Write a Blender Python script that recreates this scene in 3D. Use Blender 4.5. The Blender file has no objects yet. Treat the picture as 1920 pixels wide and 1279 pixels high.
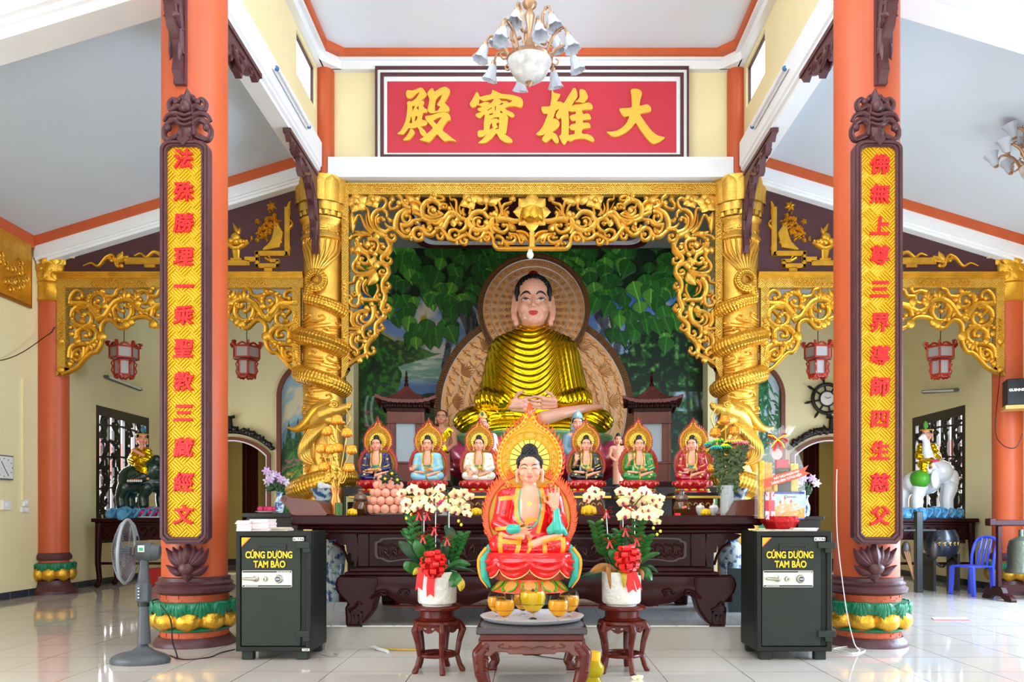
import bpy, bmesh, math, random
import numpy as np
from mathutils import Vector, Matrix, noise, geometry
from mathutils.bvhtree import BVHTree
PI = math.pi
random.seed(7)
SC = bpy.context.scene
COL = SC.collection

# ------------------------------------------------------------ camera, sky, light
FPX, VPX, VPY, EYE = 1500.0, 995.0, 966.0, 1.145      # focal length in pixels, eye line, eye height
cam = bpy.data.cameras.new('camera')
cam.sensor_fit = 'HORIZONTAL'; cam.sensor_width = 36.0
cam.lens = FPX / 1920 * 36
cam.shift_x = (960 - VPX) / 1920
cam.shift_y = (VPY - 639.5) / 1920
cam.clip_start = 0.05; cam.clip_end = 200
camo = bpy.data.objects.new('camera', cam); COL.objects.link(camo)
camo.location = (0, 0, EYE); camo.rotation_euler = (PI / 2, 0, 0)
SC.camera = camo

W = bpy.data.worlds.new('sky'); SC.world = W; W.use_nodes = True
bg = W.node_tree.nodes['Background']
bg.inputs[0].default_value = (0.76, 0.88, 1.0, 1); bg.inputs[1].default_value = 2.6

def area(name, loc, rot, sx, sy, power, col=(1, 1, 1)):
 l = bpy.data.lights.new(name, 'AREA'); l.shape = 'RECTANGLE'; l.size = sx; l.size_y = sy
 l.energy = power; l.color = col
 o = bpy.data.objects.new(name, l); COL.objects.link(o); o.location = loc; o.rotation_euler = rot
 return o
# daylight through the front doors and the east side doors
for x, w in ((0, 5.0), (-5.0, 2.6), (5.0, 2.6)):
 area('front_door_daylight', (x, -4.3, 1.8), (PI / 2, 0, 0), w, 3.2, 21 * w, (0.92, 0.96, 1))
area('east_doors_daylight', (7.5, 7.4, 1.9), (0, PI / 2 - .6, 0), 2.6, 6.0, 950, (0.55, 0.76, 1))
area('west_doors_daylight', (-7.6, 2.5, 1.7), (0, -PI / 2, 0), 3.0, 4.6, 280, (0.86, 0.94, 1))
for s in (-1, 1): area('nave_fill_strip', (s * 2.9, 2.2, 7.15), (0, s * (PI / 2 + .35), 0), 0.6, 10.4, 340, (0.84, 0.92, 1))  # added strips inside the nave walls, standing in for window light, tilted at the ceiling
for s in (-1, 1): area('lattice_window_daylight', (s * 7.6, 14, 1.9), (0, s * PI / 2, 0), 2.2, 1.8, 260, (0.95, 0.97, 1))

SC.view_settings.view_transform = 'Standard'
SC.view_settings.look = 'None'
SC.view_settings.gamma = 1.0
SC.view_settings.use_curve_mapping = False
SC.view_settings.exposure = 0.24
SC.cycles.max_bounces = 8
SC.cycles.diffuse_bounces = 5
SC.cycles.transparent_max_bounces = 12
SC.cycles.sample_clamp_indirect = 6
SC.cycles.use_denoising = True

def at(px, py, d):
 """a point seen at photo pixel (px, py) that stands d metres from the eye"""
 return Vector(((px - VPX) / FPX * d, d, EYE + (VPY - py) / FPX * d))
def ax(px, d): return (px - VPX) / FPX * d
def az(py, d): return EYE + (VPY - py) / FPX * d

# ------------------------------------------------------------ materials
def lin(c):
 return tuple(((v / 255) / 12.92 if v <= 10 else (((v / 255) + 0.055) / 1.055) ** 2.4) for v in c)
MATS = {}
def mat(name, col, rough=0.5, metal=0.0, bump=0.0, bscale=20, var=0.0, vscale=4, coat=0.0, trans=0.0, ior=1.45,
  emit=None, estr=0.0, spec=0.5, alpha=1.0, sss=0.0):
 if name in MATS: return MATS[name]
 m = bpy.data.materials.new(name); m.use_nodes = True
 nt = m.node_tree; b = nt.nodes['Principled BSDF']
 c = lin(col)
 b.inputs['Base Color'].default_value = (*c, 1)
 b.inputs['Roughness'].default_value = rough
 b.inputs['Metallic'].default_value = metal
 b.inputs['IOR'].default_value = ior
 b.inputs['Specular IOR Level'].default_value = spec
 b.inputs['Coat Weight'].default_value = coat
 b.inputs['Coat Roughness'].default_value = 0.08
 b.inputs['Transmission Weight'].default_value = trans
 b.inputs['Alpha'].default_value = alpha
 b.inputs['Subsurface Weight'].default_value = sss
 b.inputs['Subsurface Radius'].default_value = (0.02, 0.01, 0.006)
 if emit:
  b.inputs['Emission Color'].default_value = (*lin(emit), 1); b.inputs['Emission Strength'].default_value = estr
 if var or bump:
  tc = nt.nodes.new('ShaderNodeTexCoord')
 if var:
  n = nt.nodes.new('ShaderNodeTexNoise'); n.inputs['Scale'].default_value = vscale; n.inputs['Detail'].default_value = 5
  nt.links.new(tc.outputs['Object'], n.inputs['Vector'])
  r = nt.nodes.new('ShaderNodeValToRGB')
  r.color_ramp.elements[0].position = 0.3; r.color_ramp.elements[1].position = 0.7
  r.color_ramp.elements[0].color = (*[v * (1 - var) for v in c], 1)
  r.color_ramp.elements[1].color = (*[min(1, v * (1 + var)) for v in c], 1)
  nt.links.new(n.outputs['Fac'], r.inputs['Fac']); nt.links.new(r.outputs['Color'], b.inputs['Base Color'])
 if bump:
  n2 = nt.nodes.new('ShaderNodeTexNoise'); n2.inputs['Scale'].default_value = bscale; n2.inputs['Detail'].default_value = 4
  nt.links.new(tc.outputs['Object'], n2.inputs['Vector'])
  bp = nt.nodes.new('ShaderNodeBump'); bp.inputs['Strength'].default_value = bump; bp.inputs['Distance'].default_value = 0.02
  nt.links.new(n2.outputs['Fac'], bp.inputs['Height']); nt.links.new(bp.outputs['Normal'], b.inputs['Normal'])
 MATS[name] = m
 return m
def painted(name, rough=0.5, metal=0.0, coat=0.0, bump=0.0, bscale=30):
 """a surface that carries its own painted picture in a colour attribute"""
 if name in MATS: return MATS[name]
 m = mat(name, (200, 200, 200), rough, metal, bump=bump, bscale=bscale, coat=coat)
 a = m.node_tree.nodes.new('ShaderNodeVertexColor'); a.layer_name = 'paint'
 m.node_tree.links.new(a.outputs['Color'], m.node_tree.nodes['Principled BSDF'].inputs['Base Color'])
 return m

GOLD = mat('gold_leaf_paint', (228, 178, 78), 0.31, 0.8, bump=0.3, bscale=60, var=0.12, vscale=9)
GOLD2 = mat('old_gold_paint', (220, 166, 54), 0.34, 0.78, bump=0.3, bscale=50, var=0.16, vscale=7)
GILT = mat('polished_gilt', (236, 196, 20), 0.17, 0.96, bump=0.06, bscale=25)
YGOLD = mat('yellow_gold_board', (246, 178, 22), 0.42, 0.35, bump=0.1, bscale=40, var=0.1, vscale=3)
ORANGE = mat('orange_column_paint', (194, 86, 46), 0.42, bump=0.05, bscale=8, var=0.05, vscale=2)
TRIMO = mat('orange_trim_paint', (200, 92, 48), 0.5, var=0.06, vscale=6)
MAROON = mat('maroon_paint', (84, 46, 50), 0.4, bump=0.2, bscale=25, var=0.12, vscale=6)
MAROONP = mat('maroon_panel_paint', (74, 40, 46), 0.55, var=0.12, vscale=3)
GREENP = mat('green_leaf_paint', (14, 112, 76), 0.35, bump=0.2, bscale=30, var=0.1, vscale=8)
WHITE = mat('white_beam_paint', (236, 238, 242), 0.55, var=0.03, vscale=2)
CREAM = mat('cream_wall_paint', (236, 222, 174), 0.6, bump=0.04, bscale=10, var=0.04, vscale=1)
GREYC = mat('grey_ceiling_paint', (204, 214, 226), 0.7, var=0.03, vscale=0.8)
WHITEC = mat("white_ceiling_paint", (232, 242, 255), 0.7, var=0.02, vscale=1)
DWOOD = mat('dark_red_wood', (46, 10, 12), 0.36, bump=0.05, bscale=12, var=0.22, vscale=3, coat=0.05, spec=.16)
RWOOD = mat('red_brown_wood', (88, 26, 13), 0.3, bump=0.05, bscale=14, var=0.25, vscale=5, coat=0.1, spec=.3)
BWOOD = mat('brown_carved_wood', (96, 44, 26), 0.35, bump=0.2, bscale=18, var=0.25, vscale=5, coat=0.2)
BLACKW = mat('black_wood', (26, 19, 18), 0.35, var=0.2, vscale=5)
SKIN = mat('painted_skin', (238, 164, 132), 0.34, coat=0.2, sss=0.05)
SKINP = mat('pink_painted_skin', (244, 158, 130), 0.28, coat=0.3, sss=0.05)
SKINB = mat('brown_painted_skin', (176, 116, 88), 0.4)
HAIR = mat('black_hair_paint', (14, 13, 14), 0.4)
BLACK = mat('black_paint', (16, 16, 18), 0.4)
LIPS = mat('red_lip_paint', (200, 34, 40), 0.35)
LIPS2 = mat('pink_lip_paint', (226, 96, 88), 0.35)
EYEW = mat('eye_white_paint', (236, 230, 220), 0.3)
EYED = mat('eye_dark_paint', (44, 40, 38), 0.3)
REDR = mat('red_robe_paint', (222, 14, 18), 0.2, coat=0.4, var=0.05, vscale=10)
ORTR = mat('orange_trim_robe', (246, 160, 50), 0.35, bump=0.1, bscale=120)
TEAL = mat('teal_robe_lining', (44, 170, 150), 0.3, coat=0.3)
REDRIB = mat('red_ribbon', (226, 22, 26), 0.4, coat=0.2)
STEEL = mat('steel', (186, 188, 190), 0.22, 1.0)
GLASS = mat('clear_glass', (250, 250, 250), 0.02, trans=1.0, ior=1.3)
CHAR = mat('charcoal_plastic', (74, 76, 80), 0.4, spec=0.5)
SAFEG = mat('dark_olive_safe_paint', (46, 50, 45), 0.5, spec=.25, bump=0.05, bscale=200, var=0.06, vscale=4)
SAFES = mat('safe_side_paint', (34, 35, 31), 0.5, spec=.25, var=0.06, vscale=4)
LEAF = mat('green_leaf', (34, 92, 32), 0.38, var=0.3, vscale=20)
LEAFD = mat('dark_green_leaf', (22, 62, 26), 0.42, var=0.3, vscale=20)
STEM = mat('plant_stem', (70, 90, 40), 0.5)
PORC = mat('white_porcelain', (236, 234, 230), 0.15, coat=0.5)
PAPER = mat('white_paper', (240, 234, 228), 0.7)
REDC = mat('red_couplet_paint', (214, 30, 34), 0.4)

# ------------------------------------------------------------ mesh helpers
def cr(pts, n=8, closed=False):
 """Catmull-Rom through the points"""
 P = [np.array(p, float) for p in pts]; m = len(P); out = []
 if m < 3: 
  return [P[0] + (P[1] - P[0]) * t / n for t in range(n + 1)] if m == 2 else P
 rng = range(m) if closed else range(m - 1)
 for i in rng:
  if closed: p0, p1, p2, p3 = P[i - 1], P[i], P[(i + 1) % m], P[(i + 2) % m]
  else:
   p1, p2 = P[i], P[i + 1]
   p0 = P[i - 1] if i else 2 * p1 - p2
   p3 = P[i + 2] if i + 2 < m else 2 * p2 - p1
  for k in range(n):
   t = k / n
   out.append(0.5 * (2 * p1 + (p2 - p0) * t + (2 * p0 - 5 * p1 + 4 * p2 - p3) * t * t + (3 * p1 - p0 - 3 * p2 + p3) * t ** 3))
 if not closed: out.append(P[-1])
 return out

class MB:
 def __init__(s): s.v = []; s.f = []; s.m = []; s.mi = 0; s.M = None
 def add(s, vs, fs, mi=None):
  o = len(s.v)
  if s.M is not None: vs = [s.M @ Vector(p) for p in vs]
  s.v += [tuple(p) for p in vs]; s.f += [tuple(i + o for i in f) for f in fs]
  s.m += [s.mi if mi is None else mi] * len(fs)
  return s
 def box(s, x0, x1, y0, y1, z0, z1, mi=None):
  v = [(x, y, z) for z in (z0, z1) for y in (y0, y1) for x in (x0, x1)]
  return s.add(v, [(0, 2, 3, 1), (4, 5, 7, 6), (0, 1, 5, 4), (2, 6, 7, 3), (0, 4, 6, 2), (1, 3, 7, 5)], mi)
 def lathe(s, prof, n=32, c=(0, 0, 0), mi=None, wob=None):
  vs = []; fs = []; m = len(prof)
  for i in range(n):
   a = 2 * PI * i / n
   for (r, z) in prof:
    rr = r * (wob(a, z) if wob else 1)
    vs.append((c[0] + rr * math.cos(a), c[1] + rr * math.sin(a), c[2] + z))
  for i in range(n):
   j = (i + 1) % n
   for k in range(m - 1): fs.append((i * m + k, j * m + k, j * m + k + 1, i * m + k + 1))
  if prof[0][0] > 1e-5: fs.append(tuple(i * m for i in range(n))[::-1])
  if prof[-1][0] > 1e-5: fs.append(tuple(i * m + m - 1 for i in range(n)))
  return s.add(vs, fs, mi)
 def tube(s, pts, r, n=8, closed=False, mi=None, up=None, cap=True):
  P = [Vector(p) for p in pts]; L = len(P)
  rs = r if isinstance(r, (list, tuple, np.ndarray)) else [r] * L
  if len(rs) != L: rs = np.interp(np.linspace(0, 1, L), np.linspace(0, 1, len(rs)), rs)
  T = []
  for i in range(L):
   a = P[(i - 1) % L] if (closed or i) else P[0]; b = P[(i + 1) % L] if (closed or i < L - 1) else P[-1]
   t = (b - a); T.append(t.normalized() if t.length > 1e-9 else Vector((0, 0, 1)))
  u = Vector(up) if up else (Vector((0, 0, 1)) if abs(T[0].z) < 0.9 else Vector((1, 0, 0)))
  vs = []; fs = []
  for i in range(L):
   u = u - T[i] * u.dot(T[i])
   if u.length < 1e-6: u = T[i].orthogonal()
   u.normalize(); w = T[i].cross(u)
   for k in range(n):
    a = 2 * PI * k / n
    vs.append(P[i] + (u * math.cos(a) + w * math.sin(a)) * float(rs[i]))
  for i in range(L if closed else L - 1):
   j = (i + 1) % L
   for k in range(n): fs.append((i * n + k, i * n + (k + 1) % n, j * n + (k + 1) % n, j * n + k))
  if not closed and cap:
   fs.append(tuple(range(n))[::-1]); fs.append(tuple((L - 1) * n + k for k in range(n)))
  return s.add(vs, fs, mi)
 def ell(s, c, r, nu=16, nv=10, mi=None, R=None):
  vs = [(0, 0, -1)]; fs = []
  for j in range(1, nv):
   p = -PI / 2 + PI * j / nv
   for i in range(nu): vs.append((math.cos(p) * math.cos(2 * PI * i / nu), math.cos(p) * math.sin(2 * PI * i / nu), math.sin(p)))
  vs.append((0, 0, 1)); e = len(vs) - 1
  for i in range(nu): fs.append((0, 1 + (i + 1) % nu, 1 + i))
  for j in range(nv - 2):
   for i in range(nu):
    a = 1 + j * nu; b = a + nu
    fs.append((a + i, a + (i + 1) % nu, b + (i + 1) % nu, b + i))
  a = 1 + (nv - 2) * nu
  for i in range(nu): fs.append((a + i, a + (i + 1) % nu, e))
  if not hasattr(r, '__len__'): r = (r, r, r)
  vs = [Vector((x * r[0], y * r[1], z * r[2])) for x, y, z in vs]
  if R is not None: vs = [R @ p for p in vs]
  return s.add([p + Vector(c) for p in vs], fs, mi)
 def cap2(s, a, b, ra, rb, n=12, mi=None):
  """a capsule that tapers from a to b"""
  a = Vector(a); b = Vector(b); t = (b - a).normalized(); pts = []; rs = []
  for k in range(5):
   q = PI / 2 * k / 4; pts.append(a - t * ra * math.cos(q)); rs.append(max(ra * math.sin(q), ra * 0.05))
  for k in range(5):
   q = PI / 2 * k / 4; pts.append(b + t * rb * math.sin(q)); rs.append(max(rb * math.cos(q), rb * 0.05))
  return s.tube(pts, rs, n, mi=mi)
 def limb(s, pts, rs, n=12, mi=None):
  for i in range(len(pts) - 1): s.cap2(pts[i], pts[i + 1], rs[i], rs[i + 1], n, mi)
  return s
 def prism(s, loops, y0, y1, mi=None, axis='y'):
  """outline (with holes) in x,z pulled from y0 to y1"""
  if not hasattr(loops[0][0], '__len__'): loops = [loops]
  flat = [p for l in loops for p in l]
  tri = geometry.tessellate_polygon([[Vector((p[0], p[1], 0)) for p in l] for l in loops])
  n = len(flat)
  f3 = (lambda p, y: (p[0], y, p[1])) if axis == 'y' else ((lambda p, y: (p[0], p[1], y)) if axis == 'z' else (lambda p, y: (y, p[0], p[1])))
  vs = [f3(p, y0) for p in flat] + [f3(p, y1) for p in flat]
  fs = [tuple(t) for t in tri] + [tuple(i + n for i in t[::-1]) for t in tri]
  o = 0
  for l in loops:
   m = len(l)
   for i in range(m):
    j = (i + 1) % m; fs.append((o + i, o + j, o + j + n, o + i + n))
   o += m
  return s.add(vs, fs, mi)
 def stroke(s, pts, w0, w1, y, dep, n=7, ball=0.0, groove=True, mi=None, closed=False):
  """a carved scroll band in the x,z plane: rounded front towards -y"""
  P = cr(pts, n, closed); L = len(P)
  prof = [(-.5, 0), (-.5, .4), (-.3, .92), (0, .68 if groove else 1.0), (.3, .92), (.5, .4), (.5, 0)]
  k = len(prof); vs = []; fs = []
  for i in range(L):
   a = P[(i - 1) % L] if (closed or i) else P[0]; b = P[(i + 1) % L] if (closed or i < L - 1) else P[-1]
   t = b - a; t = t / (np.hypot(*t) + 1e-9); nx, nz = -t[1], t[0]
   w = w0 + (w1 - w0) * i / max(1, L - 1); dd = dep * min(1, 0.35 + 0.65 * w / max(w0, w1))
   for (q, h) in prof: vs.append((P[i][0] + nx * q * w, y - h * dd, P[i][1] + nz * q * w))
  for i in range(L if closed else L - 1):
   j = (i + 1) % L
   for q in range(k): fs.append((i * k + q, i * k + (q + 1) % k, j * k + (q + 1) % k, j * k + q))
  if not closed: fs += [tuple(range(k))[::-1], tuple((L - 1) * k + q for q in range(k))]
  s.add(vs, fs, mi)
  if ball: s.ell((P[-1][0], y - dep * 0.4, P[-1][1]), (ball, dep * 0.9, ball), 10, 6, mi)
  return s
 def leaf2(s, a, b, w, y, dep, mi=None, n=7, bend=0.0):
  """a pointed carved leaf from a to b in the x,z plane"""
  a = np.array(a, float); b = np.array(b, float); t = b - a; L = np.hypot(*t); t /= L; nrm = np.array((-t[1], t[0]))
  vs = []; fs = []
  for i in range(n):
   u = i / (n - 1); ww = w * 0.5 * (math.sin(PI * u ** 0.75) ** 0.8 if 0 < u < 1 else 0.04)
   c = a + t * L * u + nrm * bend * math.sin(PI * u)
   for q, h in ((-1, 0), (-.55, .75), (0, 1.0), (.55, .75), (1, 0)):
    p = c + nrm * q * ww; vs.append((p[0], y - h * dep * (0.4 + 0.6 * math.sin(PI * min(1, u + 0.15))), p[1]))
  for i in range(n - 1):
   for q in range(4): fs.append((i * 5 + q, i * 5 + q + 1, i * 5 + q + 6, i * 5 + q + 5))
   fs.append((i * 5 + 4, i * 5, i * 5 + 5, i * 5 + 9))
  return s.add(vs, fs, mi)
 def grid(s, P, mi=None, wrap=False):
  """P[i][j] points"""
  n = len(P); m = len(P[0]); fs = []
  for i in range(n - 1):
   for j in range(m if wrap else m - 1):
    k = (j + 1) % m; fs.append((i * m + j, i * m + k, (i + 1) * m + k, (i + 1) * m + j))
  return s.add([p for r in P for p in r], fs, mi)
 def mesh(s, name, mats, sharp=40):
  me = bpy.data.meshes.new(name); me.from_pydata(s.v, [], s.f)
  for m in (mats if isinstance(mats, (list, tuple)) else [mats]): me.materials.append(m)
  me.polygons.foreach_set('material_index', s.m)
  me.polygons.foreach_set('use_smooth', [sharp > 0] * len(s.f))
  me.update()
  bm = bmesh.new(); bm.from_mesh(me); bmesh.ops.recalc_face_normals(bm, faces=bm.faces); bm.to_mesh(me); bm.free()
  if sharp > 0: me.set_sharp_from_angle(angle=math.radians(sharp))
  return me
 def build(s, name, mats, parent=None, sharp=40, bevel=0, seg=2):
  return link(name, s.mesh(name, mats, sharp), parent, bevel, seg)

def link(name, me, parent=None, bevel=0, seg=2):
 o = bpy.data.objects.new(name, me); COL.objects.link(o)
 if parent is not None: o.parent = parent
 if bevel:
  b = o.modifiers.new('edge', 'BEVEL'); b.width = bevel; b.segments = seg; b.limit_method = 'ANGLE'; b.angle_limit = 0.6
 return o
def tag(o, label, cat, group=None, kind=None):
 if label: o['label'] = label
 if cat: o['category'] = cat
 if group: o['group'] = group
 if kind: o['kind'] = kind
 return o
def thing(name, loc, label, cat, group=None, rz=0, sc=1):
 o = bpy.data.objects.new(name, None); COL.objects.link(o); o.empty_display_size = 0.1
 o.location = loc; o.rotation_euler = (0, 0, rz); o.scale = (sc, sc, sc)
 return tag(o, label, cat, group, 'thing')
def struct(o): o['kind'] = 'structure'; return o
def dup(o, loc=None, rz=None, label=None, group=None, parent=None):
 c = o.copy(); COL.objects.link(c)
 if parent is not None: c.parent = parent
 if loc is not None: c.location = loc
 if rz is not None: c.rotation_euler = (0, 0, rz)
 if label: c['label'] = label
 if group: c['group'] = group
 for ch in list(o.children):
  dup(ch, parent=c)
 return c
def remesh(mb, voxel, smooth=4, fac=0.5, fn=None):
 """one continuous skin over overlapping shapes"""
 me = mb.mesh('tmp', [BLACK]); o = link('tmp', me)
 r = o.modifiers.new('r', 'REMESH'); r.mode = 'VOXEL'; r.voxel_size = voxel; r.use_smooth_shade = True
 if smooth:
  sm = o.modifiers.new('s', 'SMOOTH'); sm.iterations = smooth; sm.factor = fac
 dg = bpy.context.evaluated_depsgraph_get(); dg.update()
 out = bpy.data.meshes.new_from_object(o.evaluated_get(dg), depsgraph=dg)
 bpy.data.objects.remove(o); bpy.data.meshes.remove(me)
 out.materials.clear()
 if fn:
  n = len(out.vertices); co = np.empty(n * 3); out.vertices.foreach_get('co', co); co = co.reshape(-1, 3)
  no = np.empty(n * 3); out.vertices.foreach_get('normal', no); no = no.reshape(-1, 3)
  co = fn(co, no); out.vertices.foreach_set('co', co.ravel()); out.update()
 out.polygons.foreach_set('use_smooth', [True] * len(out.polygons))
 return out
def put(name, me, m, parent=None):
 me.materials.clear(); me.materials.append(m); return link(name, me, parent)
def bvh(*meshes):
 vs = []; fs = []
 for me in meshes:
  o = len(vs); vs += [v.co.copy() for v in me.vertices]; fs += [tuple(i + o for i in p.vertices) for p in me.polygons]
 return BVHTree.FromPolygons(vs, fs)
def hit(t, x, z, y0=-10, off=0.0):
 r = t.ray_cast(Vector((x, y0, z)), Vector((0, 1, 0)))
 return None if r[0] is None else r[0] - Vector((0, off, 0))
def decal_line(mb, t, pts, w0, w1, off, n=8, mi=None, cross=3):
 """a painted band that follows a surface, drawn on it from the front"""
 P = cr(pts, n); L = len(P); rows = []
 for i in range(L):
  a = P[max(0, i - 1)]; b = P[min(L - 1, i + 1)]; d = b - a; d = d / (np.hypot(*d) + 1e-9); nx, nz = -d[1], d[0]
  u = i / max(1, L - 1)
  w = w0 + (w1 - w0) * u if not callable(w0) else w0(u)
  row = []
  for q in np.linspace(-.5, .5, cross):
   h = hit(t, P[i][0] + nx * q * w, P[i][1] + nz * q * w, off=off)
   if h is None: row = None; break
   row.append(h)
  if row is not None: rows.append(row)
  else:
   if len(rows) > 1: mb.grid(rows, mi)
   rows = []
 if len(rows) > 1: mb.grid(rows, mi)
 return mb
def decal_poly(mb, t, cx, cz, fx, off, n=20, rings=4, mi=None):
 """a painted patch; fx(angle) gives the outline offset"""
 rows = []
 for k in range(rings + 1):
  row = []
  for i in range(n):
   dx, dz = fx(2 * PI * i / n); f = max(0.02, k / rings)
   h = hit(t, cx + dx * f, cz + dz * f, off=off)
   if h is None: h = row[-1] if row else hit(t, cx, cz, off=off)
   if h is None: return mb
   row.append(h)
  rows.append(row)
 return mb.grid(rows, mi, wrap=True)
def text(body, size, m, depth=0.004, bold=0.0, parent=None, name='lettering', loc=(0, 0, 0), rot=(PI / 2, 0, 0), sx=1.0, align='CENTER', shear=0.0, bev=0.0):
 cu = bpy.data.curves.new('t', 'FONT'); cu.body = body; cu.size = size; cu.extrude = depth; cu.offset = bold
 cu.align_x = align; cu.align_y = 'CENTER'; cu.shear = shear; cu.bevel_depth = bev
 o = bpy.data.objects.new('t', cu); COL.objects.link(o)
 dg = bpy.context.evaluated_depsgraph_get(); dg.update()
 me = bpy.data.meshes.new_from_object(o.evaluated_get(dg), depsgraph=dg)
 bpy.data.objects.remove(o); bpy.data.curves.remove(cu)
 M = Matrix.Translation(loc) @ Matrix.Rotation(rot[2], 4, 'Z') @ Matrix.Rotation(rot[0], 4, 'X') @ Matrix.Rotation(rot[1], 4, 'Z') @ Matrix.Diagonal((sx, 1, 1, 1))
 me.transform(M); me.materials.clear(); me.materials.append(m)
 return link(name, me, parent)
def paint_grid(name, P, C, m, parent=None, wrap=False, back=None):
 """grid of points P[n][m][3] with a colour per vertex C[n][m][3] (sRGB 0-255)"""
 n, k = P.shape[:2]; idx = np.arange(n * k).reshape(n, k)
 a = idx[:-1, :-1].ravel(); b = idx[:-1, 1:].ravel(); c = idx[1:, 1:].ravel(); d = idx[1:, :-1].ravel()
 F = np.stack([a, b, c, d], 1)
 me = bpy.data.meshes.new(name); me.vertices.add(n * k); me.vertices.foreach_set('co', P.reshape(-1).astype('f'))
 me.loops.add(F.size); me.loops.foreach_set('vertex_index', F.ravel().astype('i'))
 me.polygons.add(len(F)); me.polygons.foreach_set('loop_start', (np.arange(len(F)) * 4).astype('i'))
 me.polygons.foreach_set('use_smooth', np.ones(len(F), bool)); me.update(); me.validate()
 s = np.clip(C.reshape(-1, 3) / 255, 0, 1); l = np.where(s <= 0.04045, s / 12.92, ((s + 0.055) / 1.055) ** 2.4)
 ca = me.color_attributes.new('paint', 'FLOAT_COLOR', 'POINT')
 ca.data.foreach_set('color', np.concatenate([l, np.ones((len(l), 1))], 1).ravel().astype('f'))
 me.materials.append(m)
 return link(name, me, parent)
def vnoise(x, y, s=1.0, o=0):
 """cheap smooth value noise on arrays"""
 rs = np.random.RandomState(o + 11); T = rs.rand(64, 64)
 x = np.asarray(x) * s; y = np.asarray(y) * s
 xi = np.floor(x).astype(int); yi = np.floor(y).astype(int); fx = x - xi; fy = y - yi
 fx = fx * fx * (3 - 2 * fx); fy = fy * fy * (3 - 2 * fy)
 g = lambda i, j: T[i % 64, j % 64]
 return (g(xi, yi) * (1 - fx) + g(xi + 1, yi) * fx) * (1 - fy) + (g(xi, yi + 1) * (1 - fx) + g(xi + 1, yi + 1) * fx) * fy
def fbm(x, y, s=1.0, o=0, n=4):
 r = 0; a = 0.5
 for k in range(n): r = r + a * vnoise(x, y, s * 2 ** k, o + k); a *= 0.5
 return r / (1 - 0.5 ** n)
# ------------------------------------------------------------ the hall
HX = 7.1            # side walls
YB = 15.5           # back wall
YC = 11.7           # second row of columns
YF = 7.15           # first row of columns
CX = 3.0            # columns stand at +-CX

def tile_mat(name, col, grout, size, x0, y0, rough, axes=('X', 'Y'), gw=0.006, var=0.05):
 m = mat(name, col, rough); nt = m.node_tree; b = nt.nodes['Principled BSDF']
 tc = nt.nodes.new('ShaderNodeTexCoord'); sp = nt.nodes.new('ShaderNodeSeparateXYZ'); nt.links.new(tc.outputs['Object'], sp.inputs[0])
 def mt(op, a, b_=None):
  n = nt.nodes.new('ShaderNodeMath'); n.operation = op
  for i, v in enumerate((a, b_)):
   if v is None: continue
   if isinstance(v, (int, float)): n.inputs[i].default_value = v
   else: nt.links.new(v, n.inputs[i])
  return n.outputs[0]
 ms = []
 for A, o in zip(axes, (x0, y0)):
  q = mt('FRACT', mt('DIVIDE', mt('SUBTRACT', sp.outputs[A], o - size / 2 - 60 * size), size))
  ms.append(mt('LESS_THAN', mt('ABSOLUTE', mt('SUBTRACT', q, 0.5)), gw / size / 2))
 g = mt('MAXIMUM', ms[0], ms[1])
 nz = nt.nodes.new('ShaderNodeTexNoise'); nz.inputs['Scale'].default_value = 1.7; nz.inputs['Detail'].default_value = 6
 nt.links.new(tc.outputs['Object'], nz.inputs['Vector'])
 mx0 = nt.nodes.new('ShaderNodeMix'); mx0.data_type = 'RGBA'; nt.links.new(nz.outputs['Fac'], mx0.inputs[0])
 c = lin(col); mx0.inputs[6].default_value = (*[v * (1 - var) for v in c], 1); mx0.inputs[7].default_value = (*[min(1, v * (1 + var)) for v in c], 1)
 mx = nt.nodes.new('ShaderNodeMix'); mx.data_type = 'RGBA'; nt.links.new(g, mx.inputs[0])
 nt.links.new(mx0.outputs[2], mx.inputs[6]); mx.inputs[7].default_value = (*lin(grout), 1)
 nt.links.new(mx.outputs[2], b.inputs['Base Color'])
 return m
FLOORM = tile_mat('glossy_floor_tiles', (198, 186, 176), (96, 84, 76), 0.6, -1.459, 5.842, 0.06)
STEPM = tile_mat('glossy_step_tiles', (246, 243, 238), (170, 162, 152), 0.6, -1.16, 6.82, 0.10, ('X', 'Y'), 0.004)
BASEM = tile_mat('dark_blue_baseboard_tile', (44, 52, 66), (150, 150, 150), 0.4, 0.1, 0.0, 0.25, ('Y', 'X'), 0.004)

struct(MB().box(-9, 9, -4, 20, -0.1, 0).build('floor', FLOORM))
struct(MB().box(-2.45, 2.45, 6.82, 15.35, 0.0005, 0.204).box(-2.47, 2.47, 6.805, 15.35, 0.196, 0.2045).build('floor_altar_step', STEPM))

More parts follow.
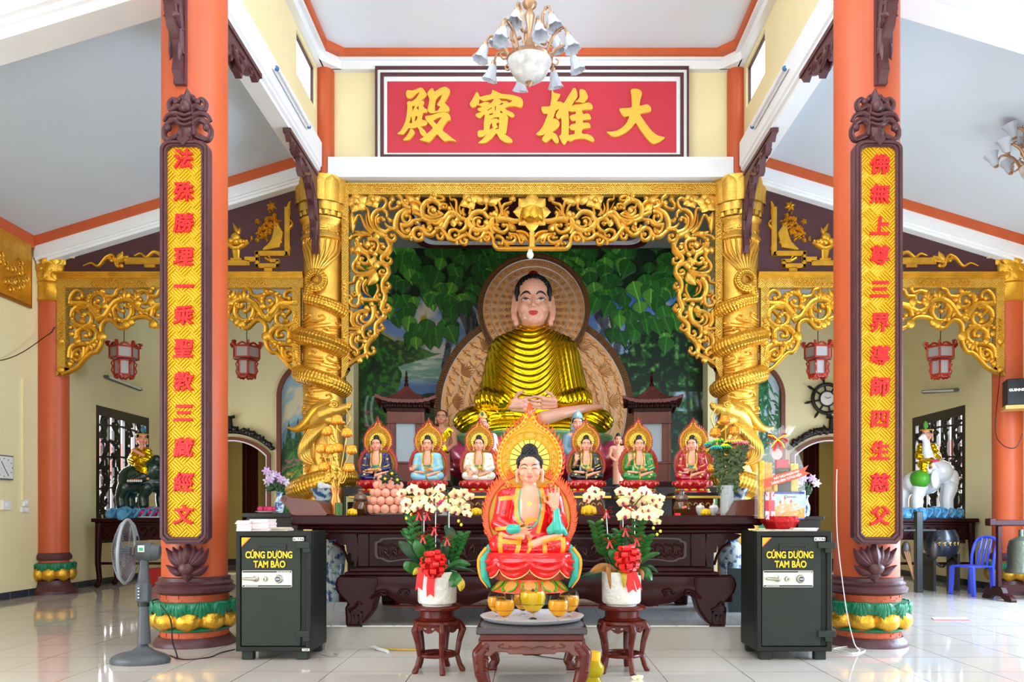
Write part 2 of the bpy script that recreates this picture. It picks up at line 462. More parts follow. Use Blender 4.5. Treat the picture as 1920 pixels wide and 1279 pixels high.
WIN = (13.07, 14.9, 0.68, 2.95)
def arc(cx, z0, z1, half, n=16):
 """points over an arch: jamb head at z0, crown at z1"""
 rise = z1 - z0; R = (half * half + rise * rise) / (2 * rise); cz = z1 - R; a0 = math.asin(min(1, half / R))
 return [(cx + R * math.sin(a), cz + R * math.cos(a)) for a in np.linspace(-a0, a0, n)]
for s, side in ((-1, 'west'), (1, 'east')):
 y0, y1, z0, z1 = WIN
 loops = [[(-4, 0), (YB, 0), (YB, 6.6), (-4, 6.6)], [(y0, z0), (y1, z0), (y1, z1), (y0, z1)]]
 if s > 0: loops.append([(3.0, 0.02), (10.6, 0.02), (10.6, 3.4), (3.0, 3.4)])
 else: loops.append([(0, 0.02), (5.0, 0.02), (5.0, 3.4), (0, 3.4)])
 struct(MB().prism(loops, s * HX, s * (HX + 0.22), axis='x').build('wall_' + side, CREAM, sharp=0))
 b = MB().box(min(s * (HX - 0.012), s * HX), max(s * (HX - 0.012), s * HX), 10.7 if s > 0 else 5.1, YB, 0, 0.1)
 struct(b.build('baseboard_' + side, BASEM, sharp=0))
# back wall with two arched doorways
half = 0.70
DX = 5.8
loops = [[(-HX, 0), (HX, 0), (HX, 7), (-HX, 7)]]
for s in (-1, 1):
 a = arc(s * DX, 2.3, 2.6, half)
 loops.append([(s * DX - half, 0.02)] + a + [(s * DX + half, 0.02)])
struct(MB().prism(loops, YB, YB + 0.2).build('wall_back', CREAM, sharp=0))
for s, nm in ((-1, 'west'), (1, 'east')):
 struct(MB().box(s * DX - 1.6, s * DX + 1.6, 18.4, 18.5, 0, 3.4).box(s * DX - 1.62, s * DX - 1.55, YB + 0.21, 18.4, 0, 3.4)
   .box(s * DX + 1.55, s * DX + 1.62, YB + 0.21, 18.4, 0, 3.4).box(s * DX - 1.6, s * DX + 1.6, YB + 0.2, 18.5, 3.3, 3.4)
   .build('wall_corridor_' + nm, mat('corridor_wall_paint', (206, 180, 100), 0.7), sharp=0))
 struct(MB().box(s * DX - 1.54, s * DX + 1.54, 18.37, 18.4, 0, 0.14).build('baseboard_corridor_' + nm, mat('brown_baseboard', (58, 30, 24), 0.4)))
 # brown arch trim with a white inner line
 o = arc(s * DX, 2.33, 2.66, half + 0.07); i = arc(s * DX, 2.3, 2.6, half)
 out = [(s * DX - half - 0.07, 0)] + o + [(s * DX + half + 0.07, 0)]
 inn = [(s * DX - half, 0)] + i + [(s * DX + half, 0)]
 d = struct(MB().prism(out + inn[::-1], YB - 0.05, YB).build('door_' + ('1' if s < 0 else '2'), mat('brown_arch_trim', (122, 62, 44), 0.4)))
 inn2 = [(s * DX - half + 0.025, 0)] + arc(s * DX, 2.28, 2.575, half - 0.025) + [(s * DX + half - 0.025, 0)]
 MB().prism(inn + inn2[::-1], YB - 0.03, YB + 0.02).build('trim', WHITE, d)
 cur = MB()
 P = []
 for k in range(25):
  x = s * 6.03 - .17 + .34 * k / 24
  P.append([(x, 17.2 + 0.035 * math.sin(k * 1.7), z) for z in (0.03, 1.2, 3.28)])
 cur.grid(P)
 o_ = cur.build('door_curtain', mat('dark_red_curtain', (92, 30, 22), 0.7))
 tag(o_, 'dark red curtain hanging in the corridor behind the %s arched doorway' % ('left' if s < 0 else 'right'), 'curtain')

_l = [[(-HX, 0), (HX, 0), (HX, 8), (-HX, 8)]] + [[(x - w / 2, .02), (x + w / 2, .02), (x + w / 2, 3.4), (x - w / 2, 3.4)] for x, w in ((0, 5.2), (-5.0, 2.8), (5.0, 2.8))]
struct(MB().prism(_l, -4.2, -4).build('wall_front', CREAM, sharp=0))
# ceilings
ceil_z = lambda x: 5.1 + (HX - abs(x)) * 0.303
for s, side in ((-1, 'west'), (1, 'east')):
 x0, x1 = s * HX, s * 3.1
 v = [(x0, -4, 5.1), (x1, -4, ceil_z(3.1)), (x1, YC + 0.1, ceil_z(3.1)), (x0, YC + 0.1, 5.1)]
 v += [(a, b, c + 0.1) for a, b, c in v]
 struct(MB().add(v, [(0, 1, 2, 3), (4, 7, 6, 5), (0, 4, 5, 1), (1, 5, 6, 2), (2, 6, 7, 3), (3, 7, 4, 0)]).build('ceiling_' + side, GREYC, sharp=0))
 # orange trim along the eaves and along the gable beams, white bands below it
 tr = MB(); wb = MB()
 tr.box(min(x0, x0 - s * 0.05), max(x0, x0 - s * 0.05), -4, YC, 4.93, 5.12)
 def raking(mb, ya, yb, top, bot, xa=HX - 0.03, xb=3.05):
  v = [(s * xa, ya, ceil_z(xa) - top), (s * xb, ya, ceil_z(xb) - top), (s * xb, ya, ceil_z(xb) - bot), (s * xa, ya, ceil_z(xa) - bot)]
  v += [(a, yb, c) for a, b, c in v]
  mb.add(v, [(0, 1, 2, 3), (7, 6, 5, 4), (0, 4, 5, 1), (1, 5, 6, 2), (2, 6, 7, 3), (3, 7, 4, 0)])
 raking(tr, YC - 0.34, YC - 0.25, 0.0, 0.14)
 raking(wb, YC - 0.32, YC, 0.14, 0.30); raking(wb, YC - 0.29, YC, 0.30, 0.33); raking(wb, YC - 0.26, YC, 0.33, 0.37)
 for ya, yb in ((YF - 0.24, YF + 0.24), (2.6 - 0.24, 2.6 + 0.24)):
  raking(tr, ya - 0.03, yb + 0.03, 0.0, 0.14); raking(wb, ya, yb, 0.14, 0.40); raking(wb, ya + 0.05, yb - 0.05, 0.40, 0.45); raking(wb, ya + 0.09, yb - 0.09, 0.45, 0.54)
 struct(tr.build('trim_eaves_' + side, TRIMO)); struct(wb.build('trim_gable_beam_' + side, WHITE))
 # maroon pediment wall over the side arch
 out = [(s * 6.95, 4.6), (s * 3.0, 4.6), (s * 3.0, ceil_z(3.0) - 0.3), (s * 6.95, ceil_z(6.95) - 0.3)]
 struct(MB().prism(out, YC - 0.12, YC + 0.05).build('wall_pediment_' + side, MAROONP, sharp=0))
 struct(MB().prism([(s * 7.1, 4.86), (s * 6.6, 4.86), (s * 6.6, 5.25), (s * 7.1, 5.1)], YC - 0.16, YC + 0.05).build('wall_corner_' + side, CREAM, sharp=0))
 # nave beam, clerestory wall and its windows
 nb = MB(); xi = s * 2.98
 prof = [(2.98, 6.46), (2.98, 6.13), (3.0, 6.11), (3.0, 6.07), (3.03, 6.05), (3.03, 6.0), (3.24, 6.0), (3.24, 6.5), (3.08, 6.5), (3.08, 6.46)]
 vs = [(s * a, y, b) for y in (-4, 11.42) for a, b in prof]; k = len(prof)
 nb.add(vs, [(i, (i + 1) % k, (i + 1) % k + k, i + k) for i in range(k)] + [tuple(range(k)), tuple(range(k, 2 * k))])
 struct(nb.build('trim_nave_beam_' + side, WHITE, sharp=30))
 loops = [[(-4, 6.4), (YC + 0.2, 6.4), (YC + 0.2, 8.1), (-4, 8.1)]]
 wins = [(10.45, 11.36), (8.2, 8.84), (5.6, 6.24), (3.4, 4.04), (1.2, 1.84)]
 for a, b in wins: loops.append([(a, 6.92), (b, 6.92), (b, 7.5), (a, 7.5)])
 struct(MB().prism(loops, s * 3.06, s * 3.13, axis='x').build('wall_clerestory_' + side, CREAM, sharp=0))
 for i, (a, b) in enumerate(wins[:1]):
  f = MB().box(min(s * 3.09, s * 3.12), max(s * 3.09, s * 3.12), b - 0.03, b, 6.92, 7.5)
  f.box(min(s * 3.09, s * 3.12), max(s * 3.09, s * 3.12), a, b, 7.47, 7.5)
  struct(f.build('window_clerestory_' + side, MAROON))
 struct(MB().box(min(s * 3.06, s * 2.96), max(s * 3.06, s * 2.96), -4, YC, 7.56, 7.68).box(min(s * 3.06, s * 2.9), max(s * 3.06, s * 2.9), -4, YC, 7.68, 7.72).build('trim_ceiling_band_' + side, WHITE))
 t = MB().box(min(s * 3.06, s * 2.86), max(s * 3.06, s * 2.86), -4, YC, 7.72, 7.84)
 struct(t.build('trim_ceiling_' + side, TRIMO, bevel=0.02))
 # orange half column above each gilt column
 struct(MB().lathe([(0.13, 6.0), (0.13, 7.6)], 24, (s * 2.97, YC - 0.13, 0)).build('column_clerestory_' + side, ORANGE))
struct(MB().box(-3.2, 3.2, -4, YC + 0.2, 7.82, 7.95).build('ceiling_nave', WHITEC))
struct(MB().box(-3.06, 3.06, YC - 0.1, YC + 0.1, 5.95, 7.9).build('wall_nave_end', CREAM))
struct(MB().box(-2.9, 2.9, YC - 0.26, YC - 0.1, 6.04, 6.27).box(-2.9, 2.9, YC - 0.28, YC - 0.1, 6.0, 6.04).box(-2.9, 2.9, YC - 0.29, YC - 0.1, 5.97, 6.0).build('trim_nave_beam', WHITE))
struct(MB().box(-2.96, 2.96, YC - 0.2, YC - 0.1, 7.56, 7.68).box(-2.96, 2.96, YC - 0.23, YC - 0.1, 7.68, 7.72).build('trim_white_band', WHITE))
struct(MB().box(-2.9, 2.9, YC - 0.28, YC - 0.1, 7.72, 7.84).build('trim_ceiling_end', TRIMO, bevel=0.02))
# rounded corners of the orange ceiling trim
for s, nm in ((-1, 'west'), (1, 'east')):
 struct(MB().prism([(s * 2.88, 11.2), (s * 2.88, 11.44), (s * 2.64, 11.44)], 7.721, 7.839, axis='z').prism([(s * 2.98, 11.25), (s * 2.98, 11.52), (s * 2.71, 11.52)], 7.56, 7.719, axis='z', mi=1).build('trim_corner_' + nm, [TRIMO, WHITE]))
# over the altar
struct(MB().box(-3.4, 3.4, YC + 0.1, YB, 6.29, 6.4).build('ceiling_altar', mat('grey_altar_ceiling', (150, 150, 150), 0.7)))
def rrect(x0, x1, y0, y1, r, n=6):
 p = []
 for cx, cy, a in ((x1 - r, y1 - r, 0), (x0 + r, y1 - r, 90), (x0 + r, y0 + r, 180), (x1 - r, y0 + r, 270)):
  for k in range(n + 1):
   q = math.radians(a + 90 * k / n); p.append((cx + r * math.cos(q), cy + r * math.sin(q)))
 return p
struct(MB().prism([rrect(-2.1, 2.15, 12.6, 15.1, 0.3), rrect(-2.0, 2.05, 12.7, 15.0, 0.25)], 6.17, 6.3, axis='z').build('trim_altar_ceiling', mat('dark_red_moulding', (70, 14, 16), 0.3), bevel=0.01))
struct(MB().prism([rrect(-1.97, 2.02, 12.73, 14.97, 0.23), rrect(-1.94, 1.99, 12.76, 14.94, 0.22)], 6.2, 6.29, axis='z').build('trim_altar_ceiling_line', WHITE))
struct(MB().prism(rrect(-1.9, 1.95, 12.8, 14.9, 0.2), 6.25, 6.29, axis='z').build('ceiling_altar_panel', mat('dark_red_moulding', (70, 14, 16), 0.3)))
for s, nm in ((-1, 'west'), (1, 'east')):
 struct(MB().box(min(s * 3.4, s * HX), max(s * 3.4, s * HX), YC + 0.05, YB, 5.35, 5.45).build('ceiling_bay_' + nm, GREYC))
 struct(MB().box(min(s * 3.32, s * 3.46), max(s * 3.32, s * 3.46), 15.0, YB, 0.2, 6.3).build('wall_pier_' + nm, CREAM))
 struct(MB().box(min(s * 3.28, s * 3.42), max(s * 3.28, s * 3.42), YC + 0.1, 14.9, 5.4, 6.3).build('wall_above_bay_' + nm, CREAM))

# lattice windows in the side walls
def lattice(s, nm, idx):
 y0, y1, z0, z1 = WIN; w = y1 - y0; h = z1 - z0
 R = Matrix.Translation((s * (HX + 0.03), y0, z0)) @ Matrix(((0, s, 0, 0), (1, 0, 0, 0), (0, 0, 1, 0), (0, 0, 0, 1)))
 f = MB(); f.M = R
 f.prism([[(0, 0), (w, 0), (w, h), (0, h)], [(0.12, 0.12), (w - 0.12, 0.12), (w - 0.12, h - 0.16), (0.12, h - 0.16)]], -0.02, 0.08)
 win = struct(f.build('window_%d' % idx, BLACKW))
 rs = random.Random(idx); b = MB(); b.M = R
 n = 9
 for i in range(1, n):
  x = 0.12 + (w - 0.24) * i / n; b.box(x - 0.018, x + 0.018, 0.0, 0.05, 0.1, h - 0.14)
 b.build('bar', BLACKW, win)
 b = MB(); b.M = R
 for i in range(4):
  for j in range(9):
   cx = 0.12 + (w - 0.24) * (i + 0.5) / 4 + rs.uniform(-.03, .03); cz = 0.16 + (h - 0.3) * (j + 0.5) / 9
   a0 = rs.uniform(0, 6.28); r = rs.uniform(.11, .15); d = rs.choice((-1, 1))
   pts = [(cx + r * (1 - 0.1 * k) * math.cos(a0 + d * k * 0.75), cz + r * (1 - 0.1 * k) * math.sin(a0 + d * k * 0.75)) for k in range(8)]
   b.stroke(pts, .075, .05, 0.02, 0.03, 3, groove=False, ball=0.03)
   pts2 = [(cx + rs.uniform(-.2, .2), cz - .15), (cx + rs.uniform(-.1, .1), cz), (cx + rs.uniform(-.2, .2), cz + .15)]
   b.stroke(pts2, .07, .07, 0.02, 0.03, 4, groove=False)
   q = rs.uniform(0, 6.28); b.leaf2((cx, cz), (cx + .13 * math.cos(q), cz + .13 * math.sin(q)), .07, 0.02, .03)
 for k in range(4): b.stroke([(0.1, h * (k + .7) / 4.3), (w / 2, h * (k + .7) / 4.3 + .05), (w - .1, h * (k + .7) / 4.3)], .04, .04, 0.02, 0.03, 4, groove=False)
 b.build('carved_lattice', BLACKW, win)
lattice(-1, 'west', 1); lattice(1, 'east', 2)
# the house across the lane, seen through the lattice windows
for s, nm in ((-1, 'west'), (1, 'east')):
 struct(MB().box(min(s * 10.5, s * 10.8), max(s * 10.5, s * 10.8), 8, 24, -0.1, 2.2).build('exterior_house_wall_' + nm, mat('outside_house_wall', (236, 228, 226), 0.8)))
 v = [(s * 10.2, 8, 2.2), (s * 10.2, 24, 2.2), (s * 12.5, 24, 3.4), (s * 12.5, 8, 3.4)]
 struct(MB().add(v, [(0, 1, 2, 3)]).add([(a, b, c - .1) for a, b, c in v], [(0, 1, 2, 3)]).build('exterior_roof_' + nm, mat('outside_tile_roof', (206, 120, 100), 0.8)))
struct(MB().box(-30, -9, -30, 40, -0.2, -0.05).box(9, 30, -30, 40, -0.2, -0.05).box(-9, 9, -30, -4, -0.2, -0.05).build('ground', mat('paved_yard', (190, 186, 176), 0.8)))
# ------------------------------------------------------------ columns and carved work
def wrapped(mb, r):
 """bend a flat x,z relief (front towards -y) round a column of radius r"""
 out = []
 for x, y, z in mb.v:
  a = x / r; rr = r - y; out.append((rr * math.sin(a), -rr * math.cos(a), z))
 mb.v = out
 return mb
def petal_ring(r, z0, z1, n, w, dep, a0=0.0, nose=0.9):
 """rounded petals round a column, tip down"""
 m = MB()
 for k in range(n):
  a = a0 + 2 * PI * k / n; P = []
  for i in range(9):
   u = i / 8; row = []
   ww = w * (1 - (abs(u - .45) / .55) ** 5) ** .5 if u < 1 else w * .2
   for j in range(9):
    q = -1 + 2 * j / 8
    rr = r + dep * (math.sin(PI * (0.1 + 0.85 * u)) ** 0.7) * (1 - abs(q) ** 2.6)
    t = a + q * ww / 2 / r
    row.append((rr * math.sin(t), -rr * math.cos(t), z1 + (z0 - z1) * u - 0.012 * (1 - q * q) * nose))
   P.append(row)
  m.grid(P)
 return m
def main_column(x, label):
 c = thing('painted_column', (x, YF, 0), label, 'column', 'orange columns of the front row')
 MB().lathe([(0.276, 0.55), (0.276, 7.9)], 48).build('shaft', ORANGE, c)
 MB().lathe([(0.345, 0.0), (0.345, 0.03), (0.32, 0.06), (0.30, 0.08)], 48).build('foot', MAROON, c)
 kf = MB().lathe([(0.285, 0.07), (0.285, 0.5)], 48)
 for zc in (0.098, 0.43):                                                       # raised key fret
  for k in range(14):
   s = MB(); w = 2 * PI * 0.285 / 14; x0 = k * w
   for pts in ([(x0, zc + .022), (x0 + w * .8, zc + .022), (x0 + w * .8, zc - .006), (x0 + w * .35, zc - .006)], [(x0 + w * .15, zc - .022), (x0 + w, zc - .022)]):
    for p, q in zip(pts[:-1], pts[1:]):
     d = 0.004; s.box(min(p[0], q[0]) - d, max(p[0], q[0]) + d, -0.006, 0.0, min(p[1], q[1]) - d, max(p[1], q[1]) + d)
   wrapped(s, 0.285); kf.add(s.v, s.f)
 kf.build('key_fret_band', ORANGE, c)
 MB().lathe([(0.29, 0.45), (0.335, 0.475), (0.345, 0.51), (0.315, 0.53), (0.325, 0.55), (0.30, 0.57), (0.30, 0.60), (0.27, 0.61)], 48).build('ring_moulding', MAROON, c)
 lb = MB().lathe([(0.29, 0.13), (0.315, 0.14), (0.32, 0.155), (0.30, 0.17)], 40)
 lb.lathe([(0.29, 0.395), (0.345, 0.385), (0.365, 0.34), (0.352, 0.30), (0.31, 0.28)], 40)
 for k in range(12):                                                            # hanging serrated leaves
  s = MB(); w = 2 * PI * 0.36 / 12
  for t in (-.36, -.18, 0, .18, .36):
   s.leaf2(((t * .5) * w, .395), (t * w * 1.05, .25 + .08 * abs(t) * 2), w * .34, -.004, .018, bend=0.0)
  s.M = None; wrapped(s, 0.355)
  a = 2 * PI * k / 12; Rz = Matrix.Rotation(a, 4, 'Z'); lb.add([Rz @ Vector(p) for p in s.v], s.f)
 lb.build('leaf_collar', GREENP, c)
 petal_ring(0.30, 0.155, 0.32, 9, 0.235, 0.085, 0.2).build('lotus_petals', GOLD2, c)
 return c
main_column(-CX, 'thick orange column with lotus foot, behind the grey pedestal fan')
main_column(CX, 'thick orange column with lotus foot, right of the right-hand safe')

def side_column(s, label):
 c = thing('wall_column', (s * 6.98, YC, 0), label, 'column', 'slim orange columns at the side walls')
 MB().lathe([(0.206, 0.45), (0.206, 4.3)], 36).build('shaft', ORANGE, c)
 MB().lathe([(0.32, 0), (0.32, 0.05), (0.30, 0.07), (0.25, 0.10), (0.225, 0.15), (0.215, 0.2)], 36).build('foot', MAROON, c)
 MB().lathe([(0.215, 0.49), (0.235, 0.5), (0.245, 0.54), (0.23, 0.57), (0.205, 0.60)], 36).build('ring_moulding', MAROON, c)
 lb = MB().lathe([(0.2, 0.46), (0.27, 0.45), (0.29, 0.41), (0.27, 0.36), (0.22, 0.34)], 32)
 for k in range(10):
  sm = MB(); w = 2 * PI * 0.29 / 10
  for t in (-.3, 0, .3): sm.leaf2((t * .5 * w, .455), (t * w, .33 + .06 * abs(t)), w * .4, -.003, .015)
  wrapped(sm, 0.285); Rz = Matrix.Rotation(2 * PI * k / 10, 4, 'Z'); lb.add([Rz @ Vector(p) for p in sm.v], sm.f)
 lb.build('leaf_collar', GREENP, c)
 petal_ring(0.235, 0.2, 0.40, 8, 0.21, 0.075, 0.3).build('lotus_petals', GOLD2, c)
 cp = MB().lathe([(0.2, 4.22), (0.235, 4.24), (0.215, 4.28), (0.215, 4.46), (0.24, 4.49), (0.215, 4.52), (0.25, 4.7), (0.275, 4.88), (0.2, 4.89)], 36)
 for row in range(3):
  for k in range(10):
   sm = MB(); w = 2 * PI * 0.24 / 10
   sm.leaf2((0, 4.54 + .1 * row), (0, 4.74 + .1 * row), w * 1.05, 0, .02)
   r0 = 0.225 + .02 * row; wrapped(sm, r0); Rz = Matrix.Rotation(2 * PI * (k + .5 * row) / 10, 4, 'Z'); cp.add([Rz @ Vector(p) for p in sm.v], sm.f)
 cp.build('lotus_capital', GOLD2, c)
 return c
side_column(-1, 'slim orange column with gilt lotus capital against the left wall')
side_column(1, 'slim orange column with gilt lotus capital behind the black loudspeaker')

# ---- gilt dragon columns
SCALES = mat('gilt_dragon_scales', (226, 168, 56), 0.34, 0.75, var=0.12, vscale=9)
def scale_bump(m):
 nt = m.node_tree; tc = nt.nodes.new('ShaderNodeUVMap'); tc.uv_map = 'body'
 br = nt.nodes.new('ShaderNodeTexVoronoi'); br.feature = 'F1'; br.inputs['Scale'].default_value = 1.0; br.inputs['Randomness'].default_value = 0.15
 nt.links.new(tc.outputs['UV'], br.inputs['Vector'])
 bp = nt.nodes.new('ShaderNodeBump'); bp.inputs['Strength'].default_value = 0.9; bp.inputs['Distance'].default_value = 0.03; bp.invert = True
 nt.links.new(br.outputs['Distance'], bp.inputs['Height']); nt.links.new(bp.outputs['Normal'], nt.nodes['Principled BSDF'].inputs['Normal'])
scale_bump(SCALES)
def scaly_tube(pts, rs, parent, name, m=14, us=26, vs=10):
 """a scaled body: overlapping raised scales modelled on a tube"""
 P = [Vector(p) for p in cr(pts, 10)]; L = len(P); R = np.interp(np.linspace(0, 1, L), np.linspace(0, 1, len(rs)), rs)
 mb = MB().tube(P, R, m)
 u = None
 me = mb.mesh(name, SCALES)
 uv = me.uv_layers.new(name='body'); d = 0; D = [0]
 for i in range(1, L): d += (P[i] - P[i - 1]).length; D.append(d)
 arr = np.zeros(len(me.loops) * 2); li = np.zeros(len(me.loops), int); me.loops.foreach_get('vertex_index', li)
 ring = li // m; kk = li % m
 arr[0::2] = np.array(D)[ring] * us; arr[1::2] = kk / m * vs
 uv.data.foreach_set('uv', arr)
 return link(name, me, parent)
def dragon_column(sg, label):
 c = thing('dragon_column', (sg * 3.03, YC, 0), label, 'column', 'gilt dragon columns beside the altar')
 sg = -sg
 sh = MB().lathe([(0.29, 0.21), (0.29, 5.3)], 48)
 r = 0.29
 rel = MB(); rs = random.Random(3)
 Z = lambda py: az(py, YC - 0.29)
 X = lambda px: sg * (px - 607) / 1500 * (YC - 0.29)
 def S(pts, w0, w1, dep=.03, ball=0): rel.stroke([(X(a), Z(b)) for a, b in pts], w0, w1, 0.004, dep, 6, ball=ball)
 for x0, xe in ((575, 560), (583, 570), (592, 582), (600, 592), (609, 604), (618, 616), (626, 628), (636, 640), (645, 652)):   # mane and flames above the tail
  S([(600 + (x0 - 600) * .35, 505), (x0, 470), (xe + rs.uniform(-4, 4), 450), (x0 + 8, 432), (x0 + rs.uniform(-4, 8), 415)], .05, .012, .03)
 for x, y in ((585, 595), (620, 625), (598, 668), (630, 675), (590, 745), (625, 748), (600, 770), (640, 690), (580, 860), (630, 850), (570, 640), (645, 610), (612, 600), (574, 715), (612, 720), (640, 760), (575, 770)):
  a = rs.choice((-1, 1))
  S([(x - 18 * a, y + 3), (x - 4 * a, y + 2), (x + 7 * a, y - 3), (x + 4 * a, y - 9), (x - 3 * a, y - 7)], .036, .026, .036, ball=.018)
  S([(x - 20 * a, y + 9), (x, y + 8), (x + 18 * a, y + 4)], .028, .012, .03); S([(x - 14 * a, y + 15), (x + 4 * a, y + 13), (x + 22 * a, y + 10)], .024, .01, .028)
 for k in range(7):
  S([(578 + 5 * k, 800 + 3 * k), (574 + 4 * k, 830), (580 + 3 * k, 858), (574 + 2 * k, 885)], .045, .015, .035)
 wrapped(rel, r); sh.add(rel.v, rel.f)
 sh.build('shaft', GOLD, c)
 cap = MB().lathe([(0.29, 5.1), (0.33, 5.12), (0.325, 5.16), (0.30, 5.19), (0.30, 5.34), (0.325, 5.37), (0.34, 5.41), (0.31, 5.44), (0.33, 5.6), (0.37, 5.8), (0.40, 5.985), (0.25, 5.99)], 48)
 for row, (z0, z1, rr, n, w) in enumerate(((5.44, 5.56, .325, 18, .1), (5.5, 5.78, .335, 11, .2), (5.62, 5.99, .355, 11, .22))):
  for k in range(n):
   sm = MB(); P = []
   for i in range(8):
    u = i / 7; ww = w * (1 - max(0, (u - .55) / .45) ** 2.2) ** .5 * .5 if u < 1 else 0.004
    P.append([(q * ww, -0.018 * (1 - q * q) - .012 * u, z0 + (z1 - z0) * u) for q in (-1, -.5, 0, .5, 1)])
   sm.grid(P); wrapped(sm, rr + .012 * row); Rz = Matrix.Rotation(2 * PI * (k + .5 * row) / n, 4, 'Z'); cap.add([Rz @ Vector(p) for p in sm.v], sm.f)
 kf = MB(); w = 2 * PI * .3 / 14
 for k in range(14):
  for p, q in (((0, .04), (.8, .04)), ((.8, .04), (.8, -.01)), ((.8, -.01), (.4, -.01)), ((.15, -.04), (1, -.04))):
   kf.box((k + min(p[0], q[0])) * w - .006, (k + max(p[0], q[0])) * w + .006, -.012, 0, 5.265 + min(p[1], q[1]) - .006, 5.265 + max(p[1], q[1]) + .006)
 wrapped(kf, .3); cap.add(kf.v, kf.f)
 cap.build('lotus_capital', GOLD, c)
 # the dragon: tail ring, three coils, head turned to the altar
 def H(th, z, rr): return (sg * rr * math.sin(th), -rr * math.cos(th), z)
 body = []; pitch = .55
 zt = Z(566)
 n = 60; th0, th1 = -0.5, 2 * PI * 2 + 1.45
 for i in range(n + 1):
  th = th0 + (th1 - th0) * i / n
  body.append(H(th, zt - pitch * th / (2 * PI), r + .035))
 scaly_tube(body, [.085, .115, .125, .13, .135, .13, .12], c, 'dragon_body')
 ring = [(X(603) + sg * .115 * math.cos(a), -r - .055, Z(527) + .115 * math.sin(a)) for a in np.linspace(-2.2, 3.6, 14)]
 ring = [H(math.asin(max(-1, min(1, sg * p[0] / (r + .05)))), p[2], r + .05) for p in ring]
 scaly_tube([body[0]] + ring, [.075, .07, .065, .055, .045, .03], c, 'dragon_tail', us=30)
 zl = Z(905)
 low = [H(a, zl + .10 * math.sin(a * 1.3), r + .1) for a in np.linspace(-2.6, 1.9, 12)]
 scaly_tube(low, [.12, .15, .16, .15, .12], c, 'dragon_lower_coil')
 h = MB()
 def HP(px, py, y): return (X(px), y, Z(py))
 h.limb([HP(600, 795, -.33), HP(622, 778, -.42), HP(642, 772, -.48)], [.13, .14, .115])           # neck, skull
 h.limb([HP(642, 774, -.48), HP(656, 771, -.52), HP(670, 768, -.54)], [.10, .075, .05])            # upper snout
 h.ell(HP(671, 764, -.54), (.05, .05, .035)); h.ell(HP(640, 765, -.56), (.05, .05, .045)); h.ell(HP(640, 765, -.40), (.05, .05, .045))
 h.limb([HP(632, 790, -.46), HP(648, 795, -.5), HP(662, 796, -.52)], [.07, .05, .03])              # lower jaw
 for k, (a, b) in enumerate(((655, 782), (662, 780), (668, 778), (657, 790))):
  h.limb([HP(a, b, -.53), HP(a + 1, b + (6 if k < 3 else -4), -.54)], [.016, .004], 6)
 h.limb([HP(634, 812, -.44), HP(640, 826, -.45), HP(650, 836, -.44)], [.04, .025, .006]); h.limb([HP(624, 810, -.44), HP(628, 830, -.44)], [.04, .006]); h.limb([HP(645, 803, -.47), HP(658, 815, -.47)], [.03, .005])
 h.limb([HP(660, 800, -.46), HP(668, 806, -.46), HP(668, 815, -.46)], [.025, .016, .004])
 put('dragon_head', remesh(h, .014, 2), GOLD, c)
 hn = MB()
 hn.tube(cr([HP(648, 768, -.44), HP(630, 764, -.45), HP(608, 772, -.43), HP(588, 795, -.4), HP(570, 806, -.38), HP(552, 803, -.36)], 8), [.045, .075, .085, .075, .05, .012], 12)
 hn.build('dragon_horn', SCALES, c)
 mn = MB()
 for q in range(9):
  a = HP(636 - 5 * q, 786 + 2 * q, -.40 + .005 * q); mn.tube(cr([a, HP(620 - 5 * q, 806 + 4 * q, -.43), HP(604 - 3 * q, 822 + 5 * q, -.39), HP(588 + 2 * q, 850 + 3 * q, -.36)], 5), [.035, .04, .028, .006], 8)
 for q in range(5): mn.tube(cr([HP(628 - 8 * q, 770 + 5 * q, -.42), HP(622 - 8 * q, 758 + 5 * q, -.40), HP(610 - 8 * q, 752 + 6 * q, -.38)], 4), [.03, .024, .004], 8)
 mn.tube(cr([HP(668, 772, -.57), HP(676, 790, -.6), HP(668, 812, -.58), HP(680, 826, -.56)], 5), [.014, .012, .004], 7)
 for q in (-.57, -.36): mn.ell(HP(646, 764, q), (.032, .032, .032)); mn.tube([HP(646 + 6 * math.cos(w), 764 + 5 * math.sin(w), q - .02) for w in np.linspace(0, 6.28, 12, endpoint=False)], .012, 6, closed=True)
 mn.tube([HP(673 + 3 * math.cos(w), 763 + 3 * math.sin(w), -.585) for w in np.linspace(0, 6.28, 10, endpoint=False)], .01, 6, closed=True)
 mn.build('dragon_mane', GOLD, c)
 cl = MB()
 for bx, by in ((628, 850), (640, 905)):
  for k in range(4):
   a = -0.6 + k * .45
   cl.limb([HP(bx, by, -.36), HP(bx + 12 * math.sin(a), by + 10 * math.cos(a), -.42), HP(bx + 18 * math.sin(a), by + 18 * math.cos(a), -.38)], [.035, .025, .008], 8)
 cl.build('dragon_claws', GOLD, c)
 return c
dragon_column(-1, 'gilt column wound by a golden dragon, left of the big altar arch')
dragon_column(1, 'gilt column wound by a golden dragon, right of the big altar arch')

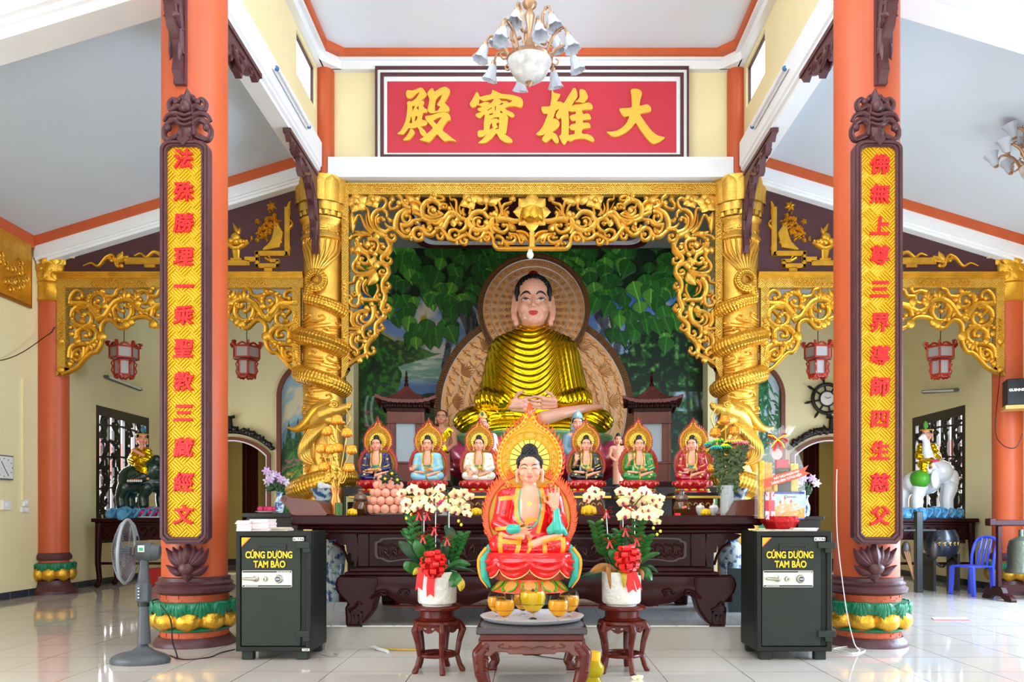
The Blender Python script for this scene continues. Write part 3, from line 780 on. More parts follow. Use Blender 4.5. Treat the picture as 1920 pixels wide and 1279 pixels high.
# ---- carved maroon brackets under the nave beams
def bracket_mesh():
 out = [(0, 0), (1.35, 0), (1.36, -.05), (1.28, -.14), (1.16, -.08), (1.10, -.17), (1.02, -.20), (.96, -.13), (.86, -.24), (.80, -.36), (.70, -.33), (.68, -.22), (.6, -.24), (.52, -.34), (.44, -.30), (.36, -.36),
   (.34, -.48), (.24, -.52), (.27, -.62), (.22, -.74), (.13, -.80), (.10, -.95), (.12, -1.05), (.05, -1.13), (0, -1.13)]
 m = MB().prism(out, -.035, .035)
 m.box(0, .05, -.05, .05, -1.13, 0).box(0, 1.37, -.05, .05, -.05, .0)
 for sd in (1, -1):
  q = MB()
  for pts in ([(.1, -.9), (.12, -.6), (.2, -.4), (.4, -.22), (.7, -.14), (1.1, -.1)], [(.2, -.55), (.3, -.4), (.42, -.3), (.36, -.24), (.3, -.3)], [(.5, -.2), (.62, -.26), (.76, -.3), (.78, -.22), (.7, -.2)], [(.9, -.12), (1.0, -.16), (1.1, -.14)], [(.08, -.7), (.18, -.66), (.22, -.56)]):
   q.stroke(pts, .06, .025, -.034, .028, 5)
  for a, b in (((.14, -.6), (.26, -.68)), ((.2, -.36), (.3, -.5)), ((.4, -.2), (.5, -.32)), ((.6, -.14), (.7, -.3)), ((.85, -.1), (.95, -.2)), ((.1, -.8), (.14, -.98))): q.leaf2(a, b, .07, -.034, .03)
  m.add([(x, y * sd, z) for x, y, z in q.v], q.f)
 return m.mesh('bracket', MAROON)
BRK = bracket_mesh()
for x, y, fy, z, lab in ((-CX, YF - .27, -1, 5.96, 'carved maroon bracket above the left couplet board, in front of its column'),
      (-CX, YF + .27, 1, 5.99, 'carved maroon bracket behind the left orange column, under the white beam'),
      (-3.05, YC - .33, -1, 5.99, 'carved maroon bracket in front of the left dragon column'),
      (CX, YF - .27, -1, 5.96, 'carved maroon bracket above the right couplet board, in front of its column'),
      (CX, YF + .27, 1, 5.99, 'carved maroon bracket behind the right orange column, under the white beam'),
      (3.05, YC - .33, -1, 5.99, 'carved maroon bracket in front of the right dragon column')):
 o = link('carved_bracket', BRK); o.location = (x, y, z); o.rotation_euler = (0, 0, fy * PI / 2)
 tag(o, lab, 'bracket', 'carved brackets under the nave beams')

# ---- couplet boards
def board_mat():
 """gold board with a fret of slanting bars, raised in alternating directions"""
 m = mat('fretted_gold_board', (248, 182, 26), 0.38, 0.3); nt = m.node_tree; b = nt.nodes['Principled BSDF']
 tc = nt.nodes.new('ShaderNodeTexCoord')
 hs = []
 mp = nt.nodes.new('ShaderNodeMapping'); mp.inputs['Rotation'].default_value = (0, PI / 4, 0); nt.links.new(tc.outputs['Object'], mp.inputs[0])
 sp = nt.nodes.new('ShaderNodeSeparateXYZ'); nt.links.new(mp.outputs[0], sp.inputs[0])
 def mt(op, a, b_=None):
  n = nt.nodes.new('ShaderNodeMath'); n.operation = op
  for i, v in enumerate((a, b_)):
   if v is None: continue
   if isinstance(v, (int, float)): n.inputs[i].default_value = v
   else: nt.links.new(v, n.inputs[i])
  return n.outputs[0]
 cell = 0.094
 u = mt('DIVIDE', sp.outputs['X'], cell); v = mt('DIVIDE', sp.outputs['Z'], cell)
 par = mt('MODULO', mt('ADD', mt('ADD', mt('FLOOR', u), mt('FLOOR', v)), 1000), 2)
 saw = lambda q: mt('SMOOTH_MIN', mt('MULTIPLY', mt('ABSOLUTE', mt('SUBTRACT', mt('FRACT', mt('MULTIPLY', q, 4)), .5)), 4), 1.0)
 h = mt('ADD', mt('MULTIPLY', saw(u), par), mt('MULTIPLY', saw(v), mt('SUBTRACT', 1, par)))
 bp = nt.nodes.new('ShaderNodeBump'); bp.inputs['Strength'].default_value = 1.0; bp.inputs['Distance'].default_value = 0.012
 nt.links.new(h, bp.inputs['Height']); nt.links.new(bp.outputs['Normal'], b.inputs['Normal'])
 return m
FRET = board_mat()
GFRET = FRET.copy(); GFRET.name = 'fretted_gilt_frame'
_b = GFRET.node_tree.nodes['Principled BSDF']; _b.inputs['Base Color'].default_value = (*lin((238, 190, 80)), 1); _b.inputs['Metallic'].default_value = .6
def couplet(x, chars, label, flip):
 zt, zb = az(262, 6.8), az(1020, 6.8); w = .41
 y = YF - .276 - .075
 b = thing('couplet_board', (x, y, zb), label, 'sign board', 'couplet boards on the orange columns')
 h = zt - zb
 def outl(m, r):
  p = [(-w / 2 + m + r * .6, m), (w / 2 - m - r * .6, m), (w / 2 - m, m + r * .6)]
  p += [(w / 2 - m, h - m - r)] + [(w / 2 - m - r + r * math.cos(a), h - m - r + r * .8 * math.sin(a)) for a in np.linspace(.1, PI / 2, 6)]
  p += [(-w / 2 + m + r - r * math.cos(a), h - m - r + r * .8 * math.sin(a)) for a in np.linspace(PI / 2, .1, 6)] + [(-w / 2 + m, h - m - r), (-w / 2 + m, m + r * .6)]
  return p
 f = MB().prism([outl(0, .09), outl(.06, .06)], -.03, .06)
 f.prism([outl(.012, .085), outl(.03, .075)], -.045, -.03).prism([outl(.042, .07), outl(.056, .06)], -.04, -.03)
 f.prism([(-.05, h - .02), (0, h - .07), (.05, h - .02), (.03, h + .03), (0, h + .0), (-.03, h + .03)], -.055, .0)
 f.build('frame', MAROON, b, bevel=.006)
 MB().prism(outl(.058, .06), -.012, .05).build('panel', FRET, b)
 n = len(chars); ys = chars[1]
 for ch, py in zip(chars[0], ys):
  text(ch, .168, REDC, .008, 0, b, 'painted_character', (.0 - .01 * flip, -.02, az(py, 6.78) - zb), bev=0.0055, shear=0.08)
 # carved crown of leaves above, lotus below
 cr_ = MB(); 
 def S(pts, w0, w1, ball=0, dep=.035):
  for sx in (1, -1): cr_.stroke([(sx * a / 219, h + bz / 219) for a, bz in pts], w0 / 219, w1 / 219, .05, dep, 6, ball=ball / 219)
 S([(0, 4), (10, 14), (24, 8), (38, 4), (44, 16), (36, 26)], 14, 9, 7); S([(6, 24), (20, 40), (34, 36), (44, 22), (42, 12)], 14, 8)
 S([(5, 40), (20, 52), (36, 50), (44, 38)], 15, 6); S([(4, 56), (16, 66), (30, 60), (34, 72), (26, 80), (20, 74)], 13, 8, 6); S([(8, 10), (6, 30), (5, 60)], 22, 16, dep=.05)
 S([(2, 70), (8, 84), (14, 78)], 12, 8, 5)
 cr_.leaf2((0, h + 50 / 219), (0, h + 100 / 219), .11, .05, .07); cr_.leaf2((0, h), (0, h + 60 / 219), .14, .05, .06); cr_.ell((0, .0, h + 62 / 219), (.045, .05, .055))
 for k in range(3): cr_.stroke([(-.06, h + (30 + 9 * k) / 219), (0, h + (26 + 9 * k) / 219), (.06, h + (30 + 9 * k) / 219)], .03, .03, .0, .03, 4, groove=False)
 cr_.build('carved_crown', MAROON, b)
 lo = MB()
 for sx in (1, -1):
  for a, c_, wd, bd in (((4, -44), (40, -8), 20, -5), ((3, -46), (27, -6), 22, -4), ((6, -58), (40, -40), 16, -3), ((2, -48), (14, -4), 22, -2)):
   lo.leaf2((sx * a[0] / 219, a[1] / 219), (sx * c_[0] / 219, c_[1] / 219), wd / 219, .05, .06, bend=sx * bd / 219)
 lo.leaf2((0, -48 / 219), (0, 4 / 219), .12, .05, .08); lo.leaf2((0, -42 / 219), (0, -72 / 219), .13, .05, .06); lo.ell((0, .02, -46 / 219), (.07, .05, .06))
 lo.build('carved_lotus', MAROON, b)
couplet(-2.935, ('法殊勝理一乘聖教三藏經文', (301, 362, 421, 484, 540, 594, 656, 718, 777, 842, 907, 968)), 'tall yellow board with red characters on the left orange column', 1)
couplet(2.945, ('佛無上尊三界導師四生慈父', (311, 366, 427, 481, 545, 607, 669, 728, 788, 848, 908, 970)), 'tall yellow board with red characters on the right orange column', -1)
# ------------------------------------------------------------ gilt openwork arches
DA = YC - 0.12
def pt(s): return [tuple(float(v) for v in q.split(',')) for q in s.split()]
def ornament(src, ox, oz, k, mb, mirror, seed=1, dep=0.055, fat=1.3):
 """strokes, leaves, balls and flowers measured on the arch, and their mirror image across mirror"""
 rs = random.Random(seed); f = DA / FPX
 for line in src.strip().split('\n'):
  a = line.split(); c = a[0]
  if c == '#': continue
  P = pt(' '.join(q for q in a[1:] if ',' in q)); W_ = [float(q) for q in a[1:] if ',' not in q]
  jit = rs.uniform(0, .012)
  for sg in ((1, -1) if mirror else (1,)):
   T = lambda p: (ax(sg * (ox + p[0] / k - (mirror or 0)) + (mirror or 0), DA), az(oz + p[1] / k, DA))
   Q = [T(p) for p in P]; w = [v / k * f * fat for v in W_]
   if c == 'S': mb.stroke(Q, w[0], w[1], -jit, dep, 5, ball=w[1] * .75 if len(w) > 2 else 0)
   elif c == 'L': mb.leaf2(Q[0], Q[1], w[0], -.01 - jit, dep * .9)
   elif c == 'B': mb.ell((Q[0][0], -.03 - jit, Q[0][1]), (w[0], .045, w[0]), 10, 6)
   elif c == 'F':
    n = int(W_[1])
    for q in range(n):
     t = 2 * PI * q / n + .5; mb.leaf2(Q[0], (Q[0][0] + w[0] * math.cos(t), Q[0][1] + w[0] * math.sin(t)), w[0] * .95, -.03 - jit, .03)
    mb.ell((Q[0][0], -.07, Q[0][1]), (w[0] * .33, .05, w[0] * .33), 10, 6)
 return mb
MID = 997.5
A1 = '''
S 60 60 700,960 665,900 690,830 760,790 850,800 930,870 1000,915 1080,910 1130,850 1170,785 1240,760 1310,800 1370,865 1450,885 1520,830 1590,760 1660,690
S 55 40 1 690,880 720,960 790,990 840,940 820,890 780,900
S 60 40 1 1150,830 1160,920 1230,970 1300,940 1300,870 1250,880
L 70 1110,890 1115,980
S 50 38 1 950,720 960,800 1010,855 1070,830 1080,780 1030,825
S 50 38 1 1310,720 1340,790 1410,820 1460,780 1440,740 1405,770
S 60 40 1 690,930 720,1010 740,1080 720,1150 650,1185 590,1160 560,1100 590,1040 640,1050 630,1085
L 55 735,1030 805,1055
S 65 70 750,1080 740,1150 680,1220 600,1270
S 75 45 650,900 540,850 470,760 440,640 460,530 530,460 620,450 690,500 700,580
S 75 25 700,850 580,800 520,700 510,600 560,530
S 50 40 1 560,690 550,620 610,590 640,625
S 65 25 850,780 760,770 700,730 660,680
S 50 35 1 720,590 750,650 800,645 740,625
S 95 55 850,810 840,700 860,600 900,520 980,460 1050,440
S 65 38 1 1110,490 1050,490 980,540 970,620 1020,680 1090,650 1090,570 1030,560
S 80 40 920,720 1020,720 1100,690 1150,640 1240,620 1320,600
L 70 1170,650 1250,690
S 48 32 440,870 340,760 290,650 250,560 200,560 160,640 130,700
L 95 90,485 110,860
L 60 120,560 170,640
S 55 14 470,840 390,760 350,660 340,520
S 50 32 480,800 420,690 390,570 380,480 340,430 270,460 220,430
F 150 5 185,330
F 115 4 460,300
S 45 50 500,360 560,290 620,260 680,300 680,370 630,440 570,460
L 85 780,330 785,195
S 42 50 770,320 740,370 760,440 840,430 900,390 920,340
B 38 900,345
S 55 65 880,205 950,270 970,350 1020,400 1100,430
L 115 1180,330 1000,195
L 80 1170,310 1260,200
S 45 38 1 1000,380 1010,300 1050,310 1040,350
S 50 45 1150,300 1230,320 1280,380 1290,450
L 120 1100,360 1270,480
S 55 50 1130,500 1190,510 1250,540 1320,570
S 60 50 1300,600 1420,645 1560,640 1660,600
S 85 60 1320,590 1295,450 1360,330 1480,290 1590,360 1610,450
S 60 30 1350,560 1450,595 1560,580 1650,540
S 60 32 1550,540 1470,550 1410,490 1430,420 1490,400
B 42 1495,465
L 60 1560,520 1600,450
S 45 30 1380,300 1400,400 1440,440
F 75 4 1490,225
S 40 35 1540,230 1600,230 1650,260
S 45 40 1390,690 1450,670 1540,700 1640,640
L 75 1450,720 1370,650
S 45 38 60,965 110,910 170,890 230,890 320,880 400,850
L 75 220,840 430,880
L 60 140,830 320,870
S 60 32 460,1190 340,1170 250,1100 200,1000 230,930 320,890 420,890 430,930 390,940
S 55 15 380,1110 310,1050 300,960
S 65 45 1 370,960 460,960 530,990 560,1060 540,1150 480,1190 420,1160
S 45 35 1 420,1110 480,1095 480,1040 440,1045
B 45 370,1050
B 48 200,1140
B 50 520,910
B 32 185,970
L 90 150,1180 50,1110
S 45 40 150,1160 200,1220 200,1290
L 60 260,1010 230,1090
S 50 40 160,1010 190,1080 250,1130
'''
A2 = '''
S 58 55 -40,790 20,770 70,775 130,850 190,930 240,970 320,980 400,930 480,890 540,890 600,940 680,960 760,930 810,860 880,850 930,900 960,960 970,1040 1020,1105 1100,1118 1660,1118
S 50 36 1 0,880 30,950 90,940 110,885 75,870
S 52 36 1 380,930 420,1020 490,1030 510,970 470,970
S 52 36 1 790,910 830,980 890,960 880,910 840,925
L 55 340,970 340,1060
L 55 750,940 752,1020
L 55 520,890 485,815
S 55 36 1 260,970 210,900 220,820 300,790 370,830 370,890 310,900
S 55 36 1 590,950 560,880 580,800 650,780 710,820 700,880 655,875
S 55 34 1 1000,900 1080,920 1130,970 1110,1040 1060,1035
L 55 1140,1020 1240,1090
S 55 36 1 1130,990 1220,1015 1310,1000 1340,940 1290,900 1260,930
S 45 32 1 1250,870 1350,880 1400,950 1420,1020 1460,1010 1465,970
S 40 34 1 1180,930 1240,930 1240,870
S 95 95 1620,840 1620,1110
L 85 1385,860 1570,1010
S 40 38 1350,830 1440,830 1520,860 1570,920
L 95 1340,820 1210,670
S 95 65 500,600 560,720 640,790 740,805 830,785 900,720 930,640 980,590
S 85 42 1 565,640 590,540 680,485 780,490 840,550 880,590 930,570 920,535
S 70 18 640,740 620,640 690,580 770,600
B 34 715,660
B 42 840,680
S 46 36 1 690,670 700,730 770,750 830,710
S 65 55 330,700 330,640 400,600 480,630 500,720 450,800 370,835
L 95 270,620 290,750
L 70 350,690 440,680
S 70 50 110,780 170,650 230,570 300,560
S 60 75 -20,700 80,660 150,570 220,500 300,520 400,590
S 50 24 380,570 330,470 330,330 300,280 230,270 220,195
S 55 12 330,550 280,460 215,320
S 55 12 420,540 380,440 400,330
S 60 34 470,560 440,500 450,430
B 32 210,440
S 46 36 1 40,400 100,360 165,380 150,430 110,420
S 65 40 -20,540 40,510 110,540
S 40 38 550,540 570,460 580,400
F 130 4 545,310
S 42 38 790,475 840,430 840,350
L 120 840,350 580,185
L 120 840,350 1110,255
L 130 835,360 830,180
S 60 24 1050,620 1100,500 1070,360 1040,310 970,290 955,230
S 60 18 1010,600 1020,480 990,400 925,350
S 52 34 1120,560 1110,450 1150,370 1230,340 1275,320
L 95 1280,320 1300,190
S 46 14 1150,580 1150,480 1225,400
S 60 40 1 1200,590 1165,520 1205,510
B 44 985,530
S 95 60 1000,620 1150,610 1300,640 1420,640
S 62 40 1 950,640 960,760 1050,825 1150,830 1210,770 1190,715 1130,720
L 55 970,700 1070,715
L 55 980,760 1090,780
S 60 60 930,690 920,780 960,870
S 42 36 -20,225 80,230 120,275 60,300 -10,290
'''
A3 = '''
S 78 75 880,0 865,80 800,170 720,240 710,310 760,390 820,460 840,550 790,640 740,720 720,830 740,930 770,1000 760,1100 720,1180 700,1290
S 60 42 1 740,350 800,380 880,360 890,290 830,270
S 56 42 1 770,850 840,870 870,810 835,780
S 60 40 1 790,600 720,600 670,570 700,510 745,530
S 60 40 1 700,1110 640,1090 620,1040 665,1010
S 56 42 1 700,1290 790,1310 870,1250 830,1210
L 60 810,420 880,465
L 60 750,890 855,950
L 60 740,640 670,670
L 70 720,1120 625,1215
L 110 180,120 50,60
S 60 60 190,140 250,200 230,280 170,360 140,440 160,520 240,570 380,570 520,520 580,470
L 65 190,410 390,515
B 40 245,375
S 45 72 50,770 150,740 180,650 240,620 360,620 480,580 580,510
S 58 72 350,290 310,270 290,320 340,370 410,370 460,310 440,240 400,190 300,140 230,80 200,0
S 150 90 500,290 560,400 540,500
L 85 560,480 410,470
L 95 590,330 730,420
B 62 600,420
B 48 580,195
S 62 62 640,40 640,120 700,170 790,140 840,60
B 42 740,50
L 170 620,560 430,810
S 42 46 620,790 640,900 600,1000 560,1080
L 42 400,830 430,980
S 105 60 350,680 260,760 230,880 260,1000 320,1080 420,1100 560,1100 640,1110
S 62 12 420,700 350,800 350,900 400,980 490,1025
B 46 300,680
S 46 32 1 220,990 180,1030 130,990 150,950 175,960
S 72 48 270,1060 260,1160 200,1230 110,1210 80,1130 120,1080 90,1030 40,1010
B 42 510,1195
L 65 290,1080 345,1210
S 60 40 300,1000 260,1090 280,1180
'''
A4 = '''
S 78 70 690,-20 660,100 700,170 690,250 610,320 550,390 540,480 540,570 470,650 390,730 360,820 370,900 330,960 240,1000 150,1050 60,1110 10,1160
S 60 42 1 700,110 760,140 810,80 770,40
S 60 42 1 560,480 630,500 690,450 655,410
S 60 42 1 400,900 460,930 520,880 495,825
S 60 40 1 660,250 600,270 560,220 580,170
S 60 40 1 520,590 450,610 410,560 440,520
L 60 690,180 770,220
L 60 550,520 610,570
L 60 365,920 390,1030
L 60 490,600 385,660
B 48 250,1050
S 95 45 490,40 510,150 490,270 420,370 320,440 300,540 330,620 390,640
S 85 50 420,80 380,130 270,150 170,200 120,290 150,390 230,440 310,430
S 62 16 250,190 200,280 230,370 310,405
S 60 28 300,230 280,300 350,350 430,310
B 42 380,90
L 80 310,230 410,180
S 55 55 40,160 100,150 110,220 100,330 150,430
S 46 66 40,460 150,470 270,460
S 46 36 40,600 90,590 80,540 40,550
S 85 42 1 230,540 140,570 90,670 110,780 190,840 220,900 180,950 145,910
S 56 10 200,620 170,700 225,745
S 52 45 240,600 230,680 300,690 330,750 300,810 225,855
B 42 340,700
B 48 235,530
S 52 45 105,850 50,900 60,1000 110,1045
'''
SIDE = '''
S 46 46 60,1270 150,1230 250,1170 350,1060 420,1000 480,990 530,920 550,840
S 48 48 550,780 545,680 590,610 660,600 710,640 760,690 820,690 880,630 960,570 1080,560 1160,600 1220,670 1300,700 1400,680 1480,620 1550,600
B 55 540,800
B 50 850,650
B 45 900,625
B 52 1180,650
S 52 40 1 160,400 170,310 230,240 300,260 310,320 260,330
S 80 90 150,390 250,400 330,400 400,430 480,530 540,590
S 72 40 1 430,500 400,420 400,330 460,270 550,280 590,350 560,430 500,430 460,390 500,360
L 70 480,300 385,255
L 65 490,270 500,215
L 65 530,270 570,205
L 60 570,300 655,290
L 60 590,350 665,350
L 60 570,420 620,445
B 40 590,430
L 60 400,340 320,345
L 60 410,310 350,290
S 70 40 1 360,450 280,430 200,480 180,560 220,640 320,680 400,640 420,570 390,520 335,530
S 44 34 1 240,470 280,520 315,555
L 66 260,590 350,635
L 60 170,560 200,620
S 60 40 1 260,830 260,740 330,700 400,740 400,800 350,790
S 66 66 340,670 430,690 490,760 480,830 420,880 320,890
L 70 390,880 425,980
L 70 430,870 470,950
L 65 460,840 510,890
L 65 370,880 370,940
L 60 420,650 480,690
L 60 330,700 290,660
S 62 62 150,1060 170,940 260,890 370,900
S 50 36 1 190,1070 200,1000 265,960 310,1000 280,1045 240,1020
S 50 45 340,930 330,1040 260,1095 190,1075
S 46 40 350,1010 380,950 420,890
L 62 150,1070 205,1130
L 62 190,1060 260,1110
L 66 140,1100 160,1190
B 40 255,860
B 30 375,880
S 46 36 1 230,830 240,720 200,670 160,690
B 34 180,770
S 72 66 480,600 580,550 650,450 710,380 800,340 900,360 960,420 1010,470 1080,500
S 66 50 890,390 920,500 870,590 790,610 720,560 695,470 740,400
S 46 36 1 730,430 770,480 805,490
S 50 34 1 830,400 850,440 900,430
L 70 740,560 770,640
L 70 700,560 730,620
L 70 790,600 830,650
L 62 620,490 670,570
L 62 560,540 480,600
S 50 32 600,320 700,300 740,230 800,210
L 70 820,350 820,210
L 66 800,350 745,260
L 66 850,350 885,230
L 66 970,370 890,270
L 66 980,350 930,215
L 60 990,350 985,250
S 58 36 1 980,260 1060,240 1120,290 1110,370 1050,390 1015,345
B 44 985,390
S 50 38 1 1090,250 1150,260 1170,210
S 52 36 1130,310 1220,300 1250,240 1300,220
B 48 1150,380
L 60 1160,400 1130,450
S 72 60 980,470 1080,490 1150,460 1200,420 1280,400 1350,390
S 62 38 1 1160,550 1190,460 1280,420 1360,450 1380,530 1330,590 1260,585 1240,540
L 60 990,490 1050,540
L 60 1060,490 1120,540
L 60 470,540 540,520
S 46 40 490,460 510,480 500,520
S 50 46 1300,220 1360,250 1420,220 1480,260 1550,250
S 62 60 1380,430 1440,350 1560,330
F 110 6 1550,450
S 50 40 1 1400,560 1450,600 1500,560 1460,520
L 60 1340,330 1400,260
L 60 1450,330 1470,270
'''
def fret_frame(mb, x0, x1, z0, z1, y=0.0):
 mb.box(x0, x1, y - .05, y + .05, z0, z1)
# the big arch over the altar
arch = thing('altar_arch', (0, DA, 0), 'big gilt openwork arch with a lotus, over the altar between the dragon columns', 'carved arch')
m = MB(); ornament(A1, 650, 345, 9.133, m, MID, 1); ornament(A2, 820, 345, 9.133, m, MID, 2); ornament(A3, 650, 460, 10.66, m, MID, 3); ornament(A4, 650, 570, 9.84, m, MID, 4)
m.build('openwork_scrolls', GOLD, arch)
fr = MB(); fx = lambda p: ax(p, DA); fz = lambda p: az(p, DA)
fr.box(fx(641), fx(1354), -.05, .06, fz(365.5), fz(349)); fr.box(fx(641), fx(1354), -.075, .06, fz(350), fz(347)); fr.box(fx(641), fx(1354), -.06, .06, fz(367), fz(364.5))
fr.box(fx(642), fx(655), -.05, .06, fz(694), fz(366)); fr.box(fx(1340), fx(1353), -.05, .06, fz(694), fz(366))
for s in (0, 1):
 mx = (lambda p: fx(p)) if not s else (lambda p: fx(2 * MID - p))
 fr.prism([(mx(642), fz(694)), (mx(655), fz(694)), (mx(655), fz(688)), (mx(648), fz(705)), (mx(641), fz(712))], -.05, .05)
fr.build('fretted_frame', GFRET, arch)
rl = MB(); rs = random.Random(9)
for k in range(4):                                                     # cartouches with small reliefs on the frame
 x0 = 698 + k * 173; 
 rl.prism([rrect(fx(x0), fx(x0 + 95), fz(363.5), fz(351), .03), rrect(fx(x0 + 1.2), fx(x0 + 93.8), fz(362.3), fz(352.2), .025)], -.062, -.04)
 for j in range(9):
  c0 = x0 + 10 + j * 9.3; q = rs.uniform(-2, 2)
  rl.stroke([(fx(c0 - 4), fz(357 + q)), (fx(c0), fz(354 - q)), (fx(c0 + 4), fz(358 + q)), (fx(c0 + 1), fz(360))], .02, .014, -.05, .02, 3, groove=False)
rl.build('frame_relief', GOLD, arch)
for s in (-1, 1):
 v = MB(); rs = random.Random(5)
 xc = 648.5 if s < 0 else 2 * MID - 648.5
 for (ya, yb) in ((408, 450), (530, 570), (625, 660)):
  for j in range(7):
   y = ya + (yb - ya) * j / 6; q = rs.choice((-1, 1)) * 3
   v.stroke([(fx(xc - q), fz(y - 3)), (fx(xc + q), fz(y)), (fx(xc - q * .6), fz(y + 4))], .03, .02, -.045, .025, 3, groove=False)
 v.build('frame_relief', GOLD, arch)
lot = MB()
for k in range(8):
 a = 2 * PI * k / 8 + PI / 8 * 0; L = .30 if k in (2, 6) else .27
 c0 = (fx(MID), fz(399)); lot.leaf2(c0, (c0[0] + L * math.cos(a), c0[1] + L * math.sin(a)), .24, -.03, .035)
lot.ell((fx(MID), -.03, fz(399)), (.17, .04, .16))
lot.build('lotus_petals', GOLD, arch)
lb = MB().lathe([(0.02, -.13), (.09, -.115), (.14, -.06), (.155, 0), (.145, .06), (.13, .065), (.12, .06), (0, .065)], 28, (fx(MID), -.10, fz(405)))
for k in range(7):
 sm = MB(); sm.leaf2((0, -.12), (0, .05), .15, -.004, .02); wrapped(sm, .15); Rz = Matrix.Rotation(2 * PI * k / 7 + .2, 4, 'Z'); lb.add([Rz @ Vector(p) + Vector((fx(MID), -.10, fz(405))) for p in sm.v], sm.f)
for k in range(24):
 a = k * 2.4; r = .12 * math.sqrt(k / 24); lb.ell((fx(MID) + r * math.cos(a), -.10 + r * math.sin(a), fz(405) + .068), .012, 6, 4)
lb.build('lotus_bud', GOLD2, arch)
# the two arches of the side bays
for s in (-1, 1):
 mid = 346.5 if s < 0 else 2 * MID - 346.5
 a = thing('bay_arch', (0, DA, 0), 'gilt openwork scroll arch across the %s side bay' % ('left' if s < 0 else 'right'), 'carved arch', 'gilt arches of the side bays')
 m = MB(); ornament(SIDE, 110, 510, 6.56, m, 346.5, 6, fat=1.15) if s < 0 else None
 if s > 0:
  ornament(SIDE, 110, 510, 6.56, m, 346.5, 6, fat=1.15); m.v = [(2 * fx(MID) - x, y, z) for x, y, z in m.v]
 m.build('openwork_scrolls', GOLD2, a)
 f = MB(); xa, xb = sorted((s * 6.86, s * 3.28))
 for z0, z1, d in ((516, 513, .10), (519, 515, .085), (524, 518, .07)): f.box(xa, xb, -d, .05, fz(z0), fz(z1))
 f.build('cornice', GOLD2, a)
 f = MB().box(xa, xb, -.05, .05, fz(541), fz(524))
 for q, w in ((6.83, -1), (3.32, 1)):
  xo, xi = s * q, s * (q + w * .12); f.box(min(xo, xi), max(xo, xi), -.05, .05, fz(694), fz(541))
  f.prism([(xo, fz(694)), (xi, fz(694)), (xi, fz(690)), (xo - (xi - xo) * .15, fz(708))], -.05, .05)
 f.build('fretted_frame', GFRET, a)
 v = MB(); rs = random.Random(4)
 for xc, ww in ((-5.93, .8), (-4.2, .8)):
  xc *= -s
  v.prism([rrect(xc - ww / 2, xc + ww / 2, fz(539), fz(526), .04), rrect(xc - ww / 2 + .012, xc + ww / 2 - .012, fz(538), fz(527), .035)], -.062, -.04)
  for j in range(11):
   c0 = xc - ww / 2 + .06 + j * (ww - .12) / 10; q = rs.uniform(-.02, .02)
   v.stroke([(c0 - .03, fz(533) + q), (c0, fz(530) - q), (c0 + .03, fz(534)), (c0, fz(536))], .018, .012, -.05, .02, 3, groove=False)
 for q in (6.77, 3.38):
  for j in range(9):
   z = fz(600) - j * .045; g = rs.choice((-1, 1)) * .025
   v.stroke([(s * q - g, z), (s * q + g, z - .02), (s * q - g, z - .045)], .025, .018, -.045, .025, 3, groove=False)
  v.ell((s * q, -.05, fz(641)), (.05, .03, .05)); v.ell((s * q, -.05, fz(695)), (.055, .04, .05))
 v.build('frame_relief', GOLD2, a)

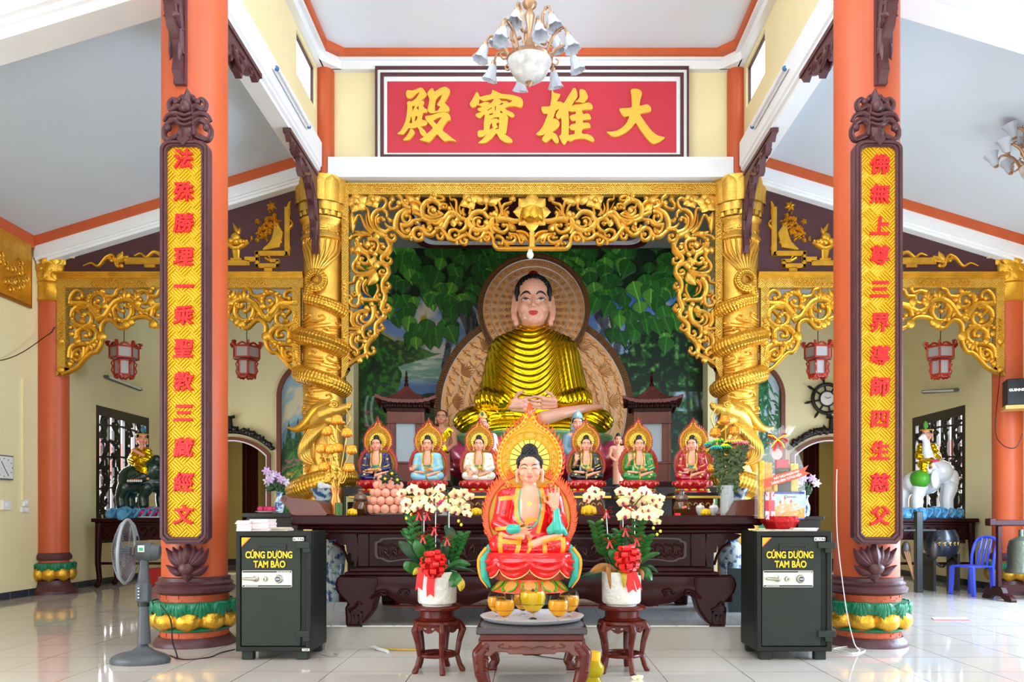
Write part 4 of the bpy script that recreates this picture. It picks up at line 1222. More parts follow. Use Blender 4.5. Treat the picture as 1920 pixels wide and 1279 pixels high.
# ---- gilt reliefs on the maroon pediments
def pediment(s):
 y = YC - .12; mb = MB(); d = y
 T = lambda p: ((lambda X: X if s < 0 else -X)(ax(100 + p[0] / 3.654, d) - 0.0), az(350 + p[1] / 3.654, d))
 f = 1 / 3.654 / FPX * d
 def S(src, w0, w1, ball=0, dep=.035, groove=True): mb.stroke([T(p) for p in pt(src)], w0 * f, w1 * f, 0, dep, 6, ball=ball * f, groove=groove)
 def BAR(x0, z0, x1, z1, w=34):
  (a, b), (c, e) = T((x0, z0)), T((x1, z1)); h = w * f / 2
  mb.box(min(a, c) - h, max(a, c) + h, -.03, 0, min(b, e) - h, max(b, e) + h); mb.box(min(a, c) - h * .6, max(a, c) + h * .6, -.042, -.03, min(b, e) - h * .6, max(b, e) + h * .6)
 def LF(a, b, w, dep=.04): mb.leaf2(T(a), T(b), w * f, 0, dep)
 S('205,545 260,525 310,545 365,490 420,510', 10, 34); S('420,510 470,500 520,490', 40, 40); S('360,490 400,470 420,490 400,510', 26, 16, 12); S('430,500 440,545 470,545', 34, 22, 16); LF((440, 510), (475, 445), 50); LF((480, 510), (530, 485), 50)
 S('555,475 600,460 640,485 690,450 740,470 750,490', 12, 40); BAR(520, 512, 900, 512, 46); BAR(640, 545, 690, 545, 24)
 BAR(900, 525, 1330, 525, 36); BAR(1330, 500, 1400, 500, 34); BAR(1400, 460, 1400, 545, 30); BAR(1400, 460, 1600, 460, 34); BAR(1400, 545, 1540, 545, 32); BAR(1540, 515, 1540, 545, 30); BAR(1500, 510, 1540, 510, 24); BAR(1460, 570, 1490, 570, 26)
 BAR(1605, 160, 1605, 460, 36); S('1605,200 1615,130 1625,100', 40, 12)
 S('1610,300 1640,260 1620,230 1600,240', 22, 12, 10); S('1590,400 1620,420 1610,450', 22, 14, 10); S('1450,490 1490,510 1480,480', 22, 12, 10)
 # bowl of fruit
 for p in ((1250, 505), ): BAR(1225, 500, 1285, 500, 16)
 S('1255,500 1252,450 1250,420', 40, 60); S('1195,370 1215,410 1255,425 1300,405 1335,375', 34, 34); S('1200,375 1265,395 1335,375', 26, 26)
 for cx, cz, r in ((1250, 350, 34), (1220, 375, 22), (1285, 378, 22), (1255, 380, 24), (1310, 380, 16)):
  X, Z = T((cx, cz)); mb.ell((X, -.02, Z), (r * f, .05, r * f), 10, 7)
 LF((1270, 330), (1230, 250), 34); LF((1265, 335), (1280, 275), 26)
 # vase of flowers
 rs = random.Random(8)
 for k in range(9): S('%d,%d %d,%d %d,%d' % (1440 + 13 * k, 435 - 2 * k, 1500 + 8 * k, 370 - 3 * k, 1530 + 5 * k, 250 + 8 * k), 20, 22, groove=False)
 S('1470,400 1520,410 1570,380', 24, 20)
 for k in range(70):
  t = rs.uniform(0, 1); cx = 1380 + 150 * t + rs.uniform(-30, 30); cz = 350 - 190 * t * rs.uniform(.4, 1) + rs.uniform(-20, 40)
  a = rs.uniform(0, 6.28); LF((cx, cz), (cx + 30 * math.cos(a), cz + 30 * math.sin(a)), 18, .05)
 for cx, cz in ((1440, 280), (1480, 310), (1490, 260), (1450, 330), (1420, 300), (1510, 220), (1400, 240), (1465, 225)):
  for q in range(5):
   a = q * 1.257; LF((cx, cz), (cx + 24 * math.cos(a), cz + 24 * math.sin(a)), 20, .06)
 for q in range(6):
  a = q * 1.047 + .3; LF((1495, 135), (1495 + 40 * math.cos(a), 135 + 40 * math.sin(a)), 24, .05)
 o = mb.build('pediment_relief', GOLD2); o.location = (0, y + .005, 0)
 tag(o, 'gilt relief of a flower vase and a fruit bowl on the %s maroon gable' % ('left' if s < 0 else 'right'), 'relief', 'gilt reliefs on the gables', 'thing')
pediment(-1); pediment(1)

# ---- the red name board
DB = YC - .16
bx = lambda p: ax(p, DB); bz = lambda p: az(p, DB)
B0 = thing('name_board', (0, DB, 0), 'wide red board with four large gold characters high over the altar', 'sign board')
def ring(a, b, y0, y1): return MB().prism([[(bx(a[0]), bz(a[3])), (bx(a[1]), bz(a[3])), (bx(a[1]), bz(a[2])), (bx(a[0]), bz(a[2]))], [(bx(b[0]), bz(b[3])), (bx(b[1]), bz(b[3])), (bx(b[1]), bz(b[2])), (bx(b[0]), bz(b[2]))]], y0, y1)
r0, r1, r2, r3, r4 = (704.5, 1290.5, 127.5, 309), (708.5, 1287, 133, 299), (714, 1281, 139, 296), (720, 1275, 145, 292), (726, 1268, 153.5, 288)
f = ring(r0, r1, -.06, .05); q = ring(r2, r3, -.05, .05); f.add(q.v, q.f); f.build('outer_frame', MAROON, B0, bevel=.006)
f = ring(r1, r2, -.035, .05); q = ring(r3, r4, -.025, .05); f.add(q.v, q.f); f.build('white_frame', WHITE, B0, bevel=.004)
MB().box(bx(725), bx(1269), -.005, .05, bz(289), bz(153)).build('red_panel', mat('red_board_paint', (196, 48, 66), 0.5, var=.03, vscale=2), B0)
GCHAR = mat('gold_character_paint', (236, 184, 66), 0.45, 0.15, bump=.15, bscale=70)
GA = (740, 150, 7.68); GB = (990, 150, 7.111)
CH = [
 (GA, ['185,170 260,175 320,155 385,130 420,155 450,195 470,235 445,270 390,320 425,325 432,360 415,385 435,425 470,445 480,480 455,492 415,500 400,590 440,600 475,625 470,660 430,680 370,690 280,715 215,715 190,735 150,790 120,805 45,795 90,755 130,690 165,600 185,480 190,400 185,350 210,325 250,330 310,290 365,200 330,215 290,250 240,290 190,280 170,230|258,400 300,395 265,470|315,420 350,395 352,458|245,540 255,600 260,640 215,645 235,580|305,545 335,540 330,580 310,610 295,610',
  '240,720 290,760 290,790 240,860 200,885 125,885 170,840 210,780', '330,700 370,690 440,750 465,800 440,840 400,820 370,780 355,730',
  '485,200 520,155 560,150 580,195 650,150 700,130 735,125 775,145 803,180 790,230 750,310 725,350 780,410 795,445 785,475 740,485 650,490 550,505 500,490 480,450 500,360 505,290 478,235|690,235 640,265 600,310 585,390 588,482 630,460 665,410 620,390 620,370 660,310',
  '445,550 530,535 620,505 730,490 790,520 812,570 805,600 765,615 690,735 760,800 830,860 895,905 840,900 780,895 720,905 660,850 615,808 560,860 500,920 440,905 365,885 420,850 480,790 555,720 510,660 465,610|560,610 610,665 685,560 620,575']),
 (GA, ['1180,195 1215,225 1230,265 1310,245 1385,230 1405,190 1410,165 1480,195 1550,225 1650,232 1740,250 1810,275 1840,310 1850,350 1840,400 1805,418 1740,400 1650,400 1600,425 1580,430 1650,470 1710,500 1725,540 1700,560 1660,550 1605,515 1635,560 1625,660 1605,790 1575,795 1640,835 1690,880 1695,915 1650,925 1600,920 1545,890 1510,860 1490,820 1460,790 1400,860 1320,920 1260,930 1205,925 1260,880 1330,800 1290,830 1235,845 1200,825 1200,765 1230,745 1285,740 1285,640 1300,520 1260,550 1220,570 1180,550 1165,520 1200,500 1250,480 1205,460 1200,430 1260,410 1190,380 1170,410 1110,415 1085,370 1110,320 1150,250|1225,300 1285,330 1435,292 1400,345 1345,388 1375,350 1310,335 1215,370|1500,288 1600,290 1695,320 1650,355 1610,325 1540,325|1505,385 1540,350 1575,355 1540,380|1320,465 1400,415 1405,425 1350,460|1445,400 1460,395 1455,465 1445,460|1525,460 1565,495 1525,500|1360,510 1415,495 1415,520 1370,528|1375,598 1440,560 1505,558 1505,605 1480,580 1430,578|1370,735 1375,670 1400,635 1410,700 1430,705|1440,730 1500,725 1505,630 1460,650 1490,700']),
 (GB, ['315,130 345,190 430,210 410,260 385,310 430,305 475,330 520,260 570,180 605,130 635,140 655,200 655,250 620,300 580,365 620,350 690,345 740,335 800,320 845,345 860,380 850,408 790,415 720,425 735,475 790,465 825,490 838,540 800,548 735,555 735,590 785,588 820,605 832,650 800,662 725,675 720,735 790,740 850,770 880,815 870,842 820,830 760,805 690,800 620,810 565,838 525,825 500,865 475,880 450,850 430,810 415,765 440,745 445,650 442,525 405,545 380,520 370,485 400,430 420,410 370,430 340,520 310,600 270,680 200,755 105,745 150,700 200,630 245,520 260,470 210,470 185,430 175,390 200,375 290,370 300,320 315,240|535,430 590,445 635,440 632,475 580,485 550,510 570,555 600,568 635,562 630,600 570,615 545,650 570,685 620,690 618,740 580,748 540,755 545,600 540,480',
  '330,545 360,535 400,560 420,600 410,640 370,680 325,715 370,740 400,790 410,840 390,862 360,855 335,825 315,800 270,830 240,852 200,835 185,805 210,765 250,690 300,600',
  '690,150 720,147 760,165 790,225 795,260 770,295 740,330 690,318 625,312 660,290 685,250 683,190']),
 (GB, ['1365,160 1390,140 1440,138 1490,155 1515,195 1505,245 1490,300 1485,362 1530,355 1585,345 1625,375 1637,405 1630,440 1570,455 1495,470 1500,500 1560,590 1620,670 1680,730 1740,765 1820,785 1775,825 1735,850 1680,868 1640,860 1580,800 1520,720 1470,650 1430,590 1380,650 1310,710 1230,755 1160,772 1110,765 1075,740 1045,710 1110,708 1190,690 1260,645 1310,590 1345,500 1290,512 1255,490 1230,450 1215,405 1290,395 1375,385 1378,300 1375,220']),
]
for (ox, oz, k), pieces in CH:
 m = MB()
 for i, pc in enumerate(pieces):
  loops = []
  for j, l in enumerate(pc.split('|')):
   q = [np.array((bx(ox + a / k), bz(oz + b / k))) for a, b in pt(l)]
   loops.append([tuple(v) for v in (cr(q, 2, True) if j == 0 else q)])
  m.prism(loops, -.045 - .002 * i, -.002)
 m.build('gold_character', GCHAR, B0, sharp=30)
# ------------------------------------------------------------ statues
HV = 1.0
def head_blob(b, hz, hw, y0, big=False):
 """head with brow, nose, lips, chin and long-lobed ears: hw = half width, hz = eye height"""
 k = hw / 22
 V = lambda x, y, z: (x * k, y0 + y * k, hz + z * k * HV)
 E = lambda c, r: b.ell(V(*c), (r[0] * k, r[1] * k, r[2] * k * HV), 20, 14)
 E((0, 2, 4), (21.5, 25, 25)); E((0, -2, -12), (18, 20, 17)); E((0, -12, -19), (10, 9, 8)); E((0, -6, 12), (19, 19, 14))
 for s in (-1, 1):
  E((s * 11, -13, -8), (8, 8.5, 8)); E((s * 9.5, -16.5, .5), (5.2, 5.4, 3.2))
  E((s * 22.5, 3, -2), (3.4, 6, 9)); b.limb([V(s * 23.5, 2, -2), V(s * 24, 2, -13), V(s * 22.5, 0, -23)], [3.4 * k, 3 * k, 4 * k], 8)
 b.limb([V(0, -21, 4), V(0, -24.5, -4), V(0, -25.5, -7.5)], [2.0 * k, 2.6 * k, 3.4 * k], 10); E((-3, -22.5, -8), (2.4, 3, 2)); E((3, -22.5, -8), (2.4, 3, 2))
 E((0, -20, -14.2), (6.0, 3, 1.9)); E((0, -19.6, -17), (5.0, 3, 1.9))
def hand_blob(b, o, up, side, nrm, L, curl=.3, spread=.5, pinch=False, thumb=1):
 """palm, four fingers and a thumb; o = wrist, up = along fingers, side = towards the thumb"""
 o = Vector(o); up = Vector(up).normalized(); side = Vector(side).normalized(); nrm = Vector(nrm).normalized()
 pl = L * .5
 for q in (-.17, 0, .17): b.cap2(o + side * (q * L * .7) + up * L * .05, o + side * (q * L) + up * pl, L * .11, L * .105, 8)
 for i, (q, ln) in enumerate(((.24, .43), (.08, .5), (-.08, .46), (-.22, .36))):
  p = o + side * q * L + up * pl; c = curl; d = up + side * (q * spread)
  if pinch and i == 0: c = 1.5
  for s in range(3):
   d = (d + nrm * (c * (.25 + .2 * s))).normalized(); e = p + d * (ln * L * (.42, .33, .25)[s])
   b.cap2(p, e, L * (.062 - .008 * s), L * (.056 - .008 * s), 7); p = e
 p = o + side * L * .2 + up * L * .12
 for s, d in enumerate((side * .8 + up * .5 + nrm * .2, up * .9 + side * .25 + nrm * (.5 if pinch else .2))):
  e = p + d.normalized() * L * (.24, .22)[s]; b.cap2(p, e, L * .07, L * .055, 7); p = e
def face_paint(me, hz, hw, y0, parent, lips, off, closed=True, scale_brow=1.0, dot=True):
 t = bvh(me); k = hw / 22; X = lambda x: x * k; Z = lambda z: hz + z * k * HV
 b = MB()
 for s in (-1, 1):
  decal_line(b, t, [(X(s * 3.6), Z(4.2)), (X(s * 7.5), Z(7.0)), (X(s * 12.5), Z(7.0)), (X(s * 17.5), Z(4.4))], lambda u: k * (1.7 * scale_brow * math.sin(PI * (.12 + .8 * u)) + .2), 0, off, 6)
  decal_line(b, t, [(X(s * 4.6), Z(-1.2)), (X(s * 8), Z(.4)), (X(s * 12), Z(.6)), (X(s * 17), Z(-.6 + (.8 if not closed else 0)))], lambda u: k * (1.15 * math.sin(PI * (.15 + .75 * u)) + .15), 0, off * 1.6, 6)
 b.build('painted_brows', EYED if closed else BLACK, parent)
 if not closed:
  w = MB(); d = MB()
  for s in (-1, 1):
   decal_line(w, t, [(X(s * 5.2), Z(-1.4)), (X(s * 9), Z(-.9)), (X(s * 12), Z(-.7)), (X(s * 15.5), Z(-.8))], lambda u: k * 1.5 * math.sin(PI * (.08 + .84 * u)), 0, off * 1.2, 6)
   decal_line(d, t, [(X(s * 7.6), Z(-.9)), (X(s * 10), Z(-.6)), (X(s * 12.4), Z(-.6))], lambda u: k * 1.5 * math.sin(PI * (.25 + .5 * u)), 0, off * 1.5, 6)
  w.build('painted_eye_whites', EYEW, parent); d.build('painted_irises', mat('grey_green_iris_paint', (54, 58, 52), .25), parent)
 m = MB()
 decal_line(m, t, [(X(-6.4), Z(-14.6)), (X(-3), Z(-14.2)), (X(0), Z(-14.6)), (X(3), Z(-14.2)), (X(6.4), Z(-14.6))], lambda u: k * 2.6 * math.sin(PI * (.06 + .88 * u)) ** .7, 0, off, 6)
 decal_line(m, t, [(X(-5.4), Z(-15.6)), (X(0), Z(-17)), (X(5.4), Z(-15.6))], lambda u: k * 3.0 * math.sin(PI * (.06 + .88 * u)) ** .7, 0, off * 1.2, 8)
 m.build('painted_lips', lips, parent)
 if dot:
  q = MB(); h = hit(t, 0, Z(9.5))
  if h is not None: q.ell(h, k * .9, 8, 6)
  q.build('forehead_jewel', EYEW, parent)
def hair_curls(b, hz, hw, y0, n=150, rr=2.7, bun=True):
 k = hw / 22; kz = k * HV
 b.ell((0, y0 + 4 * k, hz + 11 * kz), (23.2 * k, 25 * k, 20 * kz), 24, 16)
 b.ell((0, y0 + 9 * k, hz + 2 * kz), (23 * k, 20 * k, 22 * kz), 20, 14)
 for s in (-1, 1): b.limb([(s * 20.6 * k, y0 - 7 * k, hz + 15 * kz), (s * 21.8 * k, y0 - 4 * k, hz + 2 * kz)], [3.2 * k, 1.6 * k], 8)
 if bun: b.ell((0, y0 + 3 * k, hz + 31 * kz), (14 * k, 14 * k, 15 * kz), 18, 12)
 if n:
  for i in range(n):
   z = 1 - (i + .5) / n * 1.02; a = i * 2.39996; r = math.sqrt(max(0, 1 - z * z))
   x, y = r * math.cos(a), r * math.sin(a)
   if z < .22 and y < -.25: continue
   b.ell((x * 23 * k, y0 + 4 * k + y * 24.6 * k, hz + 11 * kz + z * 19.6 * kz), rr * k, 7, 5)
  for i in range(n // 3 if bun else 0):
   z = 1 - (i + .5) / (n // 3) * 1.2; a = i * 2.39996; r = math.sqrt(max(0, 1 - z * z))
   b.ell((r * math.cos(a) * 13.8 * k, y0 + 3 * k + r * math.sin(a) * 13.8 * k, hz + 31 * kz + z * 14.8 * kz), rr * k, 7, 5)
def halo(parent, U, fine, plate, rim, flame, disc, line, y=34):
 """two joined discs edged with flames; U scales units to metres"""
 up = [(0, 268)] + [(14, 246), (34, 232), (50, 212), (58, 188), (56, 160), (44, 138), (30, 126)]
 lo = [(81 * math.cos(a), 70 + 85 * math.sin(a)) for a in np.linspace(-1.15, 1.2, 16)]
 s = lambda p, sc=1.0, c=(0, 0): ((c[0] + (p[0] - c[0]) * sc) * U, (c[1] + (p[1] - c[1]) * sc) * U)
 half = up + []
 o1 = [s(p) for p in half] + [s((-p[0], p[1])) for p in half[::-1][:-1]]
 o2 = [s(p) for p in lo] + [s((-p[0], p[1])) for p in lo[::-1]]
 MB().prism(o1, (y) * U, (y + 8) * U).prism(o2, (y + 2) * U, (y + 10) * U).build('halo_plate', plate, parent)
 r = MB()
 r.stroke([p for p in o1], 9 * U, 9 * U, y * U, 4 * U, 4, closed=True)
 r.stroke([p for p in o2[:16]], 9 * U, 9 * U, (y + 2) * U, 4 * U, 3); r.stroke([p for p in o2[16:]], 9 * U, 9 * U, (y + 2) * U, 4 * U, 3)
 circ = lambda rad, cz, n=28: [(rad * U * math.cos(t), (cz + rad * math.sin(t)) * U) for t in np.linspace(0, 2 * PI, n, endpoint=False)]
 r.stroke(circ(40, 180), 3.5 * U, 3.5 * U, y * U, 3 * U, 2, closed=True); r.stroke(circ(54, 180), 2.5 * U, 2.5 * U, y * U, 3 * U, 2, closed=True)
 for sg in (1, -1):
  for a in np.linspace(-.9, 1.0, 9 if fine else 6):
   cx, cz = sg * 58 * math.cos(a), 72 + 60 * math.sin(a); w = 8
   r.stroke([((cx - sg * 9) * U, (cz - 8) * U), ((cx + sg * 2) * U, (cz - 6) * U), ((cx + sg * 6) * U, (cz + 2) * U), (cx * U, (cz + 6) * U), ((cx - sg * 3) * U, (cz + 1) * U)], 4 * U, 2 * U, (y + 2) * U, 4 * U, 3, ball=2.2 * U)
  for a in np.linspace(-.5, 1.35, 7 if fine else 5):
   cx, cz = sg * 47 * math.cos(a), 180 + 47 * math.sin(a)
   r.stroke([((cx - sg * 4) * U, (cz - 5) * U), ((cx + sg * 3) * U, cz * U), ((cx - sg * 1) * U, (cz + 4) * U)], 3 * U, 1.5 * U, y * U, 3 * U, 3, ball=1.6 * U)
  for a in np.linspace(-.7, .6, 5):
   cx, cz = sg * 36 * math.cos(a), 90 + 44 * math.sin(a)
   r.stroke([(cx * U, (cz - 10) * U), ((cx + sg * 8) * U, (cz - 4) * U), ((cx + sg * 8) * U, (cz + 5) * U), ((cx + sg * 2) * U, (cz + 4) * U)], 3.5 * U, 1.8 * U, (y + 2) * U, 4 * U, 3, ball=2 * U)
 for q in (0, 1, 2): r.stroke([(-10 * U, (238 + 7 * q) * U), (0, (243 + 7 * q) * U), (10 * U, (238 + 7 * q) * U)], 3 * U, 3 * U, y * U, 3 * U, 3)
 r.build('halo_relief', rim, parent)
 d = MB().prism(circ(38, 180, 40), (y - 2) * U, (y + 1) * U); d.build('sun_disc', disc, parent)
 rays = MB()
 for k in range(20):
  a = 2 * PI * k / 20
  rays.tube([(14 * U * math.cos(a), (y - 2) * U, (180 + 14 * math.sin(a)) * U), (38 * U * math.cos(a), (y - 2) * U, (180 + 38 * math.sin(a)) * U)], .7 * U, 4)
 rays.build('sun_rays', line, parent)
 fl = MB(); rs = random.Random(2)
 def fringe(pts, sg):
  P = cr(pts, 6); L = len(P)
  for i in range(1, L - 1, 2):
   t = P[i + 1] - P[i - 1]; t = t / np.hypot(*t); nx, nz = -sg * t[1], sg * t[0]
   n_ = np.array((nx, nz)); q = rs.uniform(.8, 1.2); up = np.array((0, U))
   fl.stroke([tuple(P[i] - n_ * 1 * U), tuple(P[i] + n_ * 4 * U * q - up), tuple(P[i] + n_ * 7 * U * q + up), tuple(P[i] + n_ * 8 * U * q + up * 4), tuple(P[i] + n_ * 10 * U * q + up * 8)], 9 * U, 1.2 * U, (y + 1) * U, 5 * U, 4, groove=False)
   fl.ell((P[i][0], (y - 1) * U, P[i][1]), (4 * U, 3 * U, 4 * U), 6, 4)
 fringe([s(p) for p in half], 1); fringe([s((-p[0], p[1])) for p in half], -1)
 fringe([s(p) for p in lo[::-1]], 1); fringe([s((-p[0], p[1])) for p in lo[::-1]], -1)
 fl.leaf2((0, 262 * U), (0, 290 * U), 12 * U, y * U, 6 * U)
 fl.build('halo_flames', flame, parent)

def seated_figure(root, U, robe, trim, lining, skin, pose, fine, lips, curls=120, sash=None, voxel=None):
 """cross-legged figure about 212 units high from seat to crown; front is -y"""
 vx = (voxel or (1.15 if fine else 1.7)) * U
 u = lambda *p: tuple(v * U for v in p)
 b = MB()
 head_blob(b, 160 * U, 22 * U, -6 * U)
 b.cap2(u(0, -4, 118), u(0, -6, 140), 13.5 * U, 13 * U)
 b.ell(u(0, -13, 88), u(24 if fine else 21, 18, 46), 20, 14); b.ell(u(0, -4, 112), u(36, 13, 13), 16, 10)
 b.ell(u(0, -2, 45), u(34, 24, 44), 16, 12)
 rb = MB()
 rb.ell(u(0, 0, 58), u(41, 27, 62), 20, 14); rb.cap2(u(-36, 2, 112), u(36, 2, 112), 15 * U, 15 * U, 14); rb.ell(u(0, 2, 100), u(40, 22, 28), 18, 12)
 for s in (-1, 1):
  rb.limb([u(s * 18, -8, 20), u(s * 56, -16, 20)], [24 * U, 20 * U], 14); rb.ell(u(s * 50, -14, 19), u(26, 22, 20), 16, 10)
  rb.limb([u(s * 45, 1, 108), u(s * 53, 2, 62)], [17 * U, 18 * U], 14)
 rb.limb([u(-50, -18, 12), u(0, -34, 10), u(50, -18, 12)], [15 * U, 12 * U, 15 * U], 12)
 # shins and feet laid across
 b.limb([u(-52, -26, 38), u(-14, -38, 34)], [6 * U, 6 * U], 10)
 b.limb([u(4, -40, 20), u(30, -36, 30), u(58, -27, 38)], [8 * U, 7 * U, 4 * U], 10)
 b.limb([u(0, -12, 24), u(4, -40, 20)], [6 * U, 7 * U], 8)
 low = -1 if pose in ('right_up', 'both') else 1                        # which hand lies in the lap
 for s in (-1, 1):
  raised = (pose == 'right_up' and s > 0) or (pose == 'left_up' and s < 0)
  if raised:
   el = (s * 55, -6, 58); wr = (s * 46, -32, 88)
   rb.limb([u(s * 52, 0, 64), u(*el)], [17 * U, 16 * U], 12)
   b.limb([u(s * 50, 0, 80), u(*el), u(*wr)], [8 * U, 8 * U, 6.2 * U], 10)
   if fine: rb.limb([u(*el), u(s * 49, -22, 72)], [17 * U, 13 * U], 12)
   hand_blob(b, u(wr[0] - s * 1, wr[1] - 1, wr[2] + 2), (-s * .05, -.1, 1), (-s, 0, 0), (0, -1, 0), 40 * U * (1 if fine else .9), .18, .4, pinch=True)
  elif pose == 'knee' and s < 0:
   b.limb([u(-50, 0, 90), u(-55, -8, 60), u(-40, -34, 36)], [9 * U, 9 * U, 6 * U], 10)
   hand_blob(b, u(-39, -36, 36), (.1, -.4, -1), (1, 0, 0), (0, -1, 0), 30 * U, .2, .3)
  elif pose == 'palm' and s < 0:
   b.limb([u(-50, 0, 90), u(-57, -8, 60), u(-62, -30, 48)], [9 * U, 9 * U, 6 * U], 10)
   hand_blob(b, u(-62, -31, 48), (-.6, -1, .1), (0, 0, 1), (0, -.3, 1), 30 * U, .2, .3)
  else:
   el = (s * 56, -8, 58); wr = (s * 24, -40, 45)
   b.limb([u(s * 52, 0, 80), u(*el), u(*wr)], [8 * U, 8 * U, 6.5 * U], 10)
   rb.limb([u(*el), u(s * 34, -30, 47)], [17 * U, 13 * U], 12)
   hand_blob(b, u(wr[0], wr[1], wr[2] + .5), (-s, -.12, -.02), (0, -.4, 1), (0, -.5, .5), 30 * U, .5, .25)
 bm_ = remesh(b, vx, 3, .5)
 put('body', bm_, skin, root)
 r_ = remesh(rb, vx * 1.25, 5)
 put('robe', r_, robe, root)
 face_paint(bm_, 160 * U, 22 * U, -6 * U, root, lips, .25 * U, closed=True, scale_brow=1 if fine else 1.3)
 h = MB(); hair_curls(h, 160 * U, 22 * U, -6 * U, curls, 2.9)
 h.build('hair', HAIR, root)
 t = bvh(bm_, r_); D = lambda mb, pts, w0, w1, n=8: decal_line(mb, t, [(x * U, z * U) for x, z in pts], w0 * U, w1 * U, .7 * U, n, cross=5)
 tb = MB(); lb = MB()
 k = 1.0 if fine else .9
 D(tb, [(-17, 130), (-23 * k, 118), (-24.5 * k, 95), (-24 * k, 72), (-18 * k, 60), (-8, 54)], 8, 7); D(tb, [(17, 130), (23 * k, 118), (25.5 * k, 95), (23 * k, 72), (18, 52), (15, 40)], 8, 7)
 D(lb, [(-15 * k, 128), (-19 * k, 112), (-20 * k, 90), (-19 * k, 70), (-12, 57), (0, 52), (10, 56), (18 * k, 70), (20.5 * k, 92), (19 * k, 112), (15 * k, 128)], 3.2, 3.2, 6)
 if fine:
  D(tb, [(-58, 104), (-40, 106), (-24, 107)], 8, 8); D(tb, [(24, 107), (36, 106)], 8, 8); D(tb, [(-7, 66), (15, 66)], 7, 7); D(tb, [(0, 70), (-6, 58), (-10, 52)], 8, 8)
  D(tb, [(-66, 48), (-46, 50), (-28, 55)], 7, 6); D(tb, [(-53, 41), (-54, 20), (-53, 3)], 8, 8); D(tb, [(-19, 36), (-20, 18), (-24, 3)], 9, 8); D(tb, [(-50, 26), (-36, 25), (-20, 24)], 8, 8)
  D(tb, [(27, 22), (28, 12), (28, 2)], 8, 8); D(tb, [(61, 33), (62, 18), (60, 3)], 9, 8); D(tb, [(24, 24), (42, 30), (60, 33)], 7, 7); D(tb, [(-2, 34), (2, 18), (-4, 4)], 6, 5)
  fl = MB()
  for cx, cz in ((-37, 123), (-47, 80), (38, 122), (-42, 13), (-12, 20), (12, 10), (44, 14), (56, 84)):
   for q in range(6):
    a = q * PI / 3; decal_poly(fl, t, (cx + 3.2 * math.cos(a)) * U, (cz + 3.2 * math.sin(a)) * U, lambda w: (1.3 * U * math.cos(w), 1.3 * U * math.sin(w)), .8 * U, 8, 2)
  fl.build('painted_flowers', mat('dark_red_flower_paint', (130, 14, 20), .3), root)
 else:
  D(tb, [(-60, 70), (-45, 66), (-34, 68)], 5, 4); D(tb, [(60, 70), (46, 62), (36, 60)], 5, 4); D(tb, [(-4, 30), (0, 14), (-3, 3)], 4, 4)
  for cx, cz in ((-48, 26), (42, 14), (52, 96), (-50, 98), (50, 26)):
   decal_poly(tb, t, cx * U, cz * U, lambda w: (5 * U * math.cos(w) * (1 + .3 * math.cos(5 * w)), 4 * U * math.sin(w) * (1 + .3 * math.cos(5 * w))), .7 * U, 12, 2)
  if sash:
   sb = MB(); D(sb, [(-19, 66), (-8, 61), (0, 60), (8, 61), (19, 66)], 15, 15); sb.build('sash', sash, root)
   D(tb, [(-19, 73), (-8, 69), (0, 68), (8, 69), (19, 73)], 3, 3); D(tb, [(-14, 58), (-5, 52), (0, 50), (5, 52), (14, 58)], 3.4, 3.4)
 tb.build('robe_trim', trim, root)
 lb.build('robe_lining_edge', lining, root)
 em = MB(); decal_poly(em, t, 0, 95 * U, lambda w: (4.2 * U * math.cos(w) * (1 + .25 * math.cos(4 * w)), 4.2 * U * math.sin(w) * (1 + .25 * math.cos(4 * w))), .6 * U, 16, 2)
 em.build('chest_emblem', mat('pale_gold_emblem', (244, 196, 84), .35), root)
 return bm_, r_

FLAME = mat('orange_flame_paint', (226, 84, 22), .3, bump=.1, var=.25, vscale=40, coat=.3)
FLAMER = mat('red_flame_paint', (172, 28, 20), .3, var=.2, vscale=40, coat=.3)
PLATE = mat('olive_gold_halo_paint', (206, 160, 20), .35, .2, bump=.25, bscale=90, coat=.2)
PLATED = mat('dark_gold_halo_paint', (176, 124, 22), .35, .3, bump=.3, bscale=90)
RELG = mat('yellow_halo_relief_paint', (240, 178, 30), .3, .2, coat=.3)
SUND = mat('yellow_sun_disc_paint', (250, 198, 44), .3, .15, coat=.3)
RAYS = mat('dark_green_ray_paint', (70, 76, 20), .5)

# ---- the red-robed statue at the front
UR = 5.78 / 1500
rs_root = thing('red_robed_statue', (ax(993, 5.78), 5.78, az(1040, 5.78)), 'large red-robed seated statue with flaming halo behind the tray of candle glasses', 'statue')
seated_figure(rs_root, UR, REDR, ORTR, TEAL, SKINP, 'right_up', True, LIPS2, 260)
halo(rs_root, UR, True, PLATE, RELG, FLAME, SUND, RAYS, 30)
u = UR
sl = MB()
sl.limb([(49 * u, -30 * u, 84 * u), (50 * u, -30 * u, 66 * u), (52 * u, -28 * u, 48 * u)], [6.5 * u, 8 * u, 11 * u], 14); sl.limb([(44 * u, -32 * u, 60 * u), (38 * u, -32 * u, 46 * u)], [4 * u, 8 * u], 10); sl.limb([(56 * u, -28 * u, 56 * u), (66 * u, -24 * u, 40 * u)], [6 * u, 5 * u], 10)
put('sleeve_lining', remesh(sl, 1.2 * u, 4), TEAL, rs_root)
cf = MB(); cf.limb([(-34 * u, -36 * u, 48 * u), (-24 * u, -42 * u, 49 * u)], [10 * u, 9 * u], 12); put('cuff', remesh(cf, 1.2 * u, 3), TEAL, rs_root)
